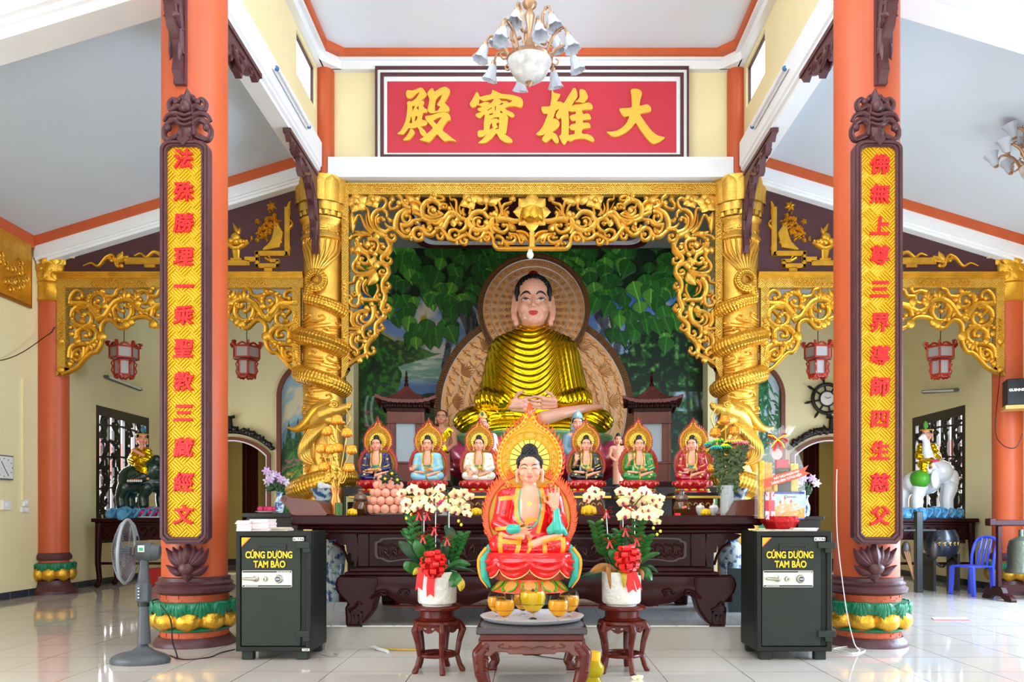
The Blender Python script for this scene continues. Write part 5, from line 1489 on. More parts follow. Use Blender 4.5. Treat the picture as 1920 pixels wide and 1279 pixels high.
for s in (-1, 1):
 hs = MB(); hs.limb([(s * 74 * u, -10 * u, 14 * u), (s * 86 * u, -18 * u, -8 * u), (s * 84 * u, -16 * u, -40 * u), (s * 74 * u, -14 * u, -58 * u)], [7 * u, 8 * u, 8 * u, 3 * u], 12)
 put('hanging_sleeve', remesh(hs, 1.4 * u, 3), TEAL, rs_root)
 hs = MB().tube(cr([(s * 80 * u, -20 * u, 14 * u), (s * 94 * u, -22 * u, -8 * u), (s * 91 * u, -20 * u, -40 * u), (s * 78 * u, -17 * u, -61 * u)], 5), [3 * u, 3 * u, 2.5 * u, 1 * u], 7); hs.build('sleeve_hem', ORTR, rs_root)
def swag_skirt(u, rx, ry, ztop):
 """lotus seat: cloth swags with scalloped hem"""
 P = []; n = 160; H = []
 for j in range(15):
  v = j / 14; row = []
  for i in range(n):
   a = 2 * PI * i / n; q = abs(math.sin(a * 4)); drop = 30 + 17 * q ** .7
   bul = math.sin(PI * (.18 + .72 * v)) ** .8
   f = .80 + .20 * bul + .05 * math.sin(PI * v) * math.sin(v * 22 - 0) * q + .012 * math.sin(a * 36) * (1 - q) * v
   row.append((rx * u * f * math.sin(a), -ry * u * f * math.cos(a), (ztop - v * drop) * u))
  P.append(row)
 H = [(x * 1.005, y * 1.005, z) for x, y, z in P[-1]]
 return P, H
P, Hm = swag_skirt(u, 88, 60, 5)
MB().grid(P, wrap=True).add([(p[0], p[1], p[2]) for p in P[0]], [tuple(range(len(P[0])))]).build('lotus_seat', REDR, rs_root)
MB().tube(Hm, 1.3 * u, 6, closed=True).build('seat_hem', mat('pale_hem_paint', (236, 190, 120), .4), rs_root)
_q = MB().lathe([(30 * u, -50 * u), (64 * u, -46 * u), (74 * u, -34 * u), (60 * u, -10 * u)], 40); _q.v = [(x, y * .68, z) for x, y, z in _q.v]
_q.build('seat_underside', mat('dull_red_underside', (176, 66, 48), .35), rs_root)
lt = MB(); lt.lathe([(50 * u, -44 * u), (56 * u, -52 * u), (66 * u, -60 * u), (72 * u, -65 * u), (72 * u, -67 * u), (30 * u, -67 * u)], 48); lt.build('seat_foot', mat('orange_red_foot_paint', (236, 74, 40), .3, coat=.3), rs_root)
lt = MB(); gt = MB()
for k in range(10):
 a = 2 * PI * k / 10; sm = MB(); sm.leaf2((0, -45 * u), (0, -65 * u), 30 * u, 0, 3 * u)
 Rz = Matrix.Rotation(a, 4, 'Z')
 for x, y, z in sm.v: pass
 def fl(mb, out):
  vs = []
  for x, y, z in mb.v:
   t = (-44 * u - z) / (22 * u); rr = (51 + 21 * t) * u - y; ang = x / (62 * u); vs.append(Rz @ Vector((rr * math.sin(ang), -rr * math.cos(ang), z)))
  out.add(vs, mb.f)
 fl(sm, lt)
 for sg in (1, -1):
  g = MB(); g.stroke([(sg * 4 * u, -64 * u), (sg * 12 * u, -60 * u), (sg * 15 * u, -52 * u), (sg * 12 * u, -46 * u)], 4 * u, 3 * u, 0, 3.4 * u, 4, groove=False); fl(g, gt)
lt.build('foot_petals', mat('tan_petal_paint', (206, 130, 50), .35), rs_root); gt.build('petal_edges', mat('grass_green_edge_paint', (60, 150, 20), .35), rs_root)

# ---- six small statues on their plinths
SM = [  # photo x, robe colour, pose, words
 (706, (26, 22, 84), 'lap', 'small statue in a dark navy robe, leftmost of the six on the altar', 'navy_robe_paint'),
 (802, (132, 196, 226), 'palm', 'small statue in a light blue robe holding a gold wheel', 'light_blue_robe_paint'),
 (898, (232, 228, 218), 'knee', 'small statue in a white robe beside the red statue halo', 'white_robe_paint'),
 (1099, (22, 20, 22), 'left_up', 'small statue in a black robe with one raised hand', 'black_robe_paint'),
 (1198, (38, 132, 58), 'left_up', 'small statue in a green robe with one raised hand', 'green_robe_paint'),
 (1298, (170, 18, 38), 'lap', 'small statue in a crimson robe, rightmost of the six', 'crimson_robe_paint')]
DS = 8.0; US = .415 * DS / 1500
SASH = mat('teal_sash_paint', (50, 140, 120), .35); GTR = mat('gold_trim_paint', (222, 180, 80), .35, .4); LREDP = mat('red_lotus_paint', (186, 20, 26), .2, coat=.5); DKL = mat('dark_lining_paint', (70, 60, 40), .4)
def lotus_base(root, U, w=88, d=56):
 lb = MB(); lb.lathe([(20 * U, 0), (74 * U, 0), (84 * U, -8 * U), (82 * U, -24 * U), (70 * U, -32 * U), (60 * U, -36 * U)], 36)
 lb.v = [(x, y * d / w, z) for x, y, z in lb.v]; lb.build('lotus_seat', LREDP, root)
 for nm, z0, z1, m, rr, dep, n in (('lotus_petals', -2, -28, LREDP, 84, 7, 14), ('petal_marks', -10, -24, mat('pink_petal_mark', (232, 110, 90), .3), 90, 2, 14)):
  o = MB()
  for k in range(n):
   sm = MB(); sm.leaf2((0, z0 * U), (0, z1 * U), (34 if dep > 3 else 13) * U, 0, dep * U); wrapped(sm, rr * U); Rz = Matrix.Rotation(2 * PI * k / n, 4, 'Z'); o.add([Rz @ Vector(p) for p in sm.v], sm.f)
  o.v = [(x, y * d / w, z) for x, y, z in o.v]; o.build(nm, m, root)
 f = MB().lathe([(58 * U, -34 * U), (66 * U, -42 * U), (84 * U, -52 * U), (84 * U, -56 * U), (20 * U, -56 * U)], 36); f.v = [(x, y * d / w, z) for x, y, z in f.v]; f.build('seat_foot', LREDP, root)
 o = MB()
 for k in range(12):
  sm = MB(); sm.leaf2((0, -38 * U), (0, -53 * U), 26 * U, 0, 6 * U); wrapped(sm, 72 * U); Rz = Matrix.Rotation(2 * PI * k / 12 + .2, 4, 'Z'); o.add([Rz @ Vector(p) for p in sm.v], sm.f)
 o.v = [(x, y * d / w, z) for x, y, z in o.v]; o.build('foot_petals', mat('green_gold_petal_paint', (176, 170, 40), .35, .3), root)
for i, (px, colr, pose, lab, mn) in enumerate(SM):
 r0 = thing('robed_statue', (ax(px, DS), DS, az(901, DS)), lab, 'statue', 'six small statues on the altar', rz=(-.35 if i == 5 else 0))
 rm = mat(mn, colr, .22, coat=.5, var=.06, vscale=30)
 seated_figure(r0, US, rm, GTR, DKL, SKIN, pose, False, LIPS2, 0, SASH)
 halo(r0, US, False, PLATED, GOLD2, FLAMER, SUND, RAYS, 34)
 lotus_base(r0, US)
 a = MB()
 if i == 1:
  a.stroke([(9 * US * math.cos(t), (50 + 9 * math.sin(t)) * US) for t in np.linspace(0, 2 * PI, 12, endpoint=False)], 3 * US, 3 * US, -45 * US, 3 * US, 2, closed=True)
  for q in range(4): a.tube([(9 * US * math.cos(q * .785), -46 * US, (50 + 9 * math.sin(q * .785)) * US), (-9 * US * math.cos(q * .785), -46 * US, (50 - 9 * math.sin(q * .785)) * US)], 1 * US, 5)
  a.build('gold_wheel', GTR, r0)
 elif i == 0: a.tube([(-44 * US, -42 * US, 44 * US), (10 * US, -50 * US, 46 * US)], [3.4 * US, 3 * US], 8).build('gold_flute', GTR, r0)
 else:
  a.lathe([(9 * US, 0), (11 * US, 7 * US), (8 * US, 13 * US), (4 * US, 15 * US), (3 * US, 24 * US), (.5 * US, 30 * US)], 14, ((6 if i != 5 else 18) * US, -46 * US, (45 if i != 2 else 47) * US)).build('gold_jar', GTR, r0)
# ------------------------------------------------------------ the great statue, its halo, the painted wall behind
DBIG = 13.6; UB = DBIG / 1500
big = thing('golden_robed_statue', (ax(1000, DBIG), DBIG, az(815, DBIG)), 'colossal seated statue in polished gold robe at the back of the altar', 'statue')
def U3(x, y, z): return (x * UB, y * UB, z * UB)
HV = 1.2
b = MB()
head_blob(b, 244 * UB, 31 * UB, -12 * UB)
b.ell(U3(0, -16, 226), U3(28, 24, 24), 20, 12)
for s in (-1, 1): b.limb([U3(s * 35, -6, 256), U3(s * 38, -8, 232), U3(s * 35, -10, 216)], [4.2 * UB, 4.6 * UB, 6 * UB], 8)
b.cap2(U3(0, -4, 180), U3(0, -6, 214), 23 * UB, 21 * UB, 18)
b.ell(U3(0, -4, 160), U3(60, 30, 30), 16, 12)
for zz in (196, 203): b.ell(U3(0, -6, zz), U3(23.5, 23.5, 3.4), 20, 8)
b.limb([U3(-85, -30, 52), U3(-50, -62, 45), U3(-22, -72, 44)], [8 * UB, 7 * UB, 6 * UB], 10)
b.limb([U3(20, -76, 22), U3(50, -76, 30), U3(90, -66, 40), U3(124, -54, 46)], [13 * UB, 11 * UB, 8 * UB, 4 * UB], 12)
hand_blob(b, U3(-40, -66, 46), (1, -.1, 0), (0, -.3, 1), (0, -.5, .4), 50 * UB, .25, .15)
hand_blob(b, U3(42, -70, 49), (-1, -.1, .0), (0, -.3, .4), (0, -.5, .2), 48 * UB, .25, .15)
me_b = remesh(b, 1.35 * UB, 3, .5); put('body', me_b, mat('great_statue_skin_paint', (240, 176, 150), .3, coat=.25), big)
face_paint(me_b, 244 * UB, 31 * UB, -12 * UB, big, LIPS, .3 * UB, closed=False, scale_brow=1.5)
h = MB(); hair_curls(h, 244 * UB, 31 * UB, -12 * UB, 230, 2.5, bun=False); h.build('hair', HAIR, big)
MB().ell(U3(0, 2, 300), U3(10, 10, 8), 16, 10).build('crown_jewel', mat('deep_red_jewel', (120, 16, 20), .3), big)
HV = 1.0
rb = MB()
prof = ((20, 92, 60), (45, 100, 64), (62, 103, 62), (85, 101, 56), (120, 92, 48), (150, 86, 42), (168, 80, 38), (180, 68, 33), (188, 50, 28), (195, 30, 25), (198, 26, 24))
P = [[(hw * UB * np.sign(math.cos(a)) * abs(math.cos(a)) ** .85, hd * UB * math.sin(a) - 4 * UB, z * UB) for a in np.linspace(0, 2 * PI, 40, endpoint=False)] for z, hw, hd in prof]
rb.grid(P, wrap=True).add([P[0][i] for i in range(40)], [tuple(range(40))]).add([P[-1][i] for i in range(40)], [tuple(range(40))])
for s in (-1, 1):
 rb.limb([U3(s * 30, -20, 24), U3(s * 112, -40, 22)], [30 * UB, 25 * UB], 16); rb.ell(U3(s * 108, -38, 20), U3(38, 34, 25), 18, 12)
 rb.limb([U3(s * 94, -6, 72), U3(s * 84, -44, 62), U3(s * 54, -64, 54)], [16 * UB, 19 * UB, 15 * UB], 14); rb.ell(U3(s * 84, -40, 58), U3(24, 22, 18), 16, 10)
rb.limb([U3(-80, -44, 8), U3(0, -66, 8), U3(80, -44, 8)], [16 * UB, 14 * UB, 16 * UB], 12)
def folds(co, no):
 x, y, z = co[:, 0] / UB, co[:, 1] / UB, co[:, 2] / UB
 v = z - .0145 * (x + 14) ** 2
 def ridge(q): s_ = np.abs(np.sin(PI * q)); return s_ ** .6
 f1 = ridge(v / 12.5 + .35 * np.sin(x * .05)) * 2.6
 f2 = ridge((x + .16 * z) / 9.0) * 1.8
 w = np.clip((np.abs(x + 8) - 46) / 26, 0, 1)
 torso = f1 * (1 - w) + f2 * w
 lap = ridge((z + .004 * (np.abs(x) - 60) ** 2 + .1 * np.abs(x)) / 10.0) * 1.8
 t = np.clip((z - 40) / 10, 0, 1)
 amp = torso * t + lap * (1 - t)
 amp = amp * (np.clip(-no[:, 1] + .75, .25, 1)) * np.clip((200 - z) / 8, 0, 1)
 return co + no * (amp * UB)[:, None]
put('robe', remesh(rb, 1.25 * UB, 5, .5, folds), GILT, big)
MB().tube(cr([U3(-24, -20, 199), U3(-12, -29, 193), U3(2, -31, 191), U3(16, -26, 196), U3(26, -14, 204), U3(30, -2, 208)], 6), [2.4 * UB, 3 * UB, 3 * UB, 3.4 * UB, 3 * UB, 2 * UB], 8).build('collar_fold', mat('orange_gold_collar', (214, 140, 20), .25, .8), big)
# great halo: round head disc over a wide body disc
HALOG = mat('bronze_gold_halo', (212, 158, 108), .4, .4, bump=.2, bscale=30, var=.1, vscale=5)
HALOB = mat('dark_bronze_rim', (92, 56, 22), .45, .3)
SILV = mat('silver_line', (206, 206, 210), .35, .5)
ho = thing('great_halo', (ax(1001, 14.25), 14.25, 0), 'big double round bronze halo standing behind the gold-robed statue', 'halo')
DH = 14.25; kh = DH / 1500
def disc(cz, r0, r1, y0, y1, n=80):
 return [(r1 * kh * math.cos(a), cz + r1 * kh * math.sin(a)) for a in np.linspace(0, 2 * PI, n, endpoint=False)], [(r0 * kh * math.cos(a), cz + r0 * kh * math.sin(a)) for a in np.linspace(0, 2 * PI, n, endpoint=False)]
c1 = az(583, DH); c2 = az(766, DH)
o, i = disc(c1, 95, 104.5, 0, 0); MB().prism([o, i], -.12, .0).build('head_disc_rim', HALOB, ho)
o, i = disc(c1, 10, 95.5, 0, 0); MB().prism(o, -.06, .0).build('head_disc', HALOG, ho)
o, i = disc(c2, 175, 187, 0, 0); MB().prism([o, i], .0, .10).build('body_disc_rim', HALOB, ho)
o, i = disc(c2, 10, 176, 0, 0); MB().prism(o, .03, .09).build('body_disc', HALOG, ho)
rb_ = MB()
for k in range(150):
 a = 2 * PI * k / 150; rb_.ell((100 * kh * math.cos(a), -.12, c1 + 100 * kh * math.sin(a)), (.018, .02, .018), 6, 4); 
for k in range(260):
 a = 2 * PI * k / 260; ca, sa = math.cos(a), math.sin(a)
 rb_.tube([(177 * kh * ca, .0, c2 + 177 * kh * sa), (186 * kh * ca, .0, c2 + 186 * kh * sa)], .008, 4)
rb_.build('rim_ribs', mat('bronze_ribs', (124, 78, 30), .4, .4), ho)
sl = MB()
for c, r, y in ((c1, 94.5, -.075), (c1, 81, -.07), (c1, 67, -.07), (c2, 174, .02), (c2, 152, .02), (c2, 132, .02)):
 sl.tube([(r * kh * math.cos(a), y, c + r * kh * math.sin(a)) for a in np.linspace(0, 2 * PI, 90, endpoint=False)], .008, 5, closed=True)
sl.build('silver_lines', SILV, ho)
st = MB()
for r, n in ((88, 40), (74, 34), (61, 30), (51, 26), (43, 22)):
 for k in range(n):
  a = 2 * PI * k / n; cx, cz = r * kh * math.cos(a), c1 + r * kh * math.sin(a); q = (5.0 if r > 80 else 4.4 if r > 55 else 3.6) * kh
  st.stroke([(cx + q * math.cos(t), cz + q * math.sin(t)) for t in np.linspace(0, 2 * PI, 9, endpoint=False)], 1.7 * kh, 1.7 * kh, -.06, .02, 1, closed=True, groove=False)
  st.ell((cx, -.06, cz), (2.6 * kh, .03, 2.6 * kh), 7, 5)
st.build('embossed_studs', HALOG, ho)
sw = MB(); rs = random.Random(12)
for sg in (1, -1):
 for (r, a0) in [(163, t) for t in np.arange(-10, 78, 7)] + [(142, t) for t in np.arange(-7, 72, 7)] + [(120, t) for t in np.arange(-8, 64, 8)]:
  a = math.radians(a0); cx, cz = sg * r * kh * math.cos(a), c2 + r * kh * math.sin(a); q = 7.0 * kh; d = rs.choice((-1, 1))
  sw.stroke([(cx + q * (1.15 - .16 * k) * math.cos(d * k * .85 + a), cz + q * (1.15 - .16 * k) * math.sin(d * k * .85 + a)) for k in range(7)], 2.2 * kh, 1.2 * kh, .03, .022, 3, groove=False, ball=1.2 * kh)
  sw.leaf2((cx, cz), (cx + 13 * kh * math.cos(a + 1.6), cz + 13 * kh * math.sin(a + 1.6)), 4 * kh, .03, .02)
  sw.leaf2((cx, cz), (cx + 11 * kh * math.cos(a - 1.2), cz + 11 * kh * math.sin(a - 1.2)), 4 * kh, .03, .02)
 for a0 in (5, 28, 52):
  a = math.radians(a0); cx, cz = sg * 148 * kh * math.cos(a), c2 + 148 * kh * math.sin(a)
  for q in range(9):
   t = a + (q - 4) * .32; sw.leaf2((cx - 6 * kh * math.cos(a), cz - 6 * kh * math.sin(a)), (cx + 17 * kh * math.cos(t), cz + 17 * kh * math.sin(t)), 4.4 * kh, .025, .03)
sw.build('engraved_scrolls', HALOG, ho)

# lotus pedestal and platform
PINK = mat('pink_lotus_paint', (206, 70, 110), .3, coat=.4, var=.15, vscale=6); DPINK = mat('dark_red_petal_paint', (130, 24, 40), .3, coat=.4)
pd = thing('lotus_pedestal', (big.location.x, DBIG + .15, 1.62), 'pink lotus pedestal carrying the gold-robed statue', 'pedestal')
top = az(818, DBIG) - 1.62
MB().lathe([(.9, 0), (1.05, .1), (1.1, .3), (1.3, top - .12), (1.36, top - .05), (1.36, top - .012), (.4, top - .01)], 48).build('pedestal_core', mat('green_pedestal_paint', (96, 150, 96), .4), pd)
for row, (n, R, h, w, lean, m, z0) in enumerate(((15, 1.08, .66, .62, .42, PINK, .10), (15, 1.0, .42, .5, .62, DPINK, .02))):
 for k in range(n):
  a = 2 * PI * (k + .5 * row) / n; mb = MB(); Pt = []
  for i in range(10):
   t = i / 9; ww = w / 2 * (math.sin(PI * min(1, .2 + .8 * t)) ** .7 if t < 1 else .02) * (1.25 if .2 < t < .8 else 1); row_ = []
   for j in range(9):
    q = -1 + 2 * j / 8; rr = R + lean * math.sin(t * 1.9) * .75 - .10 * q * q * 1 + .05 * (1 - q * q)
    row_.append((q * ww, -rr, z0 + h * t))
   Pt.append(row_)
  mb.grid(Pt); back = [[(x, y + .03, z) for x, y, z in r_] for r_ in Pt]; mb.grid(back); mb.M = None
  Rz = Matrix.Rotation(a, 4, 'Z'); mb.v = [tuple(Rz @ Vector(p)) for p in mb.v]
  mb.build('petal', m, pd)
pl = thing('altar_platform', (0, 13.6, .204), 'stepped black platform at the back of the altar, under the lotus pedestal', 'platform')
MB().box(-2.9, 2.9, -.95, 1.6, 0, 1.15).build('lower_step', BLACKW, pl, bevel=.01); MB().box(-2.0, 2.0, -.75, 1.6, 1.15, 1.416).build('upper_step', BLACKW, pl, bevel=.01)

# ---- painted walls
def canvas(x0, x1, y0, y1, nx, ny):
 return np.meshgrid(np.linspace(x0, x1, nx), np.linspace(y0, y1, ny))
def mixc(C, m, col):
 m = np.clip(m, 0, 1)[..., None]; return C * (1 - m) + np.array(col, float) * m
def mural():
 X, Y = canvas(674, 1324, 452, 985, 520, 400); C = np.zeros(X.shape + (3,)); H = np.zeros(X.shape)
 n1 = fbm(X, Y, 1 / 60, 1); n2 = fbm(X, Y, 1 / 18, 5); n3 = fbm(X, Y, 1 / 6, 9, 3)
 C[:] = (70, 120, 200); C = mixc(C, (Y - 560) / 110, (150, 176, 214))
 C = mixc(C, (n1 - .5) * 7 + (Y - 600) / 120, (214, 208, 200)); C = mixc(C, ((fbm(X, Y, 1 / 40, 21) - .58) * 8) * (X < 800), (176, 160, 60))
 lake = (Y > 672) & (X < 830); C = np.where(lake[..., None], mixc(mixc(C * 0 + np.array((120, 168, 150)), (fbm(X / 5, Y, 1 / 6, 3) - .5) * 5, (196, 214, 206)), (Y - 705) / 20, (84, 122, 176)), C)
 hill = Y > 668 - 46 * np.exp(-((X - 690) / 50) ** 2) - 16 * np.exp(-((X - 765) / 34) ** 2) - 10 * n2; hill &= Y < np.minimum(690 + 6 * n2, 690 - (X - 738) * .3)
 C = np.where(hill[..., None], mixc(mixc(C * 0 + np.array((30, 66, 26)), (n3 - .5) * 6, (86, 124, 44)), (X - 760) / 60, (70, 130, 60)), C)
 bank = ((X < 735 + 24 * (n1 - .5) * 4 - (Y - 690) * .06) & (Y > 640 + 30 * n2)) | ((Y > 735 + 8 * n2) & (X < 850))
 C = np.where(bank[..., None], mixc(mixc(C * 0 + np.array((16, 66, 20)), (n3 - .5) * 6, (52, 122, 36)), (fbm(X, Y, 1 / 25, 40) - .55) * 8, (8, 40, 22)), C)
 for cx in (688, 699): C = mixc(C, (1 - np.abs(X - cx - 3 * np.sin(Y / 14)) / 4) * (Y > 742) * (Y < 800), (170, 186, 190))
 C = mixc(C, ((Y > 800) & (X < 760)) * (fbm(X, Y, 1 / 30, 50) - .4) * 4, (44, 92, 120)); C = mixc(C, ((fbm(X, Y, 1 / 7, 60, 2) - .68) * 14) * (Y > 770) * (X < 730), (176, 96, 120))
 # the woods on the right
 wood = (X > 1130) & (Y > 600 + 60 * np.clip((1230 - X) / 70, -1, 1.4) + 34 * (n2 - .5) * 2); leafy = fbm(X, Y, 1 / 9, 70, 3)
 W_ = mixc(mixc(C * 0 + np.array((10, 40, 18)), (leafy - .48) * 7, (36, 96, 40)), (leafy - .66) * 10, (110, 160, 90))
 W_ = mixc(W_, ((Y > 735) & (Y < 770) & (X > 1255)) * (n2 - .3) * 3, (170, 190, 216))
 for tx in (1290, 1312, 1246): W_ = mixc(W_, (1 - np.abs(X - tx - 2 * np.sin(Y / 20)) / 5) * (Y > 700) * (Y < 860), (30, 26, 20))
 C = np.where(wood[..., None], W_, C); C = np.where(((X > 850) & (Y > 860))[..., None], np.array((12, 40, 22)), C)
 # grey trunks
 bark = mixc(C * 0 + np.array((84, 92, 100)), (fbm(X * 2.5, Y, 1 / 12, 80) - .48) * 6, (38, 44, 52))
 for pts in (((862, 500), (858, 550), (880, 600), (892, 650)), ((838, 560), (836, 600), (842, 640), (832, 690)), ((872, 520), (900, 560), (930, 600)), ((1128, 560), (1134, 610), (1120, 660)), ((1148, 590), (1158, 640), (1150, 690)), ((1110, 540), (1120, 590), (1140, 620))):
  w0 = 20 if pts[0][0] in (862, 872) else 8
  for p in cr(pts, 26):
   m = np.hypot(X - p[0], (Y - p[1])) < w0 * (1 - .35 * (p[1] - pts[0][1]) / 130); C = np.where(m[..., None], bark, C); H = np.where(m, np.maximum(H, .012), H)
 # hanging heart-shaped leaves
 C = np.where((Y < 520 + 60 * n1)[..., None], mixc(C * 0 + np.array((10, 38, 16)), (n2 - .5) * 4, (18, 66, 24)), C)
 rs = np.random.RandomState(4); L = []
 for _ in range(330):
  x = rs.uniform(680, 1320); lim = 640 if 735 < x < 850 else (640 if 1140 < x < 1265 else 520 + 60 * (abs(x - 1000) > 110))
  y = 452 + (lim - 452) * rs.rand() ** .9; L.append((y, x, rs.uniform(22, 36), rs.uniform(-.45, .45), rs.rand()))
 for y, x, s, a, q in sorted(L, reverse=False):
  m0 = (np.abs(X - x) < s) & (np.abs(Y - y) < s * 1.3); jj = np.where(m0.any(0))[0]; ii = np.where(m0.any(1))[0]
  if not len(ii) or not len(jj): continue
  sl_ = (slice(ii[0], ii[-1] + 1), slice(jj[0], jj[-1] + 1)); dx = X[sl_] - x; dy = Y[sl_] - y
  uu = (dx * math.cos(a) + dy * math.sin(a)) / s; vv = (-dx * math.sin(a) + dy * math.cos(a)) / s + .25 - .22 * np.abs(dx / s)
  hw = np.where((vv > 0) & (vv < 1.1), .56 * np.sin(PI * np.clip(vv / 1.1, 0, 1) ** .55) ** .8 * (1 - .35 * vv), 0); ins = np.abs(uu) < hw
  base = np.array((24, 82, 26)) * (1 - q) + np.array((56, 128, 40)) * q
  if q > .85: base = np.array((84, 150, 52))
  col = mixc(np.zeros(uu.shape + (3,)) + base, (.5 - vv) * .5, base * 1.25); col = mixc(col, (.045 - np.abs(uu)) * 30, base * 1.6); col = mixc(col, (np.abs(uu) - hw + .06) * 14 * ins, base * .5)
  for t in (.25, .45, .65): col = mixc(col, (.02 - np.abs(vv - t + .5 * np.abs(uu))) * 30 * ins, base * 1.3)
  C[sl_] = np.where(ins[..., None], col, C[sl_]); H[sl_] = np.where(ins, .02 + .012 * q + .01 * (1 - np.abs(uu) / (hw + .01)), H[sl_])
 D = 15.42; Pn = np.stack([(X - VPX) / FPX * D, D - H, EYE + (VPY - Y) / FPX * D], -1)
 return Pn, C
Pn, Cc = mural()
o = paint_grid('wall_painting', Pn, Cc, painted('mural_paint', .5))
tag(o, 'huge painted mural of green heart-shaped leaves, lake and woods behind the altar', 'mural', None, 'thing')

def niche(cx, s):
 X, Y = canvas(-.70, .70, 0.9, 4.14, 150, 260); n1 = fbm(X + 3, Y, 3, 1); n2 = fbm(X + 3, Y, 9, 4); n3 = fbm(X + 3, Y, 26, 7, 3); C = np.zeros(X.shape + (3,))
 if s < 0:
  C[:] = (150, 180, 190); C = mixc(C, (n1 - .45) * 6, (214, 204, 170)); C = mixc(C, ((Y < 3.1) & (Y > 2.6)) * (1.2 - np.abs(Y - 2.85) * 2 - (X + .1) * .4), (110, 146, 170))
  g = Y < 2.7 + .15 * n1; C = np.where(g[..., None], mixc(mixc(C * 0 + np.array((40, 110, 36)), (n2 - .5) * 5, (84, 146, 54)), (n3 - .55) * 8, (20, 64, 26)), C)
  for tx, h, b0 in ((-.52, 3.2, 2.5), (-.34, 3.15, 2.5), (-.62, 2.9, 2.3), (-.2, 2.9, 2.45)):
   m = (np.abs(X - tx) < .11 * np.clip((h - Y) / (h - b0), 0, 1) * (.65 + .6 * n3)) & (Y > b0) & (Y < h); C = np.where(m[..., None], mixc(C * 0 + np.array((20, 66, 36)), (n3 - .5) * 5, (50, 110, 56)), C)
  C = mixc(C, ((Y > 2.18) & (Y < 2.4)) * (n3 - .5) * 8, (170, 100, 120)); C = mixc(C, ((Y > 1.95) & (Y < 2.1)) * (n3 - .5) * 7, (200, 170, 60)); C = mixc(C, ((Y < 2.0) & (X > .3)) * .8, (20, 60, 30))
  C = mixc(C, ((X > .35) & (Y > 2.4)) * 1.0, (60, 120, 150)); C = mixc(C, ((X > .3) & (Y > 2.6)) * (n3 - .5) * 8, (150, 50, 60))
 else:
  C[:] = (196, 204, 208); C = mixc(C, (n1 - .5) * 4, (150, 176, 204)); C = mixc(C, (1.9 + .2 * n1 - Y) * 5, (60, 130, 66))
  rs = np.random.RandomState(3)
  for tx, tilt in ((.1, .22), (.28, .05), (.45, -.05), (.56, .1), (-.5, .1)):
   m = np.abs(X - tx - tilt * (Y - 1.8) * .4) < .018; C = np.where((m & (Y > 1.5))[..., None], np.array((60, 120, 50)), C)
   for _ in range(60):
    y = rs.uniform(2.2, 4.0); x = tx + tilt * (y - 1.8) * .4; a = rs.uniform(-2.6, -.5); l = rs.uniform(.12, .24); dx = (X - x) * math.cos(a) + (Y - y) * math.sin(a); dy = -(X - x) * math.sin(a) + (Y - y) * math.cos(a)
    m = (dx > 0) & (dx < l) & (np.abs(dy) < .022 * np.sin(PI * np.clip(dx / l, 0, 1))); C = np.where(m[..., None], np.array((26, 104, 50)) * rs.uniform(.7, 1.3), C)
 D = YB - .01
 ar = arc(0, 3.35, 4.08, .66, 30)
 zt = np.interp(X, [p[0] for p in ar], [p[1] for p in ar], left=0, right=0)
 # squash the grid under the arch
 Z = .9 + (Y - .9) / (4.14 - .9) * (np.maximum(zt, 3.3) - .9); Xc = np.clip(X, -.66, .66)
 nm = thing('arched_wall_painting', (cx, D, 0), 'arched painting of %s behind the %s dragon column' % (('pine trees and a meadow', 'left') if s < 0 else ('green bamboo', 'right')), 'painting', 'arched paintings beside the altar')
 paint_grid('painted_panel', np.stack([Xc, 0 * Xc - .005, Z], -1), C, painted('niche_paint', .45), nm)
 o_ = [(-.74, .85)] + arc(0, 3.38, 4.17, .74, 24) + [(.74, .85)]; i_ = [(-.66, .85)] + arc(0, 3.35, 4.09, .66, 24) + [(.66, .85)]
 MB().prism(o_ + i_[::-1], -.06, .0).build('frame', mat('brown_arch_trim', (122, 62, 44), .4), nm)
niche(ax(592, YB), -1); niche(ax(1399, YB), 1)

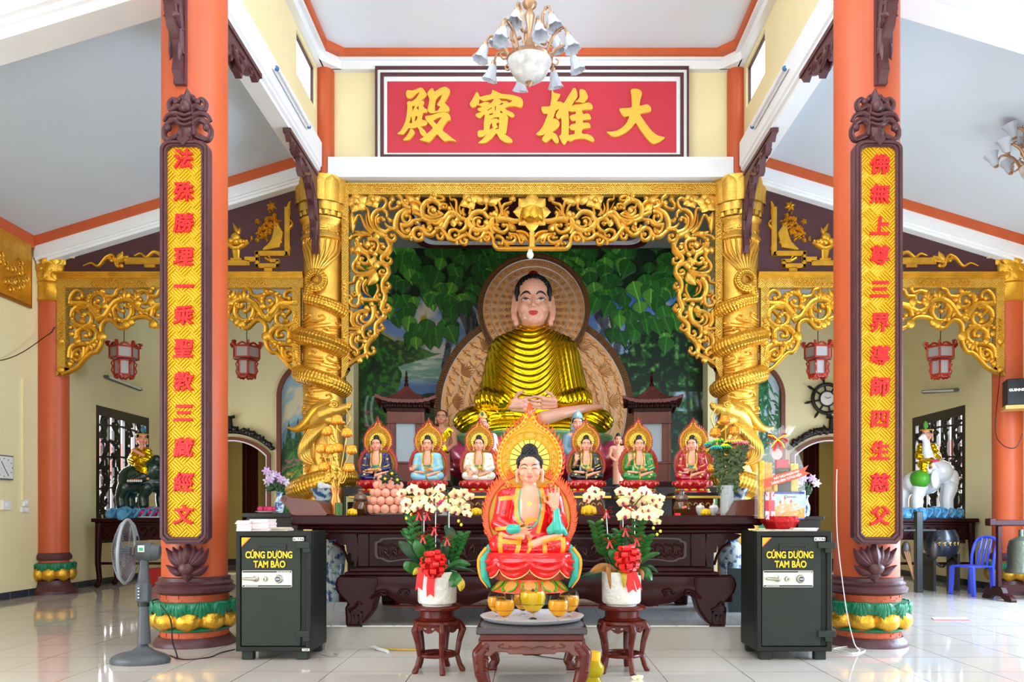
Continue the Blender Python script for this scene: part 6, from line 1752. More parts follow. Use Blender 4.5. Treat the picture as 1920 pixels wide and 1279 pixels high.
# ---- wooden pavilions
def pavilion(px, rz, label):
 D = 12.55; k = D / 1500
 r = thing('wooden_pavilion', (ax(px, D), D, az(905, D)), label, 'pavilion', 'wooden pavilions beside the great statue', rz=rz)
 z = lambda y: (905 - y) * k
 ro = MB(); n = 96; P = []; half = 52 * k
 for j in range(13):
  t = j / 12; row = []
  for i in range(n):
   a = 2 * PI * i / n; c, s = math.cos(a), math.sin(a); m = max(abs(c), abs(s)); corner = (1 / m - 1) / .414
   rr = half * (t ** 1.0 * .98 + .02) / m * (1 + .06 * corner * t); zz = z(722) - (z(722) - z(756)) * (1 - (1 - t) ** 1.9) + corner ** 2 * t ** 3 * 9 * k
   zz += .006 * (1 if i % 2 else -1) * min(1, t * 3)
   row.append((rr * c, rr * s, zz))
  P.append(row)
 ro.grid(P, wrap=True); Q = [[(x * .985, y * .985, zz - .05) for x, y, zz in P[-1]], [(x * .2, y * .2, z(757)) for x, y, zz in P[-1]]]; ro.grid([P[-1]] + Q, wrap=True)
 ro.build('roof', mat('pavilion_roof_wood', (104, 52, 46), .45, var=.2, vscale=8), r, sharp=60)
 MB().lathe([(5 * k, z(726)), (4 * k, z(720)), (2 * k, z(717)), (4 * k, z(714)), (2 * k, z(711)), (3.4 * k, z(708)), (1.6 * k, z(705)), (2.4 * k, z(702)), (.3 * k, z(694))], 14).build('finial', DWOOD, r)
 br = MB()
 for lv, (w, y0, y1) in enumerate(((44, 757, 763), (39, 763, 769), (35, 769, 776))): br.box(-w * k, w * k, -w * k, w * k, z(y1), z(y0))
 for sd in range(4):
  R = Matrix.Rotation(sd * PI / 2, 4, 'Z'); br.M = R
  for q in range(8):
   x = (-34 + q * 9.7) * k; br.ell((x, -41 * k, z(766)), (3 * k, 4 * k, 5 * k), 8, 6)
  br.M = None
 br.build('eave_brackets', DWOOD, r, bevel=.004)
 bd = MB(); hb = 31 * k
 for sx in (-1, 1):
  for sy in (-1, 1): bd.box(sx * hb - 3 * k, sx * hb + 3 * k, sy * hb - 3 * k, sy * hb + 3 * k, 0, z(776))
 for sd in range(4):
  bd.M = Matrix.Rotation(sd * PI / 2, 4, 'Z'); bd.box(-hb, hb, -hb - 2 * k, -hb + 2 * k, z(796), z(776)); bd.box(-hb, hb, -hb - 2 * k, -hb + 2 * k, 0, z(868)); bd.box(-hb - 4 * k, hb + 4 * k, -hb - 5 * k, -hb, z(798), z(795)); bd.box(-hb - 4 * k, hb + 4 * k, -hb - 5 * k, -hb, z(872), z(868))
  bd.box(-19 * k, -17.5 * k, -hb - 2 * k, -hb, z(868), z(796)); bd.box(17.5 * k, 19 * k, -hb - 2 * k, -hb, z(868), z(796))
 bd.M = None
 for sx in (-1, 1): bd.box(min(sx * 18 * k, sx * hb), max(sx * 18 * k, sx * hb), -hb - k, -hb + k, z(868), z(796))
 bd.build('frame', RWOOD if 0 else mat('pavilion_wood', (104, 46, 34), .4, var=.2, vscale=8), r, bevel=.004)
 MB().box(-hb + k, hb - k, -hb + k, hb - k, z(868), z(796)).build('frosted_pane', mat('frosted_pane', (158, 166, 172), .3), r)
 MB().box(-38 * k, 38 * k, -38 * k, 38 * k, -(az(905, D) - 1.5), 0.0).build('stand', DWOOD, r)
pavilion(762, .12, 'wooden pavilion with curved roof left of the gold-robed statue')
pavilion(1222, -.12, 'wooden pavilion with curved roof right of the gold-robed statue')
sh = thing('altar_shelf', (0, 11.6, .204), 'long dark shelf behind the six small statues', 'shelf')
MB().box(-2.35, 2.35, -1.55, .9, 1.18, 1.296).build('top', BLACKW, sh, bevel=.01); MB().box(-2.25, 2.25, -1.4, .85, 0, 1.18).build('body', BLACKW, sh)

# ---- standing figures half hidden behind the small statues
def standing(px, py, D, scale, robe, skin, label, kind):
 k = D / 1500 * scale
 r = thing('standing_statue', (ax(px, D), D, 1.5), label, 'statue')
 hz = (az(py, D) - 1.5); top = hz
 b = MB(); head_blob(b, hz, 10.2 * k, 0)
 Z = lambda q: hz - q * k
 b.cap2((0, 0, Z(16)), (0, 0, Z(6)), 5 * k, 5 * k)
 b.limb([(-17 * k, 1 * k, Z(24)), (17 * k, 1 * k, Z(24))], [7 * k, 7 * k], 12); b.ell((0, 0, Z(38)), (17 * k, 10 * k, 22 * k)); b.cap2((0, 0, Z(40)), (0, 0, .0 + 12 * k), 15 * k, 17 * k, 14)
 for s in (-1, 1): b.limb([(s * 21 * k, 1 * k, Z(25)), (s * 25 * k, 0, Z(50)), (s * 12 * k, -12 * k, Z(62))], [6 * k, 5 * k, 4 * k], 10); hand_blob(b, (s * 12 * k, -12 * k, Z(62)), (-s, -.3, .2), (0, 0, 1), (0, -1, 0), 13 * k)
 me = remesh(b, .8 * k, 3); put('body', me, skin, r)
 face_paint(me, hz, 10.2 * k, 0, r, LIPS2, .3 * k, closed=True, scale_brow=1.6, dot=False)
 h = MB(); hair_curls(h, hz, 10.2 * k, 0, 0, bun=kind != 'monk'); h.build('hair', HAIR, r)
 rb = MB()
 if kind == 'monk':
  t = bvh(me); decal_line(rb, t, [(18 * k, Z(22)), (6 * k, Z(38)), (-10 * k, Z(56)), (-14 * k, Z(70))], 11 * k, 16 * k, 1.2 * k, cross=7); decal_line(rb, t, [(-15 * k, Z(62)), (0, Z(64)), (15 * k, Z(58))], 16 * k, 16 * k, 1.0 * k, cross=5); rb.build('gold_sash', GILT, r)
  q = MB()
  for p_ in ([(-2.4, 0), (2.4, 0)], [(0, -2.4), (0, 2.4)], [(0, 2.4), (-2.4, 2.4)], [(2.4, 0), (2.4, 2.4)], [(0, -2.4), (2.4, -2.4)], [(-2.4, 0), (-2.4, -2.4)]): decal_line(q, t, [((-5 + a) * k, Z(31) + c * k) for a, c in p_], .9 * k, .9 * k, .5 * k, 3)
  q.build('chest_mark', LIPS, r)
 elif kind != 'child':
  rb.limb([(-17 * k, 2 * k, Z(26)), (17 * k, 2 * k, Z(26))], [8.5 * k, 8.5 * k], 12); rb.ell((0, 1 * k, Z(40)), (19 * k, 11 * k, 22 * k)); rb.cap2((0, 0, Z(42)), (0, 0, 16 * k), 17 * k, 20 * k, 14)
  for s in (-1, 1): rb.limb([(s * 21 * k, 1 * k, Z(26)), (s * 25 * k, 0, Z(50)), (s * 17 * k, -9 * k, Z(58))], [8 * k, 8 * k, 8 * k], 10)
  if kind == 'veil': rb.limb([(0, 6 * k, Z(-14)), (0, 9 * k, Z(10))], [11 * k, 15 * k], 14)
  put('robe', remesh(rb, 1.0 * k, 4), robe, r)
  c = MB().lathe([(9.5 * k, 0), (10 * k, 3 * k), (7 * k, 9 * k), (1 * k, 15 * k)], 18, (0, -1 * k, hz + 11 * k)); c.leaf2((0, hz + 11 * k), (0, hz + 26 * k), 14 * k, -9 * k, 2 * k); c.build('crown', GTR if kind == 'crown' else mat('pale_blue_crown', (130, 176, 190), .35), r)
  MB().ell((0, -11 * k, hz + 18 * k), (3 * k, 1.5 * k, 4 * k), 10, 6).build('crown_plaque', GREENP if kind == 'crown' else WHITE, r)
 MB().lathe([(20 * k, 0), (22 * k, 5 * k), (18 * k, 14 * k)], 24).build('foot_base', BLACKW, r)
standing(828, 783, 10.6, 1.0, None, SKINB, 'brown bare-chested statue with a gold sash, between the navy and light blue statues', 'monk')
standing(905, 795, 10.4, .95, mat('ivory_robe', (226, 214, 196), .4), SKIN, 'crowned statue peeping out above the white-robed small statue', 'crown')
standing(1083, 795, 10.4, .95, mat('grey_blue_robe', (118, 150, 172), .4), SKIN, 'blue-veiled standing statue behind the black-robed small statue', 'veil')
standing(1159, 825, 10.9, .62, None, SKIN, 'small bare child statue between the black-robed and green-robed statues', 'child')
# ------------------------------------------------------------ altar table and what stands on it
ZT = 1.143                                        # altar table top
tb = thing('altar_table', (0, 6.74, .204), 'long dark carved altar table with curled legs across the step', 'table')
TH = ZT - .204
zz = lambda py, d=6.8: az(py, d) - .204
xx = lambda px, d=6.8: ax(px, d)
m = MB().box(-2.02, 1.95, -.02, 1.9, TH - .085, TH).box(-1.97, 1.90, .02, 1.86, TH - .115, TH - .085).box(-1.93, 1.86, .06, 1.82, TH - .155, TH - .115)
m.build('tabletop', DWOOD, tb, bevel=.018, seg=3)
m = MB().box(xx(668), xx(1326), .12, 1.75, zz(1064), zz(1000))
for a, b_ in ((668, 690), (1297, 1326)): m.box(xx(a), xx(b_), .10, .14, zz(1064), zz(1000))
m.build('waist', DWOOD, tb, bevel=.008)
m = MB()
for a, b_ in ((700, 835), (845, 985), (1000, 1145), (1155, 1290)):
 w = xx(b_) - xx(a); c0 = (xx(a) + xx(b_)) / 2; h = zz(1008) - zz(1056); zc = (zz(1008) + zz(1056)) / 2
 o = [(c0 + w * .5 * q[0], zc + h * .5 * q[1]) for q in ((-.98, 0), (-.97, .6), (-.85, .75), (-.75, .95), (0, 1), (.75, .95), (.85, .75), (.97, .6), (.98, 0), (.95, -.6), (.8, -.7), (.6, -.95), (.2, -.8), (-.2, -.8), (-.6, -.95), (-.8, -.7), (-.95, -.6))]
 o = [tuple(v) for v in cr(o, 3, True)]; i = [(c0 + (x - c0) * .93, zc + (z - zc) * .86) for x, z in o]
 m.prism([o, i], .09, .12)
 rs = random.Random(a)
 for k in range(7):
  x = c0 + w * (-.38 + .126 * k); q = rs.choice((-1, 1)); r_ = .04
  m.stroke([(x - .04, zc - q * .05), (x + .03, zc - q * .03), (x + .04, zc + q * .03), (x - .01, zc + q * .045), (x - .02, zc + q * .01)], .02, .012, .12, .02, 4)
  m.leaf2((x, zc), (x + .06, zc + q * .07), .04, .12, .02)
m.build('carved_panels', mat('carved_panel_wood', (60, 26, 22), .35, var=.2, vscale=8), tb)
for s, (xa, xb) in ((1, (690, 606)), (-1, (1304, 1388))):                                   # cloud corner brackets
 f = lambda u, y: (xx(xa) + (xx(xb) - xx(xa)) * u, zz(y))
 o = [f(.28, 1062), f(.28, 1002), f(1.0, 1002), f(1.0, 1008), f(.86, 1014), f(.72, 1012), f(.66, 1024), f(.52, 1022), f(.5, 1036), f(.4, 1038), f(.4, 1050), f(.32, 1054)]
 MB().prism([tuple(v) for v in cr(o, 2, True)], .10, .16).build('corner_bracket', DWOOD, tb, bevel=.008)
 hk = MB().stroke([f(.8, 1018), f(.62, 1028), f(.5, 1044), f(.44, 1060)], .035, .02, .10, .03, 5); hk.build('bracket_scroll', DWOOD, tb)
m = MB().box(xx(655), xx(1338), .04, 1.8, zz(1073), zz(1064)).box(xx(648), xx(1346), .0, 1.84, zz(1079), zz(1072)); m.build('moulding', DWOOD, tb, bevel=.012)
# bulging apron with cloud-shaped lower edge
xs = np.linspace(xx(637), xx(1372), 160); P = []
def low(x):
 u = abs(x - (xx(637) + xx(1372)) / 2) / ((xx(1372) - xx(637)) / 2); y = 1128 - 12 * max(0, (u - .25)) * 0
 for c, w, dy in ((0, .16, 10), (.23, .07, -8), (.36, .07, 6), (.46, .05, -16), (.57, .06, 8), (.68, .05, 2), (.76, .05, -14)): y += dy * math.exp(-((u - c) / w) ** 2)
 return zz(y)
for x in xs:
 u = abs(x - (xx(637) + xx(1372)) / 2) / ((xx(1372) - xx(637)) / 2); zl = low(x); zt_ = zz(1078); e = math.sqrt(max(0, 1 - max(0, (u - .86) / .14) ** 2))
 P.append([(x, .06 - .09 * math.sin(PI * (.15 + .55 * v)) * (.3 + .7 * e) + .0, zt_ + (zl - zt_) * v) for v in np.linspace(0, 1, 9)])
m = MB().grid(P).grid([[(x, y + .05, z) for x, y, z in r] for r in P]); bk = [r[-1] for r in P]; m.grid([bk, [(x, y + .05, z) for x, y, z in bk]])
m.build('apron', DWOOD, tb, sharp=60)
st_ = MB()
for sg in (-1, 1):
 c0 = (xx(637) + xx(1372)) / 2; f = lambda px, py: (c0 + sg * (xx(px) - c0), zz(py))
 st_.stroke([f(1310, 1120), f(1296, 1108), f(1284, 1106), (f(1282, 1112)), f(1290, 1112)], .03, .025, -.03, .02, 5, ball=.014); st_.stroke([f(1246, 1114), f(1240, 1106), f(1252, 1104), f(1258, 1110)], .03, .025, -.03, .02, 5, ball=.014)
st_.build('apron_scrolls', DWOOD, tb)
for sg in (-1, 1):
 for dy in (0, 1.62):
  c0 = (xx(637) + xx(1372)) / 2; f = lambda px, py: (c0 + sg * (xx(px) - c0), zz(py))
  o = [f(1298, 1082), f(1372, 1080), f(1377, 1095), f(1372, 1110), f(1359, 1122), f(1352, 1130), f(1358, 1136), f(1356, 1172), f(1330, 1172), f(1317, 1160), f(1305, 1142), f(1299, 1120)]
  MB().prism(o, -.04 + dy, .16 + dy).build('leg', DWOOD, tb, bevel=.035, seg=3)
  sp = MB(); cx, cz = f(1339, 1158)
  q = .058
  for a, b_ in (((-1, -1), (1, -1)), ((1, -1), (1, 1)), ((1, 1), (-.6, 1)), ((-.6, 1), (-.6, -.5)), ((-.6, -.5), (.5, -.5)), ((.5, -.5), (.5, .5)), ((.5, .5), (-.1, .5)), ((-.1, .5), (-.1, 0))):
   sp.box(cx + q * min(a[0], b_[0]) - .006, cx + q * max(a[0], b_[0]) + .006, -.055 + dy, -.038 + dy, cz + q * min(a[1], b_[1]) - .006, cz + q * max(a[1], b_[1]) + .006)
  sp.stroke([(cx - .05, cz + .075), (cx + .0, cz + .1), (cx + .03, cz + .14), (cx + .06, cz + .12)], .03, .02, -.04 + dy, .02, 4)
  sp.build('leg_fret', DWOOD, tb)
sp = MB().limb([(xx(1352), 1.7, zz(1100)), (xx(1366), 1.72, zz(1130)), (xx(1382), 1.74, .03)], [.05, .04, .03], 8); sp.build('brace', DWOOD, tb)
rug = MB().box(-1.46, 1.32, 8.26, 9.4, .205, .214); tag(rug.build('altar_rug', mat('red_rug', (176, 36, 34), .9, var=.3, vscale=14)), 'red patterned rug lying under the altar table', 'rug')
tag(MB().box(-1.36, 1.22, 8.3, 9.3, .2145, .222).build('patterned_mat', mat('patterned_mat', (206, 176, 150), .9, var=.45, vscale=18)), 'pale patterned mat on the red rug under the altar', 'mat')
# plinths of the six statues
for i, (px, *_r) in enumerate(SM):
 kk = DS / 1500; zt_ = az(901, DS) - 56 * US
 p = thing('statue_plinth', (ax(px, DS), DS, ZT), 'dark plinth with gilt edge under the %s statue' % ('navy-robed', 'light blue-robed', 'white-robed', 'black-robed', 'green-robed', 'crimson-robed')[i], 'plinth', 'plinths of the six small statues')
 h = zt_ - ZT; w = 41 * kk
 MB().box(-w, w, -.2, .2, h - .035, h).build('black_top', BLACKW, p, bevel=.004); MB().box(-w - .012, w + .012, -.215, .215, h - .06, h - .035).build('gilt_edge', GTR, p, bevel=.004)
 MB().box(-w * .8, w * .8, -.17, .17, 0, h - .06).build('body', RWOOD, p, bevel=.006)
 g = MB()
 for j in range(5): g.stroke([(-.12 + .06 * j - .02, h * .45), (-.12 + .06 * j, h * .55), (-.12 + .06 * j + .02, h * .45)], .012, .008, -.17, .01, 3, groove=False)
 g.build('gilt_mark', GTR, p)
def vase(name, x, y, z, prof, m, label, cat='vase', group=None, n=28):
 return thing(name, (x, y, z), label, cat, group)
BLUEW = mat('blue_white_glaze', (206, 222, 226), .12, coat=.5)
def bluewhite(name):
 if name in MATS: return MATS[name]
 mm = mat(name, (206, 226, 230), .12, coat=.4); nt = mm.node_tree; tc = nt.nodes.new('ShaderNodeTexCoord'); n = nt.nodes.new('ShaderNodeTexNoise'); n.inputs['Scale'].default_value = 14; n.inputs['Detail'].default_value = 7
 r = nt.nodes.new('ShaderNodeValToRGB'); r.color_ramp.interpolation = 'LINEAR'; e = r.color_ramp.elements; e[0].position = .44; e[0].color = (*lin((50, 90, 140)), 1); e[1].position = .54; e[1].color = (*lin((208, 226, 230)), 1)
 nt.links.new(tc.outputs['Object'], n.inputs[0]); nt.links.new(n.outputs[0], r.inputs[0]); nt.links.new(r.outputs[0], nt.nodes['Principled BSDF'].inputs['Base Color']); return mm
BW = bluewhite('blue_white_porcelain')
def lathe_thing(name, x, y, z, prof, m, label, cat, group=None, n=28, part='body'):
 t = thing(name, (x, y, z), label, cat, group); MB().lathe(prof, n).build(part, m, t); return t
ZS = .2045
# incense stools with curled ends
for px, lab in ((573, 'brown scroll-ended book rest at the left end of the altar'), (1402, 'brown scroll-ended book rest behind the wrapped gift hamper')):
 d = 7.0; k = d / 1500; s = -1 if px < 900 else 1
 t = thing('book_rest', (ax(px, d), d, ZT), lab, 'book rest', 'book rests')
 pr = [(-41, 28), (-38, 35), (-30, 37), (-22, 32), (0, 30), (28, 25), (40, 10), (43, 0), (0, 0), (-20, 2), (-26, 12), (-34, 21)]
 pr = [tuple(v) for v in cr([(-s * a * k, b_ * k) for a, b_ in pr], 3, True)]
 MB().prism(pr, -.07, .28).build('desk', mat('book_rest_wood', (112, 62, 34), .35, var=.15, vscale=6), t, bevel=.004)
 for yy in (-.10, .28):
  q = MB().prism(pr, yy, yy + .03); q.stroke([(s * 34 * k, 25 * k), (s * 31 * k, 32 * k), (s * 36 * k, 33 * k), (s * 37 * k, 28 * k)], 3 * k, 2 * k, yy, .008, 4); q.build('side_scroll', BWOOD, t, bevel=.004)
# peaches in a tiered pyramid
PEACH = mat('peach_skin', (244, 168, 142), .5, var=.14, vscale=22); PLEAF = mat('peach_leaf', (52, 92, 40), .4)
pm = MB().lathe([(.004, .047), (.02, .042), (.036, .022), (.041, 0), (.036, -.024), (.018, -.04), (.004, -.041)], 16, wob=None).mesh('peach', PEACH)
dp = 7.45; cx = ax(728, dp)
tr = lathe_thing('peach_tray', cx, dp, ZT, [(.02, 0), (.2, .004), (.215, .012), (.2, .014), (.02, .012)], PORC, 'white plate under the pyramid of peaches', 'plate'); 
cone = thing('peach_stand', (cx, dp, ZT + .0145), 'pale cone holding the tiers of peaches', 'stand'); MB().lathe([(.125, 0), (.10, .11), (.05, .26), (.01, .3)], 20).build('cone', mat('pale_foam', (230, 200, 180), .8), cone)
for lv, (n, R, z) in enumerate(((13, .168, .058), (12, .15, .132), (10, .128, .206), (8, .098, .276), (5, .058, .335))):
 for k in range(n):
  a = 2 * PI * (k + .5 * lv) / n
  o = link('peach', pm); o.location = (cx + R * math.sin(a), dp - R * math.cos(a), ZT + z); o.rotation_euler = (1.15 * math.cos(a), 1.15 * math.sin(a), 0)
  tag(o, 'pink peach in the tiered pyramid on the altar', 'peach', 'peaches of the pyramid', 'thing')
gl = MB(); gy = MB()
for px, py, q in ((722, 898, 0), (745, 900, 1), (735, 888, 2)):
 for j in range(6):
  a = j * 1.047 + q; c0 = at(px, py, 7.28); gl.leaf2((c0.x, c0.z), (c0.x + .055 * math.cos(a), c0.z + .055 * math.sin(a)), .035, c0.y, .012)
 gy.ell(at(px, py, 7.26), .014, 8, 6)
o = gl.build('leaf_garland', mat('dark_garland_leaf', (30, 44, 30), .5)); gy.build('yellow_centre', mat('yellow_flower_centre', (236, 190, 20), .5), o); tag(o, 'dark green leaf garland on top of the peach pyramid', 'garland', None, 'thing')
# glass urns, tea cups, yellow lotus candles, green candle
AMB = mat('amber_glass_urn', (112, 66, 30), .06, coat=.6, trans=.35)
for px, d, lab in ((676, 7.35, 'glass urn with lid left of the peach pyramid'), (872, 7.35, 'glass urn with lid left of the red statue halo'), (1278, 7.3, 'glass urn with painted flowers under the crimson-robed statue')):
 k = d / 1500; t = thing('glass_urn', (ax(px, d), d, ZT), lab, 'urn', 'glass urns on the altar')
 MB().lathe([(9 * k, 0), (11 * k, 2 * k), (16 * k, 12 * k), (13 * k, 24 * k), (8 * k, 28 * k)], 24).build('bowl', AMB, t); MB().lathe([(10 * k, 28 * k), (13 * k, 31 * k), (11 * k, 37 * k), (5 * k, 40 * k), (4 * k, 45 * k), (6 * k, 47 * k), (1 * k, 50 * k)], 24).build('lid', mat('smoky_glass_lid', (150, 120, 110), .06, coat=.6, trans=.5), t)
 if px > 1200:
  g = MB()
  for q, mi in ((-5, 0), (0, 1), (4, 1)): g.ell((q * k, -15.5 * k, (14 + q * .3) * k), (3 * k, 1.5 * k, 2.6 * k), 8, 6, mi)
  g.build('painted_flowers', [LEAF, mat('pink_painted_flower', (240, 120, 100), .4)], t)
YC_ = mat('yellow_wax', (244, 188, 16), .4, sss=.1)
for px, d, s, lab in ((660, 7.1, 1, 'yellow lotus candle cup beside the green candle'), (893, 7.2, 1.1, 'yellow lotus candle cup left of the red statue halo'), (1104, 7.2, 1.5, 'wide yellow candle dish right of the red statue halo'), (1323, 7.05, 1, 'yellow lotus candle cup beside the crystal vase')):
 k = d / 1500 * s; t = lathe_thing('candle_cup', ax(px, d), d, ZT, [(5 * k, 0), (8 * k, 3 * k), (9 * k, 8 * k), (7 * k, 11 * k), (2 * k, 13 * k)], YC_, lab, 'candle', 'yellow lotus candle cups', part='cup')
 g = MB()
 for q in range(8):
  sm = MB(); sm.leaf2((0, 1 * k), (0, 11 * k), 7 * k, 0, 2 * k); wrapped(sm, 8 * k); R = Matrix.Rotation(q * PI / 4, 4, 'Z'); g.add([R @ Vector(p) for p in sm.v], sm.f)
 g.build('wax_petals', YC_, t)
lathe_thing('green_candle', ax(635, 6.95), 6.95, ZT, [(7 * .0047, 0), (7 * .0047, 23 * .0047), (5 * .0047, 23.5 * .0047), (0.004, 22.5 * .0047)], mat('green_wax', (62, 96, 36), .5), 'thick green candle beside the copper vase of gilt lotuses', 'candle')
for px, lab in ((1313, 'white lidded tea cup beside the glass urn with painted flowers'), (1338, 'white porcelain cup behind the crystal vase')):
 k = 7.4 / 1500; t = lathe_thing('tea_cup', ax(px, 7.4), 7.4, ZT, [(4 * k, 0), (5 * k, 1 * k), (8 * k, 8 * k), (8.5 * k, 14 * k)], PORC, lab, 'cup', 'tea cups'); MB().lathe([(9 * k, 14 * k), (7 * k, 18 * k), (2 * k, 20 * k), (2.4 * k, 22 * k), (.4 * k, 23 * k)], 18).build('lid', PORC, t)
# fruit behind the left orchid
for px, py, r_, c_, nm, lab in ((862, 944, 11, (150, 160, 80), 'melon', 'green melon behind the left orchid flowers'), (808, 952, 10, (196, 40, 90), 'dragon_fruit', 'magenta dragon fruit behind the left orchid flowers, lower one'), (826, 941, 10, (196, 40, 90), 'dragon_fruit', 'magenta dragon fruit behind the left orchid flowers, upper one'), (846, 954, 9, (226, 190, 200), 'apple', 'pale apple between the melon and the dragon fruits')):
 d = 7.2; k = d / 1500; f = MB().ell((0, 0, 0), (r_ * k, r_ * k * .9, r_ * k * .85), 18, 12)
 o = thing(nm, at(px, py, d), lab, 'fruit', 'fruit on the altar'); f.build('flesh', mat(nm + '_skin', c_, .4, var=.15, vscale=20), o)
 g = MB()
 if nm == 'dragon_fruit':
  for j in range(14):
   a = j * 2.4; g.leaf2((.8 * r_ * k * math.cos(a), .7 * r_ * k * math.sin(a)), (1.3 * r_ * k * math.cos(a) + .01, 1.2 * r_ * k * math.sin(a) + .012), 4 * k, -.5 * r_ * k, .006)
  g.build('scales', mat('green_pink_scales', (170, 120, 60), .5), o)
 else: g.tube([(0, 0, r_ * k * .8), (.004, 0, r_ * k * 1.05)], .004, 6).build('stalk', STEM, o)
ds = thing('fruit_dish', (ax(834, 7.2), 7.2, ZT), 'footed dish holding the fruit behind the left orchid', 'dish'); MB().lathe([(.08, 0), (.03, .015), (.02, .03), (.17, .045), (.19, .06), (.17, .055), (.01, .045)], 24).build('bowl', PORC, ds)
# big blue-white pots at the foot of the dragon columns
for px, lab in ((608, 'wide blue-white bowl with white cloth behind the copper vase'), (1378, 'wide blue-white bowl behind the crystal vase')):
 d = 7.5; k = d / 1500; t = lathe_thing('porcelain_bowl', ax(px, d), d, ZT, [(9 * k, 0), (12 * k, 4 * k), (13 * k, 20 * k), (22 * k, 44 * k), (26 * k, 50 * k), (24 * k, 50 * k), (20 * k, 42 * k), (4 * k, 36 * k)], BW, lab, 'bowl', 'blue-white bowls on the altar')
 if px < 900: 
  c = MB(); rs = random.Random(2)
  for j in range(7): c.ell(((-8 + 3 * j) * k, 0, (49 + rs.uniform(0, 7)) * k), (5 * k, 6 * k, rs.uniform(4, 8) * k), 8, 6)
  put('crumpled_cloth', remesh(c, 1.2 * k, 2), mat('white_cloth', (206, 206, 204), .7), t)
# copper vases with gilt lotus branches
LOTG = mat('amber_lotus', (236, 150, 30), .3, .35, coat=.3)
def gilt_lotus(px, d, lab, heads):
 k = d / 1500; x0 = ax(px, d)
 t = thing('lotus_branch_vase', (x0, d, ZT), lab, 'vase', 'copper vases of gilt lotus'); MB().lathe([(9 * k, 0), (10 * k, 3 * k), (8 * k, 8 * k), (11 * k, 26 * k), (7 * k, 38 * k), (11 * k, 50 * k), (11 * k, 51 * k), (8 * k, 49 * k)], 24).build('copper_vase', mat('copper_vase', (190, 120, 60), .3, .8), t)
 for hx, hy in heads:
  tip = Vector(((hx - px) * k, 0, az(hy, d) - ZT)); st = MB().tube(cr([(0, 0, 40 * k), (tip.x * .25, 0, 60 * k), (tip.x * .5, 0, 90 * k) if tip.z > 120 * k else (tip.x * .6, 0, tip.z * .7), tuple(tip)], 5), 1.1 * k, 6); st.build('gilt_stem', GOLD, t)
  h = MB().lathe([(2 * k, -10 * k), (8 * k, -7 * k), (10.5 * k, 1 * k), (8.5 * k, 6.5 * k), (3 * k, 9 * k)], 18, tuple(tip))
  for q in range(9):
   sm = MB(); sm.leaf2((0, -7 * k), (0, 5 * k), 8 * k, 0, 2 * k); wrapped(sm, 9 * k); R = Matrix.Rotation(q * .698, 4, 'Z'); h.add([R @ Vector(p) + tip for p in sm.v], sm.f)
  h.build('lotus_head', LOTG, t)
 bl = MB(); rs = random.Random(1)
 for q in range(20): a = rs.uniform(0, 6.28); h0 = rs.uniform(60, 90) * k; bl.leaf2((rs.uniform(-14, 14) * k, h0), (rs.uniform(-24, 24) * k, h0 + rs.uniform(4, 20) * k), 5 * k, rs.uniform(-10, 10) * k, 2 * k)
 bl.build('gilt_leaves', GOLD, t)
HD = [(632, 787), (614, 808), (651, 811), (602, 841), (633, 840), (620, 842), (659, 843), (608, 875), (655, 877)]
gilt_lotus(629, 7.1, 'copper vase of amber lotus heads on gilt stems, at the left end of the altar', HD)
gilt_lotus(1362, 7.5, 'copper vase of amber lotus heads behind the crystal vase of flowers', [(2 * 997.5 - a - 3, b_) for a, b_ in HD])
# crystal vase of chrysanthemums
d = 6.98; k = d / 1500; t = thing('crystal_vase', (ax(1363, d), d, ZT), 'cut crystal vase of rainbow and pink chrysanthemums on the altar', 'vase')
MB().lathe([(12.4 * k, 0), (13 * k, 56 * k), (11.5 * k, 56 * k), (11 * k, 3 * k), (.5 * k, 2 * k)], 12).build('vase', mat('cut_crystal', (236, 238, 240), .08, alpha=.38, spec=.9, bump=.9, bscale=60), t, sharp=20)
MB().lathe([(10 * k, 3 * k), (10.4 * k, 30 * k), (.4 * k, 30 * k)], 16).build('water', mat('green_water', (150, 160, 90), .1, trans=.5), t)
sm = MB(); lf = MB(); rs = random.Random(21)
fls = [(1332, 835, 0), (1350, 828, 1), (1368, 830, 2), (1382, 832, 3), (1395, 834, 4), (1404, 840, 5), (1340, 842, 0), (1358, 840, 1), (1388, 842, 3), (1376, 842, 2)]
for fx_, fy_, q in fls:
 tip = ((fx_ - 1363) * k, rs.uniform(-.04, .05), az(fy_, d) - ZT); P = cr([(rs.uniform(-5, 5) * k, rs.uniform(-5, 5) * k, 8 * k), (tip[0] * .4, tip[1] * .5, 62 * k), tip], 8); sm.tube(P, 1.2 * k, 6)
 for p in P[5:]:
  for _ in range(4):
   a = rs.uniform(0, 6.28); l = rs.uniform(9, 15) * k; lf.leaf2((p[0], p[2]), (p[0] + l * math.cos(a), p[2] + l * math.sin(a) * .8), 6 * k, p[1] + rs.uniform(-.03, .03), 1 * k)
sm.build('stems', STEM, t); lf.build('leaves', mat('dull_green_leaf', (62, 76, 34), .5, var=.35, vscale=30), t)
CHC = [((30, 150, 180), (90, 190, 60)), ((70, 180, 60), (240, 220, 40)), ((240, 200, 60), (236, 120, 90)), ((236, 130, 130), (240, 200, 60)), ((240, 110, 120), (246, 150, 140)), ((244, 170, 150), (250, 220, 80))]
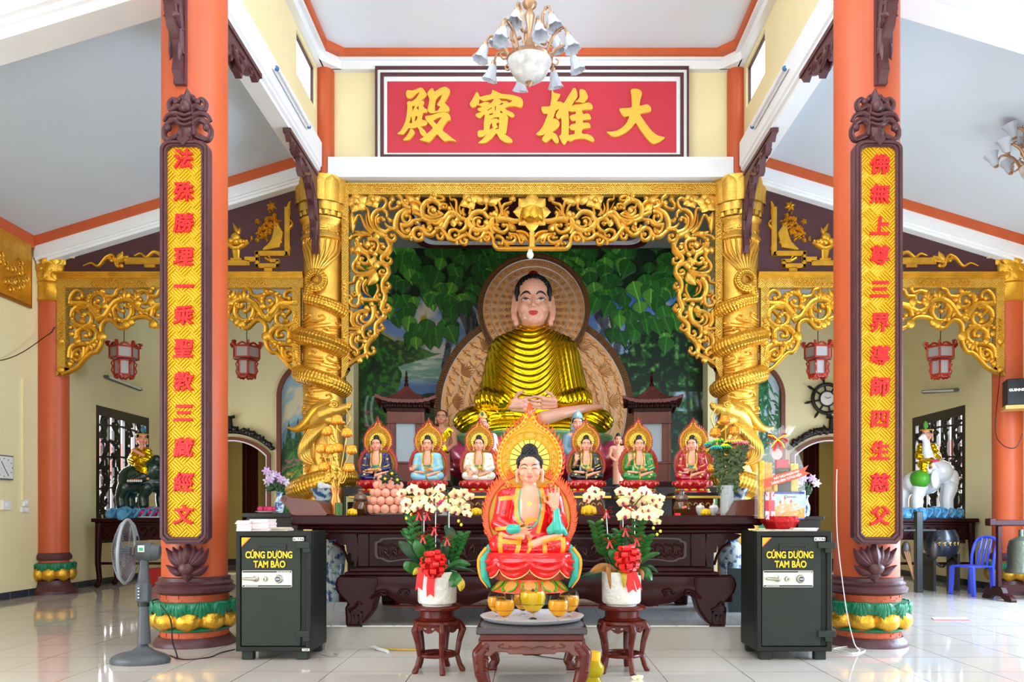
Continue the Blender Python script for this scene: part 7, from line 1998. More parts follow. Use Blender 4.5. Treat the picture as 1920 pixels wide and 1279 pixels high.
for i, (fx_, fy_, q) in enumerate(fls):
 f = MB(); c0 = Vector(((fx_ - 1363) * k, rs.uniform(-.05, .04), az(fy_, d) - ZT))
 for ly, (n, R, dz) in enumerate(((16, 13, -1), (12, 10, 2), (8, 6, 5))):
  for j in range(n):
   a = 2 * PI * j / n + ly; e = (R * k * math.cos(a), R * k * math.sin(a) * .8, dz * k); f.tube(cr([(0, 0, 0), (e[0] * .6, e[1] * .6, e[2] * .5 + 3 * k), e], 3), [1.2 * k, 1.8 * k, .6 * k], 5, mi=0 if ly < 1 else 1)
 f.v = [(x + c0.x, y + c0.y, z + c0.z) for x, y, z in f.v]
 f.build('chrysanthemum', [mat('petal_outer_%d' % q, CHC[q][0], .5), mat('petal_inner_%d' % q, CHC[q][1], .5)], t)
# small red box and papers on the altar
tag(MB().box(ax(1262, 7), ax(1272, 7), 6.9, 6.96, ZT, ZT + .02).build('red_box', REDC), 'tiny red box left of the painted glass urn', 'box', None, 'thing')

# ---- low table at the front with the tray of candle glasses
lt = thing('low_table', (ax(997, 5.2), 0, 0), 'low carved dark table holding the tray and the red statue', 'table')
MB().box(-.335, .335, 4.80, 6.02, .425, .47).build('tabletop', mat('dark_tabletop', (40, 18, 17), .2, coat=.3), lt, bevel=.008)
MB().box(-.315, .315, 4.83, 5.99, .385, .425).build('waist', RWOOD, lt, bevel=.006)
o = [(-.30, .385), (.30, .385), (.30, .30), (.25, .29), (.22, .318), (.15, .318), (.14, .306), (.06, .306), (.05, .298), (-.05, .298), (-.06, .306), (-.14, .306), (-.15, .318), (-.22, .318), (-.25, .29), (-.30, .30)]
MB().prism(o, 4.82, 4.86).build('apron', BWOOD, lt, bevel=.006); MB().prism(o, 5.96, 6.0).build('apron', BWOOD, lt, bevel=.006)
MB().box(-.325, -.29, 4.86, 5.96, .31, .385).box(.29, .325, 4.86, 5.96, .31, .385).build('side_rails', BWOOD, lt)
ap = MB()
for sg in (-1, 1): ap.stroke([(0, .335), (sg * .05, .35), (sg * .1, .34), (sg * .14, .355)], .014, .01, 4.822, .01, 5); ap.stroke([(sg * .17, .37), (sg * .2, .35), (sg * .12, .335)], .01, .008, 4.822, .008, 5)
ap.build('apron_carving', BWOOD, lt)
for sx in (-1, 1):
 for y in (4.86, 5.93):
  b = MB(); b.limb([(sx * .27, y, .36), (sx * .315, y, .30), (sx * .305, y, .18), (sx * .265, y, .07), (sx * .295, y, .02)], [.045, .05, .045, .032, .034], 10); b.box(sx * .29 - .035, sx * .29 + .035, y - .035, y + .035, .0, .02)
  put('leg', remesh(b, .006, 3), RWOOD, lt)
  if y < 5:
   c = MB()
   for q in range(3): c.stroke([(sx * .26, .33 - .06 * q), (sx * .30, .34 - .06 * q), (sx * .34, .31 - .06 * q)], .02, .012, y - .035, .012, 4)
   c.build('leg_carving', RWOOD, lt)
TX = ax(997.5, 5.2)
tray = thing('round_tray', (TX, 5.17, .47), 'round silver tray with an engraved floor on the low table', 'tray'); MB().lathe([(.02, .004), (.27, .004), (.30, .012), (.325, .03), (.335, .03), (.315, .008), (.28, .0), (.02, .0)], 56).build('dish', mat('brushed_tray', (214, 214, 218), .35, .35), tray)
g = MB()
for q in range(12): a = q * PI / 6; g.box(.2 * math.cos(a) - .03, .2 * math.cos(a) + .03, .2 * math.sin(a) - .012, .2 * math.sin(a) + .012, .0041, .0048)
g.build('engraved_pattern', mat('gold_engraving', (226, 190, 90), .4, .4), tray)
CUP = mat('thin_clear_glass', (252, 252, 252), .03, trans=1.0, ior=1.12)
def candle_glass(px, py, d, s, col, lab, label_paper=False):
 k = d / 1500 * s; t = thing('candle_glass', (ax(px, d), d, .4745), lab, 'glass', 'stemmed candle glasses on the tray')
 out = [(7 * k, 0), (7 * k, 1 * k), (2.5 * k, 3 * k), (2.5 * k, 9 * k), (10 * k, 13 * k), (19 * k, 24 * k), (21 * k, 34 * k), (19 * k, 44 * k), (15.5 * k, 52 * k)]
 inn = [(r - .6 * k, z) for r, z in out[:3:-1]]
 MB().lathe(out + inn[:-1] + [(.3 * k, 14 * k)], 28).build('glass_bowl', CUP, t)
 MB().lathe([(.3 * k, 13 * k), (9 * k, 14 * k), (18 * k, 24.5 * k), (20 * k, 34 * k), (18.6 * k, 42 * k), (.3 * k, 42 * k)], 28).build('oil', mat('candle_oil_%d' % col[1], col, .1, trans=.15, ior=1.2, sss=.3, coat=.3), t)
 MB().lathe([(2 * k, 43 * k), (3 * k, 44 * k), (.4 * k, 47 * k)], 8).build('wick_float', BLACK, t)
 if label_paper: MB().add([(18.4 * k * math.sin(a), -18.4 * k * math.cos(a), z) for z in (34 * k, 43 * k) for a in np.linspace(.35, 1.1, 6)], [(i, i + 1, i + 7, i + 6) for i in range(5)]).build('paper_label', PAPER, t)
OR = (252, 166, 8); YE = (246, 196, 10)
candle_glass(946, 1163, 5.02, .95, OR, 'orange candle glass at the front left of the tray'); candle_glass(1047, 1163, 5.02, .95, OR, 'orange candle glass at the front right of the tray')
candle_glass(999, 1160, 5.15, 1.22, YE, 'largest candle glass, yellow, in the middle of the tray', True)
candle_glass(932, 1152, 5.25, .9, OR, 'orange candle glass half hidden at the left back of the tray'); candle_glass(1067, 1152, 5.25, .95, OR, 'orange candle glass with a paper label at the right back of the tray', True); candle_glass(981, 1148, 5.36, .9, OR, 'orange candle glass behind the largest glass', True)
rz_ = thing('statue_riser', (ax(993, 5.78), 5.78, .47), 'small dark riser lifting the red statue above the low table', 'riser'); hh = az(1040, 5.78) - 67 * UR - .47
MB().lathe([(.2, 0), (.2, .02), (.16, .04), (.16, hh - .02), (.22, hh)], 32).build('body', BLACKW, rz_)

# ---- plant stands and potted orchids
def plant_stand(px, lab):
 d = 5.88; t = thing('plant_stand', (ax(px, d), d, 0), lab, 'plant stand', 'red-brown plant stands'); k = d / 1500
 MB().lathe([(.05, .452), (.165, .452), (.175, .462), (.175, .474), (.165, .482), (.02, .482)], 40).build('top_disc', RWOOD, t)
 MB().lathe([(.05, .375), (.135, .375), (.14, .385), (.125, .40), (.125, .452), (.02, .452)], 40).build('waist', RWOOD, t)
 MB().lathe([(.05, .345), (.17, .345), (.18, .36), (.17, .375), (.02, .378)], 40).build('collar', RWOOD, t)
 rg = MB()
 for q in range(5):
  a = 2 * PI * q / 5 + .32; R = Matrix.Rotation(a, 4, 'Z')
  b = MB(); b.limb([(0, -.165, .35), (0, -.185, .31), (0, -.16, .22), (0, -.145, .12), (0, -.165, .05), (0, -.185, .012)], [.026, .027, .022, .018, .019, .022], 10); b.v = [tuple(R @ Vector(p)) for p in b.v]; b.build('leg', RWOOD, t, sharp=60)
  R2 = Matrix.Rotation(a + PI / 5, 4, 'Z'); e = MB(); w = .085
  e.prism([[(-w, .345), (w, .345), (w, .30), (w * .6, .32), (w * .3, .30), (0, .292), (-w * .3, .30), (-w * .6, .32), (-w, .30)], [(-w * .5, .336), (-w * .2, .33), (-w * .25, .318), (-w * .5, .324)], [(w * .5, .336), (w * .2, .33), (w * .25, .318), (w * .5, .324)]], -.155, -.14); e.v = [tuple(R2 @ Vector(p)) for p in e.v]; e.build('apron', RWOOD, t, bevel=.003)
 rg.tube([(.135 * math.cos(a), .135 * math.sin(a), .125) for a in np.linspace(0, 2 * PI, 40, endpoint=False)], .014, 8, closed=True)
 for q in range(5): a = 2 * PI * q / 5 + .32; rg.tube([(0, 0, .125), (.15 * math.sin(a), -.15 * math.cos(a), .125)], .01, 6)
 rg.build('lower_ring', RWOOD, t)
plant_stand(820, 'round red-brown stand under the left orchid pot'); plant_stand(1166, 'round red-brown stand under the right orchid pot')
CREAMF = mat('cream_yellow_petal', (244, 236, 178), .5, sss=.05); MAG = mat('magenta_lip', (150, 24, 70), .45); PEAF = mat('peach_faded_petal', (240, 206, 156), .5)
def orchid_mesh(m1):
 f = MB()
 for a, l, w in ((PI / 2, .042, .034), (PI * 7 / 6, .04, .03), (PI * 11 / 6, .04, .03)): f.leaf2((0, 0), (l * math.cos(a), l * math.sin(a)), w, .004, .006, 0)
 for a in (.25, PI - .25): f.leaf2((0, 0), (.046 * math.cos(a), .046 * math.sin(a)), .05, -.002, .01, 0)
 f.leaf2((0, .004), (0, -.022), .016, -.012, .012, 1); f.ell((0, -.014, -.002), (.006, .008, .006), 8, 6, 1)
 return f.mesh('orchid_flower', [m1, MAG])
OM = orchid_mesh(CREAMF); OMP = orchid_mesh(PEAF)
def strap(mb, base, mid, tip, w):
 P = cr([base, mid, tip], 7); L = len(P); rows = []
 for i, p in enumerate(P):
  t = P[min(L - 1, i + 1)] - P[max(0, i - 1)]; sd = np.cross(t, (0, -1, .25)); sd = sd / (np.linalg.norm(sd) + 1e-9); ww = w * .5 * math.sin(PI * (.1 + .88 * i / (L - 1))) ** .6
  rows.append([tuple(p + sd * q * ww + np.array((0, .012 * (1 - abs(q)) * -1, 0))) for q in (-1, 0, 1)])
 return mb.grid(rows).grid([[(a, b_ + .003, c) for a, b_, c in r] for r in rows])
def bow(c, s, parent, name='bow'):
 m = MB()
 for a in (.5, PI - .5, -.25, PI + .25):
  P = cr([(0, 0, 0), (.6 * s * math.cos(a) - .25 * s * math.sin(a), -.2 * s, .6 * s * math.sin(a) + .25 * s * abs(math.cos(a))), (s * math.cos(a), -.1 * s, s * math.sin(a)), (.6 * s * math.cos(a), .1 * s, .6 * s * math.sin(a) - .1 * s), (0, 0, 0)], 4)
  w = .22 * s; m.grid([[tuple(p + np.array((0, -w, w * .2))), tuple(p + np.array((0, w, -w * .2)))] for p in P])
 for a in (-1.2, -1.9): m.grid([[(.0, -.05 * s, 0), (.12 * s, -.05 * s, 0)], [(s * 1.1 * math.cos(a) - .1 * s, -.15 * s, s * 1.1 * math.sin(a)), (s * 1.1 * math.cos(a) + .22 * s, -.1 * s, s * 1.1 * math.sin(a) - .1 * s)]])
 m.ell((0, -.1 * s, 0), .16 * s, 8, 6); m.v = [(x + c[0], y + c[1], z + c[2]) for x, y, z in m.v]; return m.build(name, REDRIB, parent)
def orchid(px, lab, stakes, fl, bows, big_, tails, straps, zz_):
 d = 5.88; k = d / 1500; zp = .482; t = thing('potted_orchid', (ax(px, d), d, zp), lab, 'potted plant', 'potted orchids beside the red statue')
 loc = lambda x, y, dy=0.0: Vector(((x - px) * k, dy, az(y, d) - zp))
 MB().lathe([(.11, 0), (.115, .012), (.135, .02), (.142, .035), (.145, .245), (.138, .25), (.13, .245), (.128, .05), (.01, .04)], 40).build('pot', mat('white_embossed_pot', (228, 224, 216), .25, coat=.3, bump=.6, bscale=26), t)
 MB().lathe([(.13, .225), (.005, .23)], 24).build('soil', mat('bark_soil', (60, 44, 32), .9), t)
 sk = MB()
 for x0, y0, x1, y1 in stakes: sk.tube([loc(x0, y0), loc(x1, y1)], .004, 6)
 sk.build('stakes', STEEL, t)
 rs = random.Random(px); stm = MB()
 for cx in stakes: stm.tube(cr([tuple(loc(cx[0] - 3, cx[1], .02)), tuple(loc(cx[2] - 2, cx[3], .01)), tuple(loc(cx[2] + rs.uniform(-30, 30), cx[3] - 35, -.05))], 6), .005, 6)
 stm.build('flower_stems', STEM, t)
 for x, y, s in fl:
  o = link('orchid_flower', OMP if s < 0 else OM, t); o.location = loc(x, y, rs.uniform(-.12, .06)); q = abs(s) * 1.15; o.scale = (q, q, q); o.rotation_euler = (rs.uniform(-.3, .3), rs.uniform(-.5, .5), rs.uniform(-.5, .5))
 bd = MB()
 for x, y in (((764, 972), (773, 965), (861, 977), (866, 984)) if px < 900 else ((1223, 990), (1236, 996), (1230, 1002), (1226, 972), (1128, 975))): bd.ell(loc(x, y, -.05), (.011, .011, .013), 8, 6)
 bd.build('buds', mat('yellow_green_bud', (206, 206, 60), .5), t)
 for x, y in bows: bow(loc(x, y, -.09), .05, t)
 bx0 = loc(big_[0], big_[1], -.15); m = MB()
 for i in range(22):
  z = 1 - (i + .5) / 22 * 1.7; a = i * 2.4; r_ = math.sqrt(max(0, 1 - z * z)); dr = np.array((r_ * math.cos(a), -abs(z) * .9 - .2, r_ * math.sin(a) * 1.15)); c = dr * .075; tt = np.cross(dr, (0, 0, 1)); tt = tt / (np.linalg.norm(tt) + 1e-6) * .022
  up = np.cross(tt, dr); up = up / np.linalg.norm(up) * .022; rows = []
  for q in np.linspace(0, 2 * PI, 9): p = c + dr * .0 + up * math.cos(q) * .9 + dr / np.linalg.norm(dr) * .022 * math.sin(q); rows.append([tuple(p - tt), tuple(p + tt)])
  m.grid(rows)
 m.ell((0, -.03, 0), (.05, .03, .06), 10, 8); m.v = [(x + bx0.x, y + bx0.y, z + bx0.z) for x, y, z in m.v]; m.build('big_bow', REDRIB, t, sharp=0)
 m = MB()
 for pts, w in tails:
  P = [loc(x, y, -.17 + .004 * i) for i, (x, y) in enumerate(pts)]; n = len(P)
  rows = [[p + Vector((-w / 2 * k, 0, 0)), p + Vector((0, -.006, 0)), p + Vector((w / 2 * k, 0, 0))] for p in P]; rows[-1][1] = rows[-1][1] + Vector((0, 0, .025)); m.grid(rows)
 m.build('ribbon_tails', REDRIB, t)
 for i, (b_, mdl, tp, w, mm) in enumerate(straps): strap(MB(), tuple(loc(*b_)), tuple(loc(*mdl)), tuple(loc(*tp)), w * k).build('leaf', mm, t)
 for (x0, y0), (x1, y1), n in zz_:
  m = MB(); a0 = np.array(loc(x0, y0, .02)); a1 = np.array(loc(x1, y1, -.03)); P = cr([a0, (a0 + a1) / 2 + np.array(((x1 - x0) * .12 * k, 0, .02)), a1], (n + 1) // 2); m.tube(P, .004, 6)
  for i, p in enumerate(P[2:]):
   for sg in (-1, 1): strap(m, tuple(p), tuple(p + np.array((sg * .026, -.02 * sg, .02))), tuple(p + np.array((sg * .055, -.03 * sg, .03))), .034)
  m.build('leafy_shoot', LEAF, t)
F1 = [(x / 4.57 + 740, y / 4.57 + 870, s) for x, y, s in ((140, 215, 1), (105, 335, 1), (60, 250, -.8), (225, 315, 1.25), (205, 372, 1), (400, 215, .9), (378, 280, .9), (320, 385, .9), (480, 340, 1.1), (520, 405, 1), (600, 385, 1), (628, 430, .8), (215, 250, -.9), (310, 245, -.9), (440, 380, 1), (520, 260, -1), (590, 255, -.9), (645, 285, -.8), (350, 300, .8), (100, 400, .7), (270, 350, .8), (560, 330, .9))]
F2 = [(x / 4.567 + 1080, y / 4.567 + 870, s) for x, y, s in ((400, 440, 1.3), (395, 330, -1), (388, 235, 1), (490, 285, 1), (585, 245, 1.15), (645, 300, 1), (690, 350, 1), (612, 452, 1.1), (510, 445, 1), (600, 392, -.9), (560, 330, -1), (640, 400, 1), (705, 420, .8), (700, 500, .7), (460, 410, -.9), (430, 250, .9), (155, 235, 1.05), (112, 280, 1), (200, 275, -.9), (90, 310, -.7), (540, 250, .8), (700, 300, .8), (660, 440, .8), (560, 400, -.9))]
G, GD = LEAF, LEAFD; YL = mat('yellowed_leaf', (176, 146, 30), .5); BL_ = mat('brown_dry_leaf', (150, 96, 36), .6)
orchid(820, 'white pot of cream orchids with red bows, left of the red statue', [(817, 1075, 817, 930), (795, 1065, 795, 960), (842, 1065, 842, 955)], F1, [(816, 990), (795, 1005), (840, 1009), (788, 962), (803, 962)], (818, 1055), [([(796, 1062), (793, 1085), (791, 1104)], 13), ([(815, 1070), (812, 1098), (812, 1116)], 14)],
  [((812, 1070), (775, 1035, -.08), (752, 1015, -.1), 22, GD), ((815, 1070), (790, 1030, -.1), (783, 1012, -.1), 20, G), ((825, 1072), (845, 1010, 0), (835, 985, 0), 22, GD), ((810, 1075), (775, 1062, -.12), (764, 1052, -.13), 20, G), ((830, 1070), (862, 1055, -.08), (884, 1058, -.1), 14, G), ((830, 1072), (858, 1062, -.1), (893, 1070, -.12), 8, GD), ((832, 1074), (858, 1082, -.16), (850, 1096, -.18), 22, G), ((835, 1072), (866, 1088, -.17), (868, 1104, -.19), 16, YL), ((800, 1075), (790, 1066, -.16), (781, 1075, -.17), 12, YL), ((815, 1070), (765, 1010, .02), (750, 995, 0), 8, G), ((820, 1072), (835, 1030, -.05), (828, 1018, -.05), 18, GD), ((806, 1072), (788, 1050, .04), (772, 1030, .05), 22, GD)],
  [((805, 1070), (772, 975), 7), ((800, 1072), (768, 1000), 6), ((832, 1070), (845, 1015), 6), ((838, 1072), (870, 1005), 7), ((815, 1070), (800, 1010), 5)])
orchid(1165, 'white pot of cream orchids with red bows, right of the red statue', [(1168, 1070, 1168, 950), (1142, 1035, 1136, 955), (1190, 1060, 1190, 960)], F2, [(1134, 958), (1169, 992), (1190, 1010), (1140, 1014), (1178, 955)], (1172, 1045), [([(1174, 1065), (1176, 1090), (1181, 1108)], 16), ([(1180, 1065), (1189, 1085), (1194, 1104)], 10)],
  [((1160, 1070), (1128, 1062, -.1), (1104, 1070, -.14), 16, BL_), ((1150, 1070), (1137, 1062, -.17), (1140, 1100, -.19), 9, BL_), ((1160, 1070), (1164, 1072, -.17), (1165, 1098, -.18), 12, YL), ((1180, 1070), (1205, 1070, -.12), (1216, 1086, -.14), 18, G), ((1180, 1068), (1215, 1042, -.06), (1234, 1036, -.08), 10, G), ((1182, 1070), (1215, 1062, -.02), (1233, 1074, -.04), 8, GD), ((1150, 1072), (1115, 1076, .0), (1090, 1082, 0), 14, GD), ((1165, 1070), (1178, 1010, .03), (1176, 985, .03), 20, GD), ((1180, 1070), (1196, 1068, -.16), (1199, 1084, -.17), 8, BL_), ((1160, 1070), (1148, 1040, -.08), (1140, 1030, -.08), 18, G)],
  [((1152, 1070), (1150, 1010), 6), ((1185, 1070), (1212, 1010), 8), ((1148, 1066), (1115, 985), 7), ((1190, 1066), (1205, 1035), 5), ((1160, 1070), (1160, 1000), 6), ((1140, 1060), (1122, 1010), 5), ((1175, 1070), (1200, 975), 7)])
# ------------------------------------------------------------ donation safes
YTXT = mat('yellow_lettering', (250, 204, 40), .45); BTXT = mat('black_lettering', (20, 20, 20), .5)
def safe(x0, side, lab):
 yf = 6.30; w = .593; h0, h1 = .07, 1.018; yb = yf + .48
 t = thing('donation_safe', (x0 + w / 2, yf, 0), lab, 'safe', 'grey donation safes'); hw = w / 2
 MB().prism([[(-hw, h0), (hw, h0), (hw, h1), (-hw, h1)], [(-hw + .035, h0 + .035), (hw - .04, h0 + .035), (hw - .04, h1 - .04), (-hw + .035, h1 - .04)]], 0, .05).box(-hw, hw, .05, .48, h0, h1).build('body', SAFES, t, bevel=.006)
 dr = MB().box(-hw + .042, hw - .085, .006, .06, h0 + .043, h1 - .047).build('door', SAFEG, t, bevel=.004)
 MB().box(hw - .083, hw - .042, .014, .05, h0 + .043, h1 - .047).build('door_post', SAFES, t, bevel=.003)
 for z in (h1 - .11, h0 + .14): MB().box(hw - .115, hw - .005 + (.03 if side > 0 else 0), -.022, .02, z - .025, z + .025).box(hw - .06, hw - .005, -.018, .02, z - .06, z).build('hinge', SAFEG, t, bevel=.005)
 for sx in (-1, 1):
  for y in (.03, .42): MB().box(sx * (hw - .08) - .045, sx * (hw - .08) + .045, y, y + .07, 0, h0).build('foot', SAFEG, t, bevel=.006)
 sl = MB().prism([[(-.12, .868), (.10, .868), (.10, .918), (-.12, .918)], [(-.105, .886), (.085, .886), (.085, .898), (-.105, .898)]], -.006, .008).build('slot_plate', SAFEG, t, bevel=.002)
 MB().box(-.105, .085, .003, .0055, .883, .901).build('slot', BLACK, sl)
 text('CÚNG DƯỜNG', .073, YTXT, .0015, .0022, t, 'lettering', (-.035, .001, .829), sx=.73); text('TAM BẢO', .073, YTXT, .0015, 0, t, 'lettering', (-.03, .001, .755), sx=.78, bev=.0022)
 lp = MB().prism(rrect(-hw + .05, hw - .15, .578, .708, .008), -.002, .008).build('lock_plate', mat('silver_lock_plate', (206, 204, 198), .35, .4), t)
 b = MB().box(-hw + .055, hw - .155, -.0035, -.002, .693, .704).box(-hw + .055, hw - .155, -.0035, -.002, .582, .593).build('plate_band', BLACK, lp)
 s_ = MB()
 for q in range(9):
  for xx_, zz_ in ((hw - .27 + q * .012, .694), (-hw + .07 + q * .012, .5835)): s_.prism([(xx_, zz_), (xx_ + .005, zz_), (xx_ + .011, zz_ + .008), (xx_ + .006, zz_ + .008)], -.0045, -.0035)
 s_.build('stripe', PAPER, lp)
 NI = mat('satin_nickel', (188, 178, 160), .3, .8); X = lambda q: -hw + .05 + q * (w - .2)
 hd = MB(); hd.lathe([(.024, 0), (.024, .012), (.016, .02), (.004, .022)], 20); hd.v = [(x + X(.28), -z - .002, y + .643) for x, y, z in hd.v]; hd.limb([(X(.28), -.03, .643), (X(.06), -.036, .646)], [.014, .011], 10); hd.build('handle', NI, t)
 for q, r in ((.47, .02), (.74, .034)):
  kb = MB().lathe([(r, 0), (r, .01), (r * .85, .016), (r * .8, .03), (r * .1, .032)], 24); kb.v = [(x + X(q), -z - .002, y + .643) for x, y, z in kb.v]; o = kb.build('lock_dial', NI, t)
  if r > .03:
   f = MB().lathe([(r * .66, 0), (r * .6, .003), (.001, .004)], 24); f.v = [(x + X(q), -z - .032, y + .643) for x, y, z in f.v]; f.build('dial_face', mat('dial_face', (66, 84, 92), .3), o)
   MB().box(X(q) - .014, X(q) + .014, -.037, -.036, .640, .646).build('dial_mark', PAPER, o)
  else: MB().box(X(q) - .003, X(q) + .003, -.0345, -.033, .636, .651).build('keyhole', BLACK, o)
 bd = MB().prism(rrect(hw - .142, hw - .056, .942, .970, .006), -.003, .006).build('brand_plate', BLACK, t)
 MB().prism([rrect(hw - .142, hw - .056, .942, .970, .006), rrect(hw - .138, hw - .06, .946, .966, .004)], -.0045, -.003).build('plate_rim', PAPER, bd)
 text('TRULY', .026, PAPER, .0006, .0012, bd, 'lettering', (hw - .099, -.0042, .956), sx=.9)
 st = MB().prism([(-hw + .045, h1 - .05), (-hw + .118, h1 - .05), (-hw + .045, h1 - .125)], .002, .008).build('corner_sticker', mat('orange_sticker', (250, 176, 30), .4), t)
 MB().prism([(-hw + .118, h1 - .05), (-hw + .108, h1 - .05), (-hw + .045, h1 - .115), (-hw + .045, h1 - .125)], .0, .002).build('sticker_stripe', mat('red_white_stripe', (226, 96, 70), .4), st)
 MB().prism([(-hw + .05, h1 - .054), (-hw + .068, h1 - .054), (-hw + .05, h1 - .074)], .0, .002).build('sticker_badge', mat('sticker_badge', (190, 170, 90), .4), st)
 if side < 0: q = MB().box(hw - .07, hw - .012, -.002, 0, h0 + .005, h0 + .024).build('paper_label', PAPER, t); text('TL:60S', .016, BTXT, .0004, .0005, q, 'lettering', (hw - .041, -.0025, h0 + .0145), sx=.9)
 return t
safe(ax(442, 6.3), -1, 'dark grey donation safe left of the altar with stacked papers on top'); safe(ax(1419, 6.3), 1, 'dark grey donation safe right of the altar, under the wrapped gift hamper')
ZSF = 1.018; rs = random.Random(5)
for i, (x, y, n, w, d_, c) in enumerate(((459, 6.42, 9, .115, .2, (236, 214, 214)), (486, 6.45, 10, .15, .2, (238, 218, 216)), (516, 6.5, 3, .13, .18, (222, 206, 186)))):
 t = thing('paper_stack', (ax(x + 12, 6.5), y, ZSF), ('left pink stack of leaflets on the left safe', 'taller middle stack of leaflets on the left safe', 'low loose stack of leaflets on the left safe, nearest the altar')[i], 'paper stack', 'stacks of leaflets on the left safe')
 m = MB()
 for k in range(n): q = rs.uniform(-.006, .006); m.box(-w / 2 + q, w / 2 + q, -d_ / 2 + q, d_ / 2 + q, k * .0095, k * .0095 + .0085)
 m.build('leaflets', mat('leaflet_paper_%d' % i, c, .8), t)
tag(MB().box(ax(575, 6.6), ax(588, 6.6), 6.5, 6.56, ZSF, ZSF + .01).build('paper_slip', mat('tan_slip', (206, 170, 120), .8)), 'small tan paper slip on the right edge of the left safe', 'paper', None, 'thing')
for i, (x, n, w, c) in enumerate(((1436, 1, .2, (226, 214, 180)), (1476, 2, .24, (222, 206, 190)), (1505, 4, .2, (228, 222, 220)))):
 t = thing('leaflet_pile', (ax(x, 6.4), 6.38 + .02 * i, ZSF), ('single leaflet at the left front of the right safe', 'thin pile of leaflets under the hamper on the right safe', 'thicker pile of leaflets at the right front of the right safe')[i], 'paper stack', 'leaflets on the right safe')
 m = MB()
 for k in range(n): q = .008 * k; m.box(-w / 2 + q, w / 2 + q, -.06 + q, .05 + q, k * .0065, k * .0065 + .005)
 m.build('leaflets', mat('right_leaflet_%d' % i, c, .8), t)
# wrapped gift hamper
d = 6.58; k = d / 1500; GX = ax(1462, d); t = thing('gift_hamper', (GX, d, ZSF + .012), 'cellophane-wrapped gift hamper with red and gold bow on the right safe', 'gift hamper')
Zg = lambda y: az(y, d) - ZSF - .012; Xg = lambda x: (x - 1462) * k
MB().lathe([(26 * k, 0), (30 * k, Zg(985)), (36 * k, Zg(978)), (38 * k, Zg(968)), (2 * k, Zg(970))], 12).build('red_basket', mat('red_foil', (190, 24, 30), .3, .3, bump=.6, bscale=30), t, sharp=0)
# biscuit box with its printed picture
nx, ny = 90, 56; X, Y = canvas(0, 1, 0, 1, nx, ny); C = np.zeros(X.shape + (3,)); C[:] = (170, 206, 240); n1 = fbm(X * 9, Y * 9, 1, 2); C = mixc(C, (n1 - .45) * 5, (236, 240, 246)); C = mixc(C, (.5 - Y) * 6 + (n1 - .5) * 6, (200, 150, 90)); C = mixc(C, ((fbm(X * 22, Y * 22, 1, 6) - .5) * 8) * (Y < .55), (236, 170, 70))
for cx, cy, r in ((.5, .12, .1), (.62, .17, .1), (.74, .2, .09), (.85, .26, .08), (.56, .22, .07), (.68, .1, .08)): C = mixc(C, (r - np.hypot(X - cx, (Y - cy) * .62)) * 40, (246, 150, 50)); C = mixc(C, (r * .35 - np.hypot(X - cx, (Y - cy) * .62)) * 40, (250, 210, 130))
for cx, w, h in ((.5, .05, .74), (.66, .07, .62), (.38, .05, .6)): C = mixc(C, ((np.abs(X - cx) < w / 2) & (Y < h) & (Y > .3)) * 1.0, (206, 170, 120)); C = mixc(C, ((np.abs(X - cx) < (h + .12 - Y) * w * 6) & (Y >= h) & (Y < h + .12)) * 1.0, (196, 60, 40))
C = mixc(C, (Y > .92) * 1.0, (40, 60, 150)); C = mixc(C, (Y < .05) * 1.0, (60, 80, 170))
fl_ = X < .24; u, v = X / .24, Y; C = np.where(fl_[..., None], np.array((30, 50, 120)), C); dg = np.minimum(np.abs(u - v), np.abs(u - 1 + v)); C = mixc(C, fl_ * (dg < .2), (236, 236, 240)); C = mixc(C, fl_ * (dg < .08), (206, 30, 50)); cr_ = np.minimum(np.abs(u - .5), np.abs(v - .5) * .6); C = mixc(C, fl_ * (cr_ < .2), (236, 236, 240)); C = mixc(C, fl_ * (cr_ < .12), (206, 30, 50))
bx0, bx1, bz0, bz1 = Xg(1428), Xg(1500), Zg(974), Zg(923)
bb = MB().box(bx0, bx1, -.105, .0, bz0, bz1).build('biscuit_box', mat('blue_box_card', (50, 70, 150), .5), t)
paint_grid('printed_front', np.stack([bx0 + X * (bx1 - bx0), 0 * X - .1065, bz0 + Y * (bz1 - bz0)], -1), C, painted('box_print', .35), bb)
text('Cookies', .03, mat('brown_script', (120, 60, 40), .5), .0004, .0006, bb, 'lettering', ((bx0 + bx1) / 2 + .04, -.1075, bz1 - .04), shear=.2)
for x0, x1, z0, z1, y, c, nm in ((1420, 1429, 973, 865, -.07, (236, 180, 50), 'yellow_pack'), (1432, 1446, 922, 868, -.03, (230, 170, 30), 'yellow_tin'), (1447, 1453, 922, 900, -.07, (240, 186, 40), 'gold_wrapper'), (1480, 1494, 922, 870, -.04, (236, 190, 60), 'gold_roll'), (1455, 1478, 880, 862, -.02, (206, 60, 80), 'red_pack'), (1500, 1507, 970, 920, -.05, (190, 200, 220), 'silver_pack')):
 b = MB().box(Xg(x0), Xg(x1), y, y + .06, Zg(z0), Zg(z1)).build(nm, mat('hamper_' + nm, c, .35, .1, var=.35, vscale=40), t, bevel=.004)
cb = MB().box(Xg(1454), Xg(1479), -.05, .02, Zg(922), Zg(878)).build('coffee_pack', mat('coffee_pack', (44, 28, 22), .35), t, bevel=.004); text('RAISINS', .02, mat('green_print', (70, 130, 60), .5), .0004, .0006, cb, 'lettering', (Xg(1466), -.052, Zg(883)))
tin = MB().lathe([(.045, 0), (.045, .012), (.0, .013)], 24); tin.v = [(x + Xg(1456), -z - .0, y + Zg(852)) for x, y, z in tin.v]; tin.build('round_tin_lid', mat('tin_lid', (214, 190, 190), .4), t)
CEL = mat('cellophane', (255, 255, 255), .06, trans=0, alpha=.12, spec=.9, bump=.8, bscale=26)
P = []
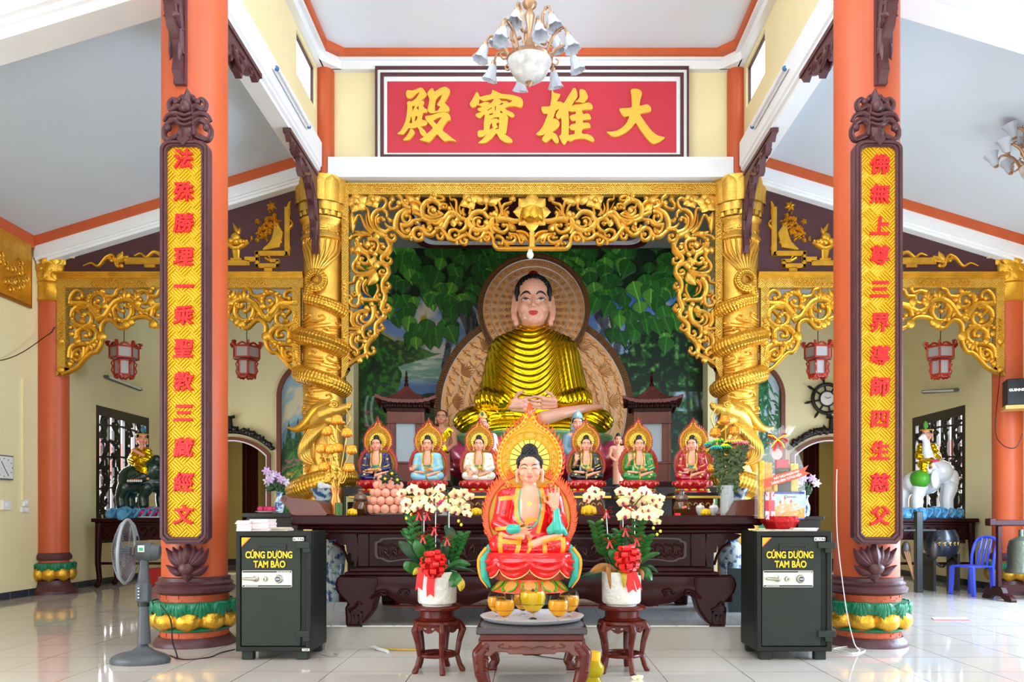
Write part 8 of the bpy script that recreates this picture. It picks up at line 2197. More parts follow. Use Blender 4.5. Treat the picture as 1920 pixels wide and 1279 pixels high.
for z, rx, ry in ((Zg(972), 45, 30), (Zg(930), 45.5, 31), (Zg(880), 43, 28), (Zg(850), 34, 22), (Zg(832), 17, 12), (Zg(824), 6, 5), (Zg(815), 17, 12), (Zg(806), 24, 16), (Zg(803), 27, 17)):
 P.append([(k * rx * (1 + .05 * math.sin(9 * a + z * 9) + (.18 * math.sin(13 * a) if z > Zg(818) else 0)) * math.cos(a), k * ry * math.sin(a), z + (.02 * math.sin(11 * a) if z > Zg(810) else 0)) for a in np.linspace(0, 2 * PI, 60, endpoint=False)])
MB().grid(P, wrap=True).build('cellophane_wrap', CEL, t, sharp=0)
bw = bow((Xg(1452), -.06, Zg(826)), .085, t, 'gold_red_bow'); bw.data.materials.clear(); bw.data.materials.append(REDRIB)
g = MB()
for a in (.4, PI - .4, -.9, PI + .9): g.tube(cr([(Xg(1452), -.08, Zg(826)), (Xg(1452) + .05 * math.cos(a), -.10, Zg(826) + .05 * math.sin(a) + .01), (Xg(1452) + .085 * math.cos(a), -.085, Zg(826) + .085 * math.sin(a))], 4), .006, 6)
g.build('gold_bow_edge', mat('gold_ribbon', (240, 190, 40), .35, .3), t)
rb = MB().prism([(Xg(1422), Zg(918)), (Xg(1424), Zg(905)), (Xg(1420), Zg(901)), (Xg(1440), Zg(896)), (Xg(1440), Zg(893)), (Xg(1487), Zg(881)), (Xg(1487), Zg(884)), (Xg(1505), Zg(874)), (Xg(1498), Zg(886)), (Xg(1508), Zg(889)), (Xg(1485), Zg(899)), (Xg(1442), Zg(911))], -.142, -.14)
o = rb.build('greeting_ribbon', mat('orange_red_card', (236, 90, 66), .5), t)
an = math.atan2(Zg(889) - Zg(903), Xg(1487) - Xg(1443))
for s_, y_, sz in (('THẦY THÍCH NHUẬN HÒA', 892.5, .024), ('THÀNH KÍNH TƯỞNG NIỆM', 900, .028)):
 text(s_, sz, PAPER, .0004, .0008, o, 'lettering', (Xg(1464), -.1435, Zg(y_)), rot=(PI / 2, an, 0), sx=.72)

# ------------------------------------------------------------ pedestal fan
d = 6.2; k = d / 1500; t = thing('pedestal_fan', (ax(263, d), d, 0), 'grey pedestal fan standing in front of the left orange column', 'fan')
Zf = lambda y: az(y, d); Xf = lambda x: (x - 263) * k
P = []
for q, (s_, z) in enumerate(((1, .0), (1.02, .025), (.96, .05), (.74, .075), (.42, .095), (.2, .125), (.12, .17))):
 P.append([((-.0 + .225 * math.cos(a)) * s_ + (.02 if q > 3 else 0), .15 * s_ * math.sin(a), z) for a in np.linspace(0, 2 * PI, 40, endpoint=False)])
MB().grid(P, wrap=True).add(P[0], [tuple(range(40))]).build('base', CHAR, t)
MB().tube([(.03, 0, .15), (.028, 0, .3), (.026, 0, Zf(1133))], [.05, .042, .036], 18).build('pole', CHAR, t)
MB().tube([(.026, 0, Zf(1137)), (.026, 0, Zf(1128))], [.042, .042], 18).build('height_collar', BLACK, t)
nk = MB().limb([(.03, 0, Zf(1128)), (.03, -.01, Zf(1090)), (.035, -.01, Zf(1045))], [.04, .044, .03], 14); nk.box(-.02, .08, -.045, .03, Zf(1128), Zf(1095)); put('control_neck', remesh(nk, .007, 4), CHAR, t)
bt = MB()
for q in range(4): bt.ell((Xf(266), -.052, Zf(1120 - 6 * q)), (.008, .006, .008), 8, 6)
bt.build('button', STEEL, t)
A = Vector((-1, -.22, .03)).normalized(); hub = Vector((Xf(253), -.02, Zf(1034))); Rm = A.to_track_quat('Z', 'Y').to_matrix().to_4x4()
def fan_part(name, mb, m): mb.v = [tuple(Rm @ Vector(p) + hub) for p in mb.v]; return mb.build(name, m, t)
fan_part('motor_housing', MB().lathe([(.01, -.19), (.05, -.19), (.066, -.17), (.072, -.10), (.07, -.03), (.05, -.01), (.01, 0)], 28), CHAR)
fan_part('motor_label', MB().lathe([(.0735, -.13), (.0735, -.08)], 28), mat('dark_label_band', (80, 82, 86), .4))
lbm = MB().box(Xf(270), Xf(282), -.0995, -.0975, Zf(1034), Zf(1022)).build('energy_sticker', PAPER, t); MB().box(Xf(272), Xf(280), -.1005, -.0994, Zf(1032), Zf(1026)).build('green_print', mat('green_sticker_print', (60, 180, 130), .5), lbm)
R_ = .245; cg = MB()
WIRE = mat('cage_wire', (120, 122, 126), .35, .3)
for q in range(72):
 a = 2 * PI * q / 72; c_, s_ = math.cos(a), math.sin(a)
 cg.tube([(.05 * c_, .05 * s_, .115), (.16 * c_, .16 * s_, .11), (R_ * .93 * c_, R_ * .93 * s_, .08), (R_ * c_, R_ * s_, .05), (R_ * .93 * c_, R_ * .93 * s_, .02), (.12 * c_, .12 * s_, -.02)], .0011, 4)
for r, z in ((.16, .11), (.10, .114)): cg.tube([(r * math.cos(a), r * math.sin(a), z) for a in np.linspace(0, 2 * PI, 36, endpoint=False)], .0015, 4, closed=True)
fan_part('cage', cg, WIRE)
fan_part('cage_rim', MB().tube([(R_ * math.cos(a), R_ * math.sin(a), .05) for a in np.linspace(0, 2 * PI, 48, endpoint=False)], .011, 10, closed=True), mat('cage_rim_plastic', (140, 144, 148), .35))
fan_part('centre_badge', MB().lathe([(.055, .112), (.055, .122), (.001, .126)], 28), mat('grey_badge', (150, 152, 156), .35))
bl = MB()
for q in range(3):
 a0 = 2 * PI * q / 3; P = []
 for i in range(8):
  r = .035 + .185 * i / 7; P.append([(r * math.cos(a0 + w * (.5 + .28 * math.sin(PI * i / 7))), r * math.sin(a0 + w * (.5 + .28 * math.sin(PI * i / 7))), .05 + .022 * w) for w in (-1, -.5, 0, .5, 1)])
 bl.grid(P)
fan_part('blades', bl, mat('smoky_fan_blade', (120, 116, 122), .2, trans=.6, ior=1.1)); fan_part('hub_cap', MB().lathe([(.036, .02), (.036, .07), (.02, .085), (.001, .088)], 20), CHAR)
def cable(pts, r, m, label, name='cable'): return tag(MB().tube(cr(pts, 8), r, 6).build(name, m), label, 'cable', None, 'thing')
fl = lambda x, y, z=.006: Vector((ax(x, 1.145 * 1500 / (y - 966)), 1.145 * 1500 / (y - 966), z))
cable([(-2.87, 6.2, .45), (-2.80, 6.22, .33), (-2.82, 6.3, .15), (-2.80, 6.34, .012), fl(318, 1230), fl(345, 1238), fl(392, 1234), fl(412, 1226), fl(440, 1219)], .005, BLACK, 'black fan cable running across the floor to the left safe')
WC = mat('white_cable', (232, 230, 224), .5)
cable([(ax(1571, 6.82), 6.84, az(880, 6.84)), (ax(1570, 6.82), 6.84, az(930, 6.84)), (ax(1572, 6.82), 6.84, az(1010, 6.84)), (ax(1582, 6.74), 6.74, az(1110, 6.74)), (ax(1590, 6.68), 6.68, az(1160, 6.68)), (ax(1604, 6.6), 6.62, .08), fl(1612, 1222), fl(1598, 1226), fl(1570, 1220), fl(1563, 1218), fl(1590, 1214), fl(1622, 1220), fl(1600, 1228), fl(1565, 1223)], .0045, WC, 'white cable hanging down the right orange column and coiling on the floor')
cable([(ax(625, 6.7), 6.78, .45), (ax(617, 6.7), 6.76, .2), fl(610, 1222), fl(632, 1228), fl(620, 1232), fl(600, 1228)], .004, mat('grey_cable', (150, 146, 130), .6), 'thin grey cable looping on the floor beside the left safe')
cable([fl(1000, 1230), fl(1040, 1236), fl(1060, 1238), fl(880, 1222), fl(870, 1221)][:3] , .004, BLACK, 'thin black cable on the floor under the low table')
tag(MB().tube(cr([fl(604, 1217, .02), fl(690, 1217, .02), fl(712, 1221, .012), fl(727, 1225, .012)], 6), .018, 4).build('cable_trunking', mat('white_trunking', (214, 216, 210), .5)), 'white plastic cable trunking lying along the foot of the altar step', 'cable trunking', None, 'thing')
tag(MB().tube(cr([fl(705, 1217.5, .01), fl(740, 1220, .01), fl(785, 1221, .01)], 5), .008, 6).build('yellow_hose', mat('yellow_hose', (206, 160, 60), .6)), 'thin yellow hose along the altar step beside the white trunking', 'hose', None, 'thing')
pe = MB(); pe.leaf2((0, 0), (.045, .02), .04, 0, .012); pe.leaf2((.0, 0), (-.04, .015), .035, 0, .012); pe.leaf2((0, 0), (.01, .035), .03, .01, .01)
o = pe.build('fallen_petal', CREAMF); o.location = fl(1195, 1274); o.rotation_euler = (-.7, 0, 0); tag(o, 'fallen cream orchid petal on the floor right of the low table', 'petal', None, 'thing')
b = MB().prism([(-.2, -.09), (.17, -.1), (.22, .07), (-.13, .1)], 0, .008, axis='z'); o = b.build('booklet', mat('white_booklet', (240, 236, 236), .6)); o.location = fl(1778, 1161, .001); tag(o, 'white booklet lying on the floor in front of the bell stand', 'booklet', None, 'thing')
q = MB().prism([(-.2, -.1), (.175, -.11), (.23, .07), (.22, .072), (.17, -.1), (-.2, -.09)], 0, .006, axis='z'); q.build('red_edge', REDC, o)
# jar of yellow water with an orange lid beside the low table
d = 5.35; k = d / 1500; t = thing('glass_jar', (ax(1113, d), d, 0), 'squat glass jar of yellow water with an orange lid, right of the low table', 'jar')
MB().lathe([(18 * k, 0), (20 * k, 4 * k), (13 * k, 14 * k), (12 * k, 18 * k), (19 * k, 26 * k), (20 * k, 36 * k), (14 * k, 46 * k), (13 * k, 50 * k), (.5 * k, 50 * k)], 24).build('jar', mat('yellow_glass', (220, 196, 40), .08, trans=.6, ior=1.2), t); MB().lathe([(13 * k, 47 * k), (13.5 * k, 62 * k), (12 * k, 65 * k), (.5 * k, 64 * k)], 20).build('lid', mat('orange_felt_lid', (246, 170, 20), .6), t)
for i in range(2):
 pp = MB().ell((0, 0, 0), (.008, .006, .005), 8, 6).build('crumb', mat('yellow_crumb', (226, 190, 110), .7)); pp.location = fl(750 + 13 * i, 1267 + 2 * i, .005); tag(pp, ('yellow crumb on the floor left of the left plant stand, left one', 'yellow crumb on the floor left of the left plant stand, right one')[i], 'crumb', None, 'thing')

# ------------------------------------------------------------ vases, side table and bits beside the altar
for px, d, z0, k_, lab in ((626, 7.9, .3, 1, 'tall blue-white floor vase with peacock pattern left of the altar table'), (1370, 8.0, .3, 1, 'tall blue-white floor vase with peacock pattern right of the altar table')):
 k = d / 1500; h = 118 * k; lathe_thing('floor_vase', ax(px, d), d, z0, [(13 * k, 0), (14 * k, .02), (17 * k, h * .3), (22 * k, h * .7), (20 * k, h * .86), (12 * k, h * .94), (17 * k, h)], BW, lab, 'vase', 'blue-white floor vases')
 tag(MB().box(ax(px, d) - .16, ax(px, d) + .16, d - .14, d + .16, .205, .3).build('marble_block', mat('grey_white_marble', (206, 208, 214), .2, var=.1, vscale=6)), 'grey marble block under the %s blue-white floor vase' % ('left' if px < 900 else 'right'), 'block', 'marble blocks', 'thing')
d = 9.0; t = thing('offering_table', (ax(522, d), d, 0), 'small black side table behind the left safe, with lilies on it', 'table'); zt_ = az(962, d)
MB().box(-.34, .30, -.2, .3, zt_ - .05, zt_).build('tabletop', BLACKW, t, bevel=.006); MB().box(-.3, .26, -.16, .26, zt_ - .22, zt_ - .05).build('carved_waist', BLACKW, t)
for sx in (-.3, .22):
 for y in (-.15, .22): MB().box(sx, sx + .05, y, y + .05, 0, zt_ - .2).build('leg', BLACKW, t)
def lily_vase(px, d, ztop, lab, top, col=(206, 170, 214)):
 k = d / 1500; t = lathe_thing('lily_vase', ax(px, d), d, ztop, [(6 * k, 0), (8 * k, 4 * k), (9 * k, 18 * k), (5 * k, 28 * k), (4.5 * k, 34 * k), (8 * k, 39 * k), (7 * k, 39 * k)], BW, lab, 'vase', 'lily vases')
 rs = random.Random(px); s_ = MB(); lf = MB(); F = MB()
 for q in range(9):
  a = rs.uniform(-.9, .9); tip = (28 * k * math.sin(a), rs.uniform(-.08, .08), (62 + rs.uniform(-6, 16)) * k); s_.tube(cr([(0, 0, 30 * k), (tip[0] * .4, tip[1] * .5, 50 * k), tip], 5), .8 * k, 5)
  for j in range(4): b = rs.uniform(-2.4, .6); c0 = (tip[0] * .6, tip[2] * .75); lf.leaf2(c0, (c0[0] + 16 * k * math.sin(b), c0[1] + 12 * k * math.cos(b)), 5 * k, tip[1] * .5, 1 * k)
  for j in range(6): b = j * 1.047 + q; F.leaf2((tip[0], tip[2]), (tip[0] + 10 * k * math.cos(b), tip[2] + 9 * k * math.sin(b)), 5.5 * k, tip[1] - 2 * k, 3 * k, mi=q % 2)
 s_.build('stems', STEM, t); lf.build('leaves', LEAFD, t); F.build('lilies', [mat('lilac_petal', col, .5), mat('pale_lily_petal', (226, 212, 226), .5)], t)
lily_vase(524, 8.95, zt_, 'blue-white vase of lilac lilies on the small black table', 0)
t = thing('fruit_plate', (ax(500, 8.9), 8.9, zt_), 'plate of red dragon fruit on the small black table', 'plate'); MB().lathe([(.05, 0), (.12, .012), (.13, .02), (.01, .01)], 20).build('plate', PORC, t)
for i, x in enumerate((-.07, -.02, .03, .07)): q = MB().ell((0, 0, 0), (.035, .03, .03), 12, 8).build('dragon_fruit', MATS['dragon_fruit_skin']); q.location = (ax(500, 8.9) + x, 8.9 + .03 * (i % 2), zt_ + .045); tag(q, 'small red dragon fruit on the plate by the lilac lilies', 'fruit', 'dragon fruits by the lilies', 'thing')
t = thing('carved_stand', (ax(1512, 9.0), 9.0, 0), 'small dark carved stand behind the right safe', 'stand'); z1 = az(968, 9); MB().box(-.16, .16, -.12, .16, z1 - .04, z1).build('top', BLACKW, t, bevel=.005); MB().box(-.12, .12, -.09, .13, 0, z1 - .04).build('body', BLACKW, t)
lily_vase(1510, 9.0, z1, 'small vase of pale lilies half hidden behind the gift hamper', 0)
t = thing('framed_picture', (ax(1390, 7.9), 7.75, .205), 'framed pictures leaning behind the right end of the altar table', 'picture frame')
for q in range(2): o = MB().box(-.16, .16, -.01, .01, 0, .42).build('frame', mat('dark_teal_frame', (60, 76, 80), .4), t); o.location = (.0 + .03 * q, .05 * q, 0); o.rotation_euler = (-.12, 0, 0)
# ------------------------------------------------------------ side statues, lamps, drum, bell, chair
REDL = mat('red_lantern_wood', (168, 44, 26), .35, coat=.3, var=.2, vscale=12); PANE = mat('frosted_lantern_pane', (196, 190, 190), .3, trans=.3)
def hexa(r, z0, z1, r2=None): return [(r, z0), (r2 or r, z1)]
lroot = None
for x, lab in ((-6.2, 'red carved lantern hanging in the left bay, nearest the left wall'), (-4.33, 'red carved lantern hanging in the left bay, beside the dragon column'), (4.38, 'red carved lantern hanging in the right bay, beside the dragon column'), (6.25, 'red carved lantern hanging in the right bay, nearest the right wall')):
 if lroot: lroot = dup(lroot, (x, 12.2, 3.5), {-4.33: .45, 4.38: .52, 6.25: .52}[x], lab); continue
 lroot = t = thing('red_lantern', (x, 12.2, 3.5), lab, 'lantern', 'four red lanterns in the side bays')
 MB().tube([(0, 0, .27), (0, 0, 1.85)], .006, 5).build('cord', BLACK, t)
 for nm, r, z0, z1 in (('upper_frame', .2, .03, .2), ('lower_frame', .135, -.22, .0)):
  m = MB()
  for q in range(6):
   a = PI / 3 * q + PI / 6; b_ = a + PI / 3; p = Vector((r * math.cos(a), r * math.sin(a), 0)); e = Vector((r * math.cos(b_), r * math.sin(b_), 0)); m.tube([p + Vector((0, 0, z0)), p + Vector((0, 0, z1))], .014, 6)
   for z in (z0, z1): m.tube([p + Vector((0, 0, z)), e + Vector((0, 0, z))], .014, 6)
  m.build(nm, REDL, t); MB().lathe([(r * .97, z0), (r * .97, z1)], 6).build('pane', PANE, t, sharp=20).rotation_euler = (0, 0, PI / 6)
 m = MB()
 for q in range(6):
  a = PI / 3 * q + PI / 6; m.M = Matrix.Rotation(a + PI / 2, 4, 'Z'); m.stroke([(0, .2), (0, .24), (.0, .27)], .05, .03, -.2, .04, 3, groove=False, ball=.016)
  m.tube([(0, -.2, .2), (0, -.245, .23), (0, -.25, .27)], .016, 5); m.tube([(0, -.135, 0), (0, -.175, -.05), (0, -.15, -.1), (0, -.17, -.16), (0, -.14, -.22)], .012, 5); m.M = Matrix.Rotation(a + PI / 2 + PI / 6, 4, 'Z')
  m.stroke([(-.08, .2), (-.04, .235), (0, .25), (.04, .235), (.08, .2)], .03, .03, -.165, .02, 3, groove=False); m.stroke([(-.06, -.22), (-.03, -.26), (0, -.25), (.03, -.26), (.06, -.22)], .03, .03, -.115, .02, 3, groove=False)
 m.M = None; m.build('carved_crest', REDL, t)
TUBE = mat('lamp_tube_white', (236, 238, 242), .3); DARKM = mat('dull_lamp_metal', (116, 112, 106), .4, .4)
for p, q, m_, lab in (((-7.06, 13.3, 3.45), (-7.06, 14.5, 3.42), DARKM, 'dark fluorescent lamp on the left wall below the lantern'), ((7.06, 13.25, 3.22), (7.06, 14.4, 3.36), DARKM, 'dark fluorescent lamp on the right wall below the lantern'),
      ((-2.94, 9.2, 6.3), (-2.94, 10.6, 6.28), TUBE, 'white fluorescent lamp on the left nave beam'), ((2.94, 9.2, 6.3), (2.94, 10.6, 6.28), TUBE, 'white fluorescent lamp on the right nave beam')):
 t = thing('tube_lamp', p, lab, 'lamp', 'fluorescent lamps'); e = Vector(q) - Vector(p); s = 1 if p[0] > 0 else -1
 MB().tube([(s * .02, 0, 0), e + Vector((s * .02, 0, 0))], .03, 4).build('batten', m_, t); MB().tube([(-s * .02, .05, 0), e - Vector((s * .02, .05, 0))], .016, 10).build('tube', TUBE, t)
 for z in (Vector((-s * .01, .03, 0)), e - Vector((s * .01, .03, 0))): MB().ell(z, (.03, .03, .03), 8, 6).build('end_cap', mat('blue_cap', (60, 110, 170), .4) if abs(p[0]) < 4 else DARKM, t)
# chandeliers
BR = mat('aged_bronze', (176, 140, 110), .35, .7); FG = mat('frosted_glass_shade', (216, 222, 234), .25, trans=.35, bump=.1, bscale=20)
def chandelier(loc, lab, up):
 t = thing('chandelier', loc, lab, 'chandelier'); s = .0053
 ch = MB()
 for q in range(34 if not up else 30): z = (130 + 9 * q) * s; ch.tube([(.012 * math.cos(a) * (q % 2), .012 * math.cos(a) * (1 - q % 2), z + .03 * math.sin(a)) for a in np.linspace(0, 2 * PI, 8, endpoint=False)], .0045, 5, closed=True)
 ch.build('chain', BR, t)
 MB().lathe([(.01, 0), (18 * s, 2 * s), (14 * s, 20 * s), (8 * s, 40 * s), (4 * s, 60 * s), (9 * s, 85 * s), (10 * s, 92 * s), (5 * s, 102 * s), (12 * s, 108 * s), (14 * s, 114 * s), (3 * s, 118 * s), (2 * s, 132 * s)], 20).build('stem', BR, t)
 MB().lathe([(1 * s, -36 * s), (14 * s, -34 * s), (28 * s, -24 * s), (38 * s, -8 * s), (42 * s, 4 * s), (40 * s, 5 * s), (36 * s, -6 * s), (1 * s, -30 * s)], 36).build('glass_bowl', mat('marbled_glass_bowl', (206, 204, 204), .3, var=.3, vscale=9), t); MB().lathe([(1 * s, -44 * s), (4 * s, -38 * s), (8 * s, -35 * s), (.4 * s, -34 * s)], 14).build('bowl_finial', BR, t); MB().lathe([(40 * s, 3 * s), (44 * s, 8 * s), (40 * s, 13 * s), (30 * s, 16 * s), (1 * s, 17 * s)], 36).build('bowl_rim', BR, t)
 for tier, (n, R, z0, a0) in enumerate(((8, 84, 8, .2), (5, 54, 52, .5))):
  for q in range(n):
   a = a0 + 2 * PI * q / n; M_ = Matrix.Rotation(a, 4, 'Z'); m = MB(); m.M = M_
   m.tube(cr([(16 * s, 0, z0 * s), (34 * s, 0, (z0 - 4) * s), (R * .62 * s, 0, (z0 + 26) * s), (R * .88 * s, 0, (z0 + 36) * s), (R * s, 0, (z0 + 20) * s)], 5), [3.4 * s, 3 * s, 2.6 * s, 2 * s], 7)
   m.tube(cr([(40 * s, 0, (z0 + 2) * s), (50 * s, 0, (z0 - 4) * s), (56 * s, 0, (z0 + 4) * s), (50 * s, 0, (z0 + 8) * s)], 4), [2.2 * s, 1.4 * s], 6); m.tube([(R * .7 * s, 0, (z0 + 31) * s), (R * .7 * s, 0, (z0 + 42) * s)], [2 * s, .4 * s], 5); m.lathe([(5 * s, (z0 + 14) * s), (5 * s, (z0 + 22) * s), (2 * s, (z0 + 25) * s)], 12, (R * s, 0, 0)); m.build('arm', BR, t)
   g = MB(); sg = 1 if not up else -1
   pr = [(5 * s, (z0 + 17) * s), (8 * s, (z0 + 17 - sg * 6) * s), (10 * s, (z0 + 17 - sg * 18) * s), (15 * s, (z0 + 17 - sg * 30) * s), (13.5 * s, (z0 + 17 - sg * 30) * s), (9 * s, (z0 + 17 - sg * 18) * s), (4 * s, (z0 + 15) * s)]
   zz_ = (z0 + 17 - sg * 24) * s
   g.lathe(pr, 24, wob=lambda w, z, zz_=zz_: 1 + (.1 * math.cos(8 * w) if (z < zz_) == (sg > 0) else 0)); tl = Matrix.Rotation(.35 * sg * -1, 4, 'Y'); pv = Vector((0, 0, (z0 + 17) * s)); g.v = [tuple(M_ @ (tl @ (Vector(p) - pv) + pv + Vector((R * s, 0, 0)))) for p in g.v]; g.build('glass_shade', FG, t)
 return t
chandelier((ax(993, 8), 8.0, az(120, 8)), 'big bronze chandelier with frosted bell shades hanging before the red name board', False)
chandelier((5.75, 9.0, 5.05), 'bronze chandelier with upturned frilled shades, cut by the right edge of the picture', True)
t = thing('light_bulb', (ax(994, 11.5), 11.5, az(478, 11.5)), 'white bulb hanging under the middle of the altar arch', 'bulb'); MB().ell((0, 0, 0), (.05, .05, .06), 14, 10).build('globe', TUBE, t); MB().lathe([(.03, .04), (.03, .07), (.01, .075)], 12).build('socket', WHITE, t)
# statues riding at the lattice windows
WE = mat('white_elephant_paint', (226, 226, 230), .2, coat=.6); GL = mat('dark_green_lion_paint', (16, 46, 36), .2, coat=.6, bump=.4, bscale=30); CLD = mat('blue_cloud_paint', (96, 164, 206), .35, var=.25, vscale=9)
def mount(s, lab):
 D = 12.9; k = D / 1500; px = 1738 if s > 0 else 268; zb = az(972, D)
 tt = thing('statue_table', (ax(px - s * 5, D), D, 0), 'dark carved table under the %s' % ('white elephant' if s > 0 else 'green lion'), 'table', 'tables at the lattice windows')
 w = .72; MB().box(-w, w, -.3, .35, zb - .06, zb).box(-w + .04, w - .04, -.27, .32, zb - .1, zb - .06).build('tabletop', DWOOD, tt, bevel=.01); cvd = MB().box(-w + .08, w - .08, -.24, .3, zb - .34, zb - .1)
 for q in range(8): cvd.stroke([(-w + .2 + q * .15, zb - .28), (-w + .26 + q * .15, zb - .2), (-w + .2 + q * .15, zb - .15), (-w + .16 + q * .15, zb - .2)], .03, .02, -.24, .02, 4)
 cvd.build('carved_drawers', DWOOD, tt)
 for sx in (-1, 1):
  for y in (-.24, .29): lg = MB().limb([(sx * (w - .1), y, zb - .1), (sx * (w - .08), y, .4), (sx * (w - .11), y, .1), (sx * (w - .07), y, .04)], [.06, .045, .04, .05], 10); put('leg', remesh(lg, .012, 2), DWOOD, tt)
 MB().box(-w + .1, w - .1, -.25, -.22, .36, .4).build('stretcher', DWOOD, tt)
 t = thing('mounted_statue', (ax(px, D), D, zb), lab, 'statue', rz=(0 if s > 0 else 0)); f = lambda x, y, dy=0: ((x - px) * k, dy, az(y, D) - zb)
 c = MB(); rs = random.Random(3)
 for q in range(13): c.ell(f(px - 48 + 8 * q, 966, rs.uniform(-.15, .15)), (14 * k, .2, rs.uniform(10, 18) * k), 10, 8)
 for q in range(7): c.stroke([(c_[0], c_[2]) for c_ in (f(px - 42 + 14 * q, 970), f(px - 34 + 14 * q, 958), f(px - 42 + 14 * q, 954), f(px - 44 + 14 * q, 962))], .04, .02, -.26, .05, 4)
 c.build('cloud_base', CLD, t)
 b = MB(); L = lambda pts, rr: b.limb([f(*p) for p in pts], [r * k for r in rr], 14)
 if s > 0:
  b.ell(f(1728, 905), (36 * k, 26 * k, 24 * k)); b.ell(f(1760, 885, -.05), (24 * k, 20 * k, 22 * k)); L([(1745, 878, -.08), (1730, 850, -.14), (1727, 830, -.16), (1722, 820, -.17), (1716, 824, -.17)], [13, 9, 6, 5, 4]); L([(1752, 895, -.15), (1736, 872, -.22)], [8, 4]); b.ell(f(1734, 886, -.22), (11 * k, 7 * k, 6 * k))
  for x, y in ((1700, .1), (1712, -.15), (1772, -.1), (1780, .12)): L([(x + 4, 915, y), (x - 1, 935, y), (x, 958, y)], [13, 10, 9])
 else:
  b.ell(f(270, 905), (38 * k, 24 * k, 22 * k)); b.ell(f(290, 882, -.05), (20 * k, 20 * k, 22 * k)); b.ell(f(296, 862, -.05), (9 * k, 9 * k, 9 * k)); b.ell(f(252, 900, -.12), (24 * k, 14 * k, 26 * k)); L([(280, 895, -.2), (262, 903, -.24)], [10, 7])
  for x, y in ((240, .1), (236, -.15), (276, -.12), (296, .12)): L([(x + 6, 915, y), (x - 2, 932, y), (x, 948, y)], [13, 9, 9])
 put('body', remesh(b, 1.7 * k, 4), WE if s > 0 else GL, t)
 e = MB()
 if s > 0:
  for x, y, w_ in ((1782, -.12, 9), (1736, -.3, 8)): e.ell(f(x, 900, y), (w_ * k, .04, 18 * k), 14, 10)
  e.build('ear', WE, t); MB().ell(f(1768, 866, -.26), (4 * k, .015, 3 * k), 10, 6).build('painted_eye', BLACK, t); MB().tube(cr([f(1728, 886, -.25), f(1722, 880, -.3), f(1722, 872, -.32)], 4), [3 * k, .6 * k], 8).build('tusk', PORC, t); MB().ell(f(1738, 866, -.26), (9 * k, .03, 2.4 * k), 10, 6).build('red_mouth', mat('pink_mouth_paint', (226, 60, 110), .3), t)
  MB().ell(f(1716, 900, -.14), (17 * k, .2, 18 * k), 14, 10).build('saddle_cloth', mat('bright_green_cloth', (76, 160, 40), .35), t)
 else:
  for q in range(7): e.leaf2((f(262 + 4 * q, 0)[0], f(0, 906)[2]), (f(262 + 4 * q, 0)[0], f(0, 901)[2]), 4 * k, -.38, .02)
  e.build('white_teeth', PORC, t); MB().ell(f(272, 902, -.3), (14 * k, .06, 2.4 * k), 10, 6).build('red_mouth', LIPS, t)
 hx, hy = (1738, 815) if s > 0 else (266, 823)
 U_ = k * .38; r = MB(); hz = f(0, hy)[2]; hx0 = f(hx, 0)[0]; r.M = Matrix.Translation((hx0, -.0, 0)); r.cap2((0, 0, hz - 26 * k), (0, 0, hz - 8 * k), 5 * k, 5 * k)
 r.limb([(-8 * k * s, -.1, hz - 32 * k), (8 * k * s * (-1 if s > 0 else 1), -.14, hz - 22 * k)], [3.4 * k, 3 * k], 8)
 r.limb([(-s * 14 * k, -.16, hz - 62 * k), (-s * 18 * k, -.2, hz - 74 * k), (-s * 24 * k, -.22, hz - 76 * k)], [4 * k, 3.4 * k, 2.6 * k], 8); hand_blob(r, (8 * k * (-s), -.15, hz - 22 * k), (0, -.2, 1), (s, 0, 0), (0, -1, 0), 13 * k)
 me = remesh(r, .8 * k, 2); put('rider', me, SKIN, t)
 g = MB(); g.M = Matrix.Translation((hx0, 0, 0)); g.limb([(-10 * k, 0, hz - 24 * k), (10 * k, 0, hz - 24 * k)], [8 * k, 8 * k], 12); g.ell((0, .0, hz - 38 * k), (15 * k, 11 * k, 22 * k)); g.limb([(-11 * k, 0, hz - 26 * k), (-16 * k, -.04, hz - 40 * k), (-6 * k, -.14, hz - 36 * k)], [7 * k, 8 * k, 6 * k], 10); g.limb([(11 * k, 0, hz - 26 * k), (16 * k, -.04, hz - 42 * k), (6 * k, -.14, hz - 40 * k)], [7 * k, 8 * k, 6 * k], 10); g.ell((0, -.04, hz - 56 * k), (20 * k, 13 * k, 10 * k)); g.limb([(-s * 4 * k, -.16, hz - 52 * k), (-s * 15 * k, -.18, hz - 58 * k), (-s * 17 * k, -.2, hz - 74 * k)], [9 * k, 8 * k, 6 * k], 10)
 put('golden_robe', remesh(g, 1.1 * k, 3, .5, lambda co, no: co + no * (np.abs(np.sin((co[:, 2] + .4 * co[:, 0]) / k * .55)) * .9 * k)[:, None]), GILT, t)
 q = MB(); head_blob(q, hz, 9 * k, -.02); me = remesh(q, .7 * k, 2); hd = put('head', me, SKIN, t); hd.location = (hx0, 0, 0); hd.rotation_euler = (0, 0, -.65 * s)
 face_paint(me, hz, 9 * k, -.02, hd, LIPS2, .3 * k, scale_brow=1.7, dot=False)
 h = MB(); hair_curls(h, hz + .6 * k, 9.9 * k, -.016, 0); h.build('hair', HAIR, hd)
 MB().tube([(10.6 * k * math.cos(w), -.01 + 11 * k * math.sin(w), hz + 8 * k) for w in np.linspace(0, 6.28, 24, endpoint=False)], 1.3 * k, 7, closed=True).build('crown_band', GTR, hd)
 MB().leaf2((0, hz + 9 * k), (0, hz + 25 * k), 9 * k, -11 * k, .08).build('crown_plume', mat('crown_plume_%d' % s, (90, 170, 60) if s > 0 else (60, 140, 170), .35), hd)
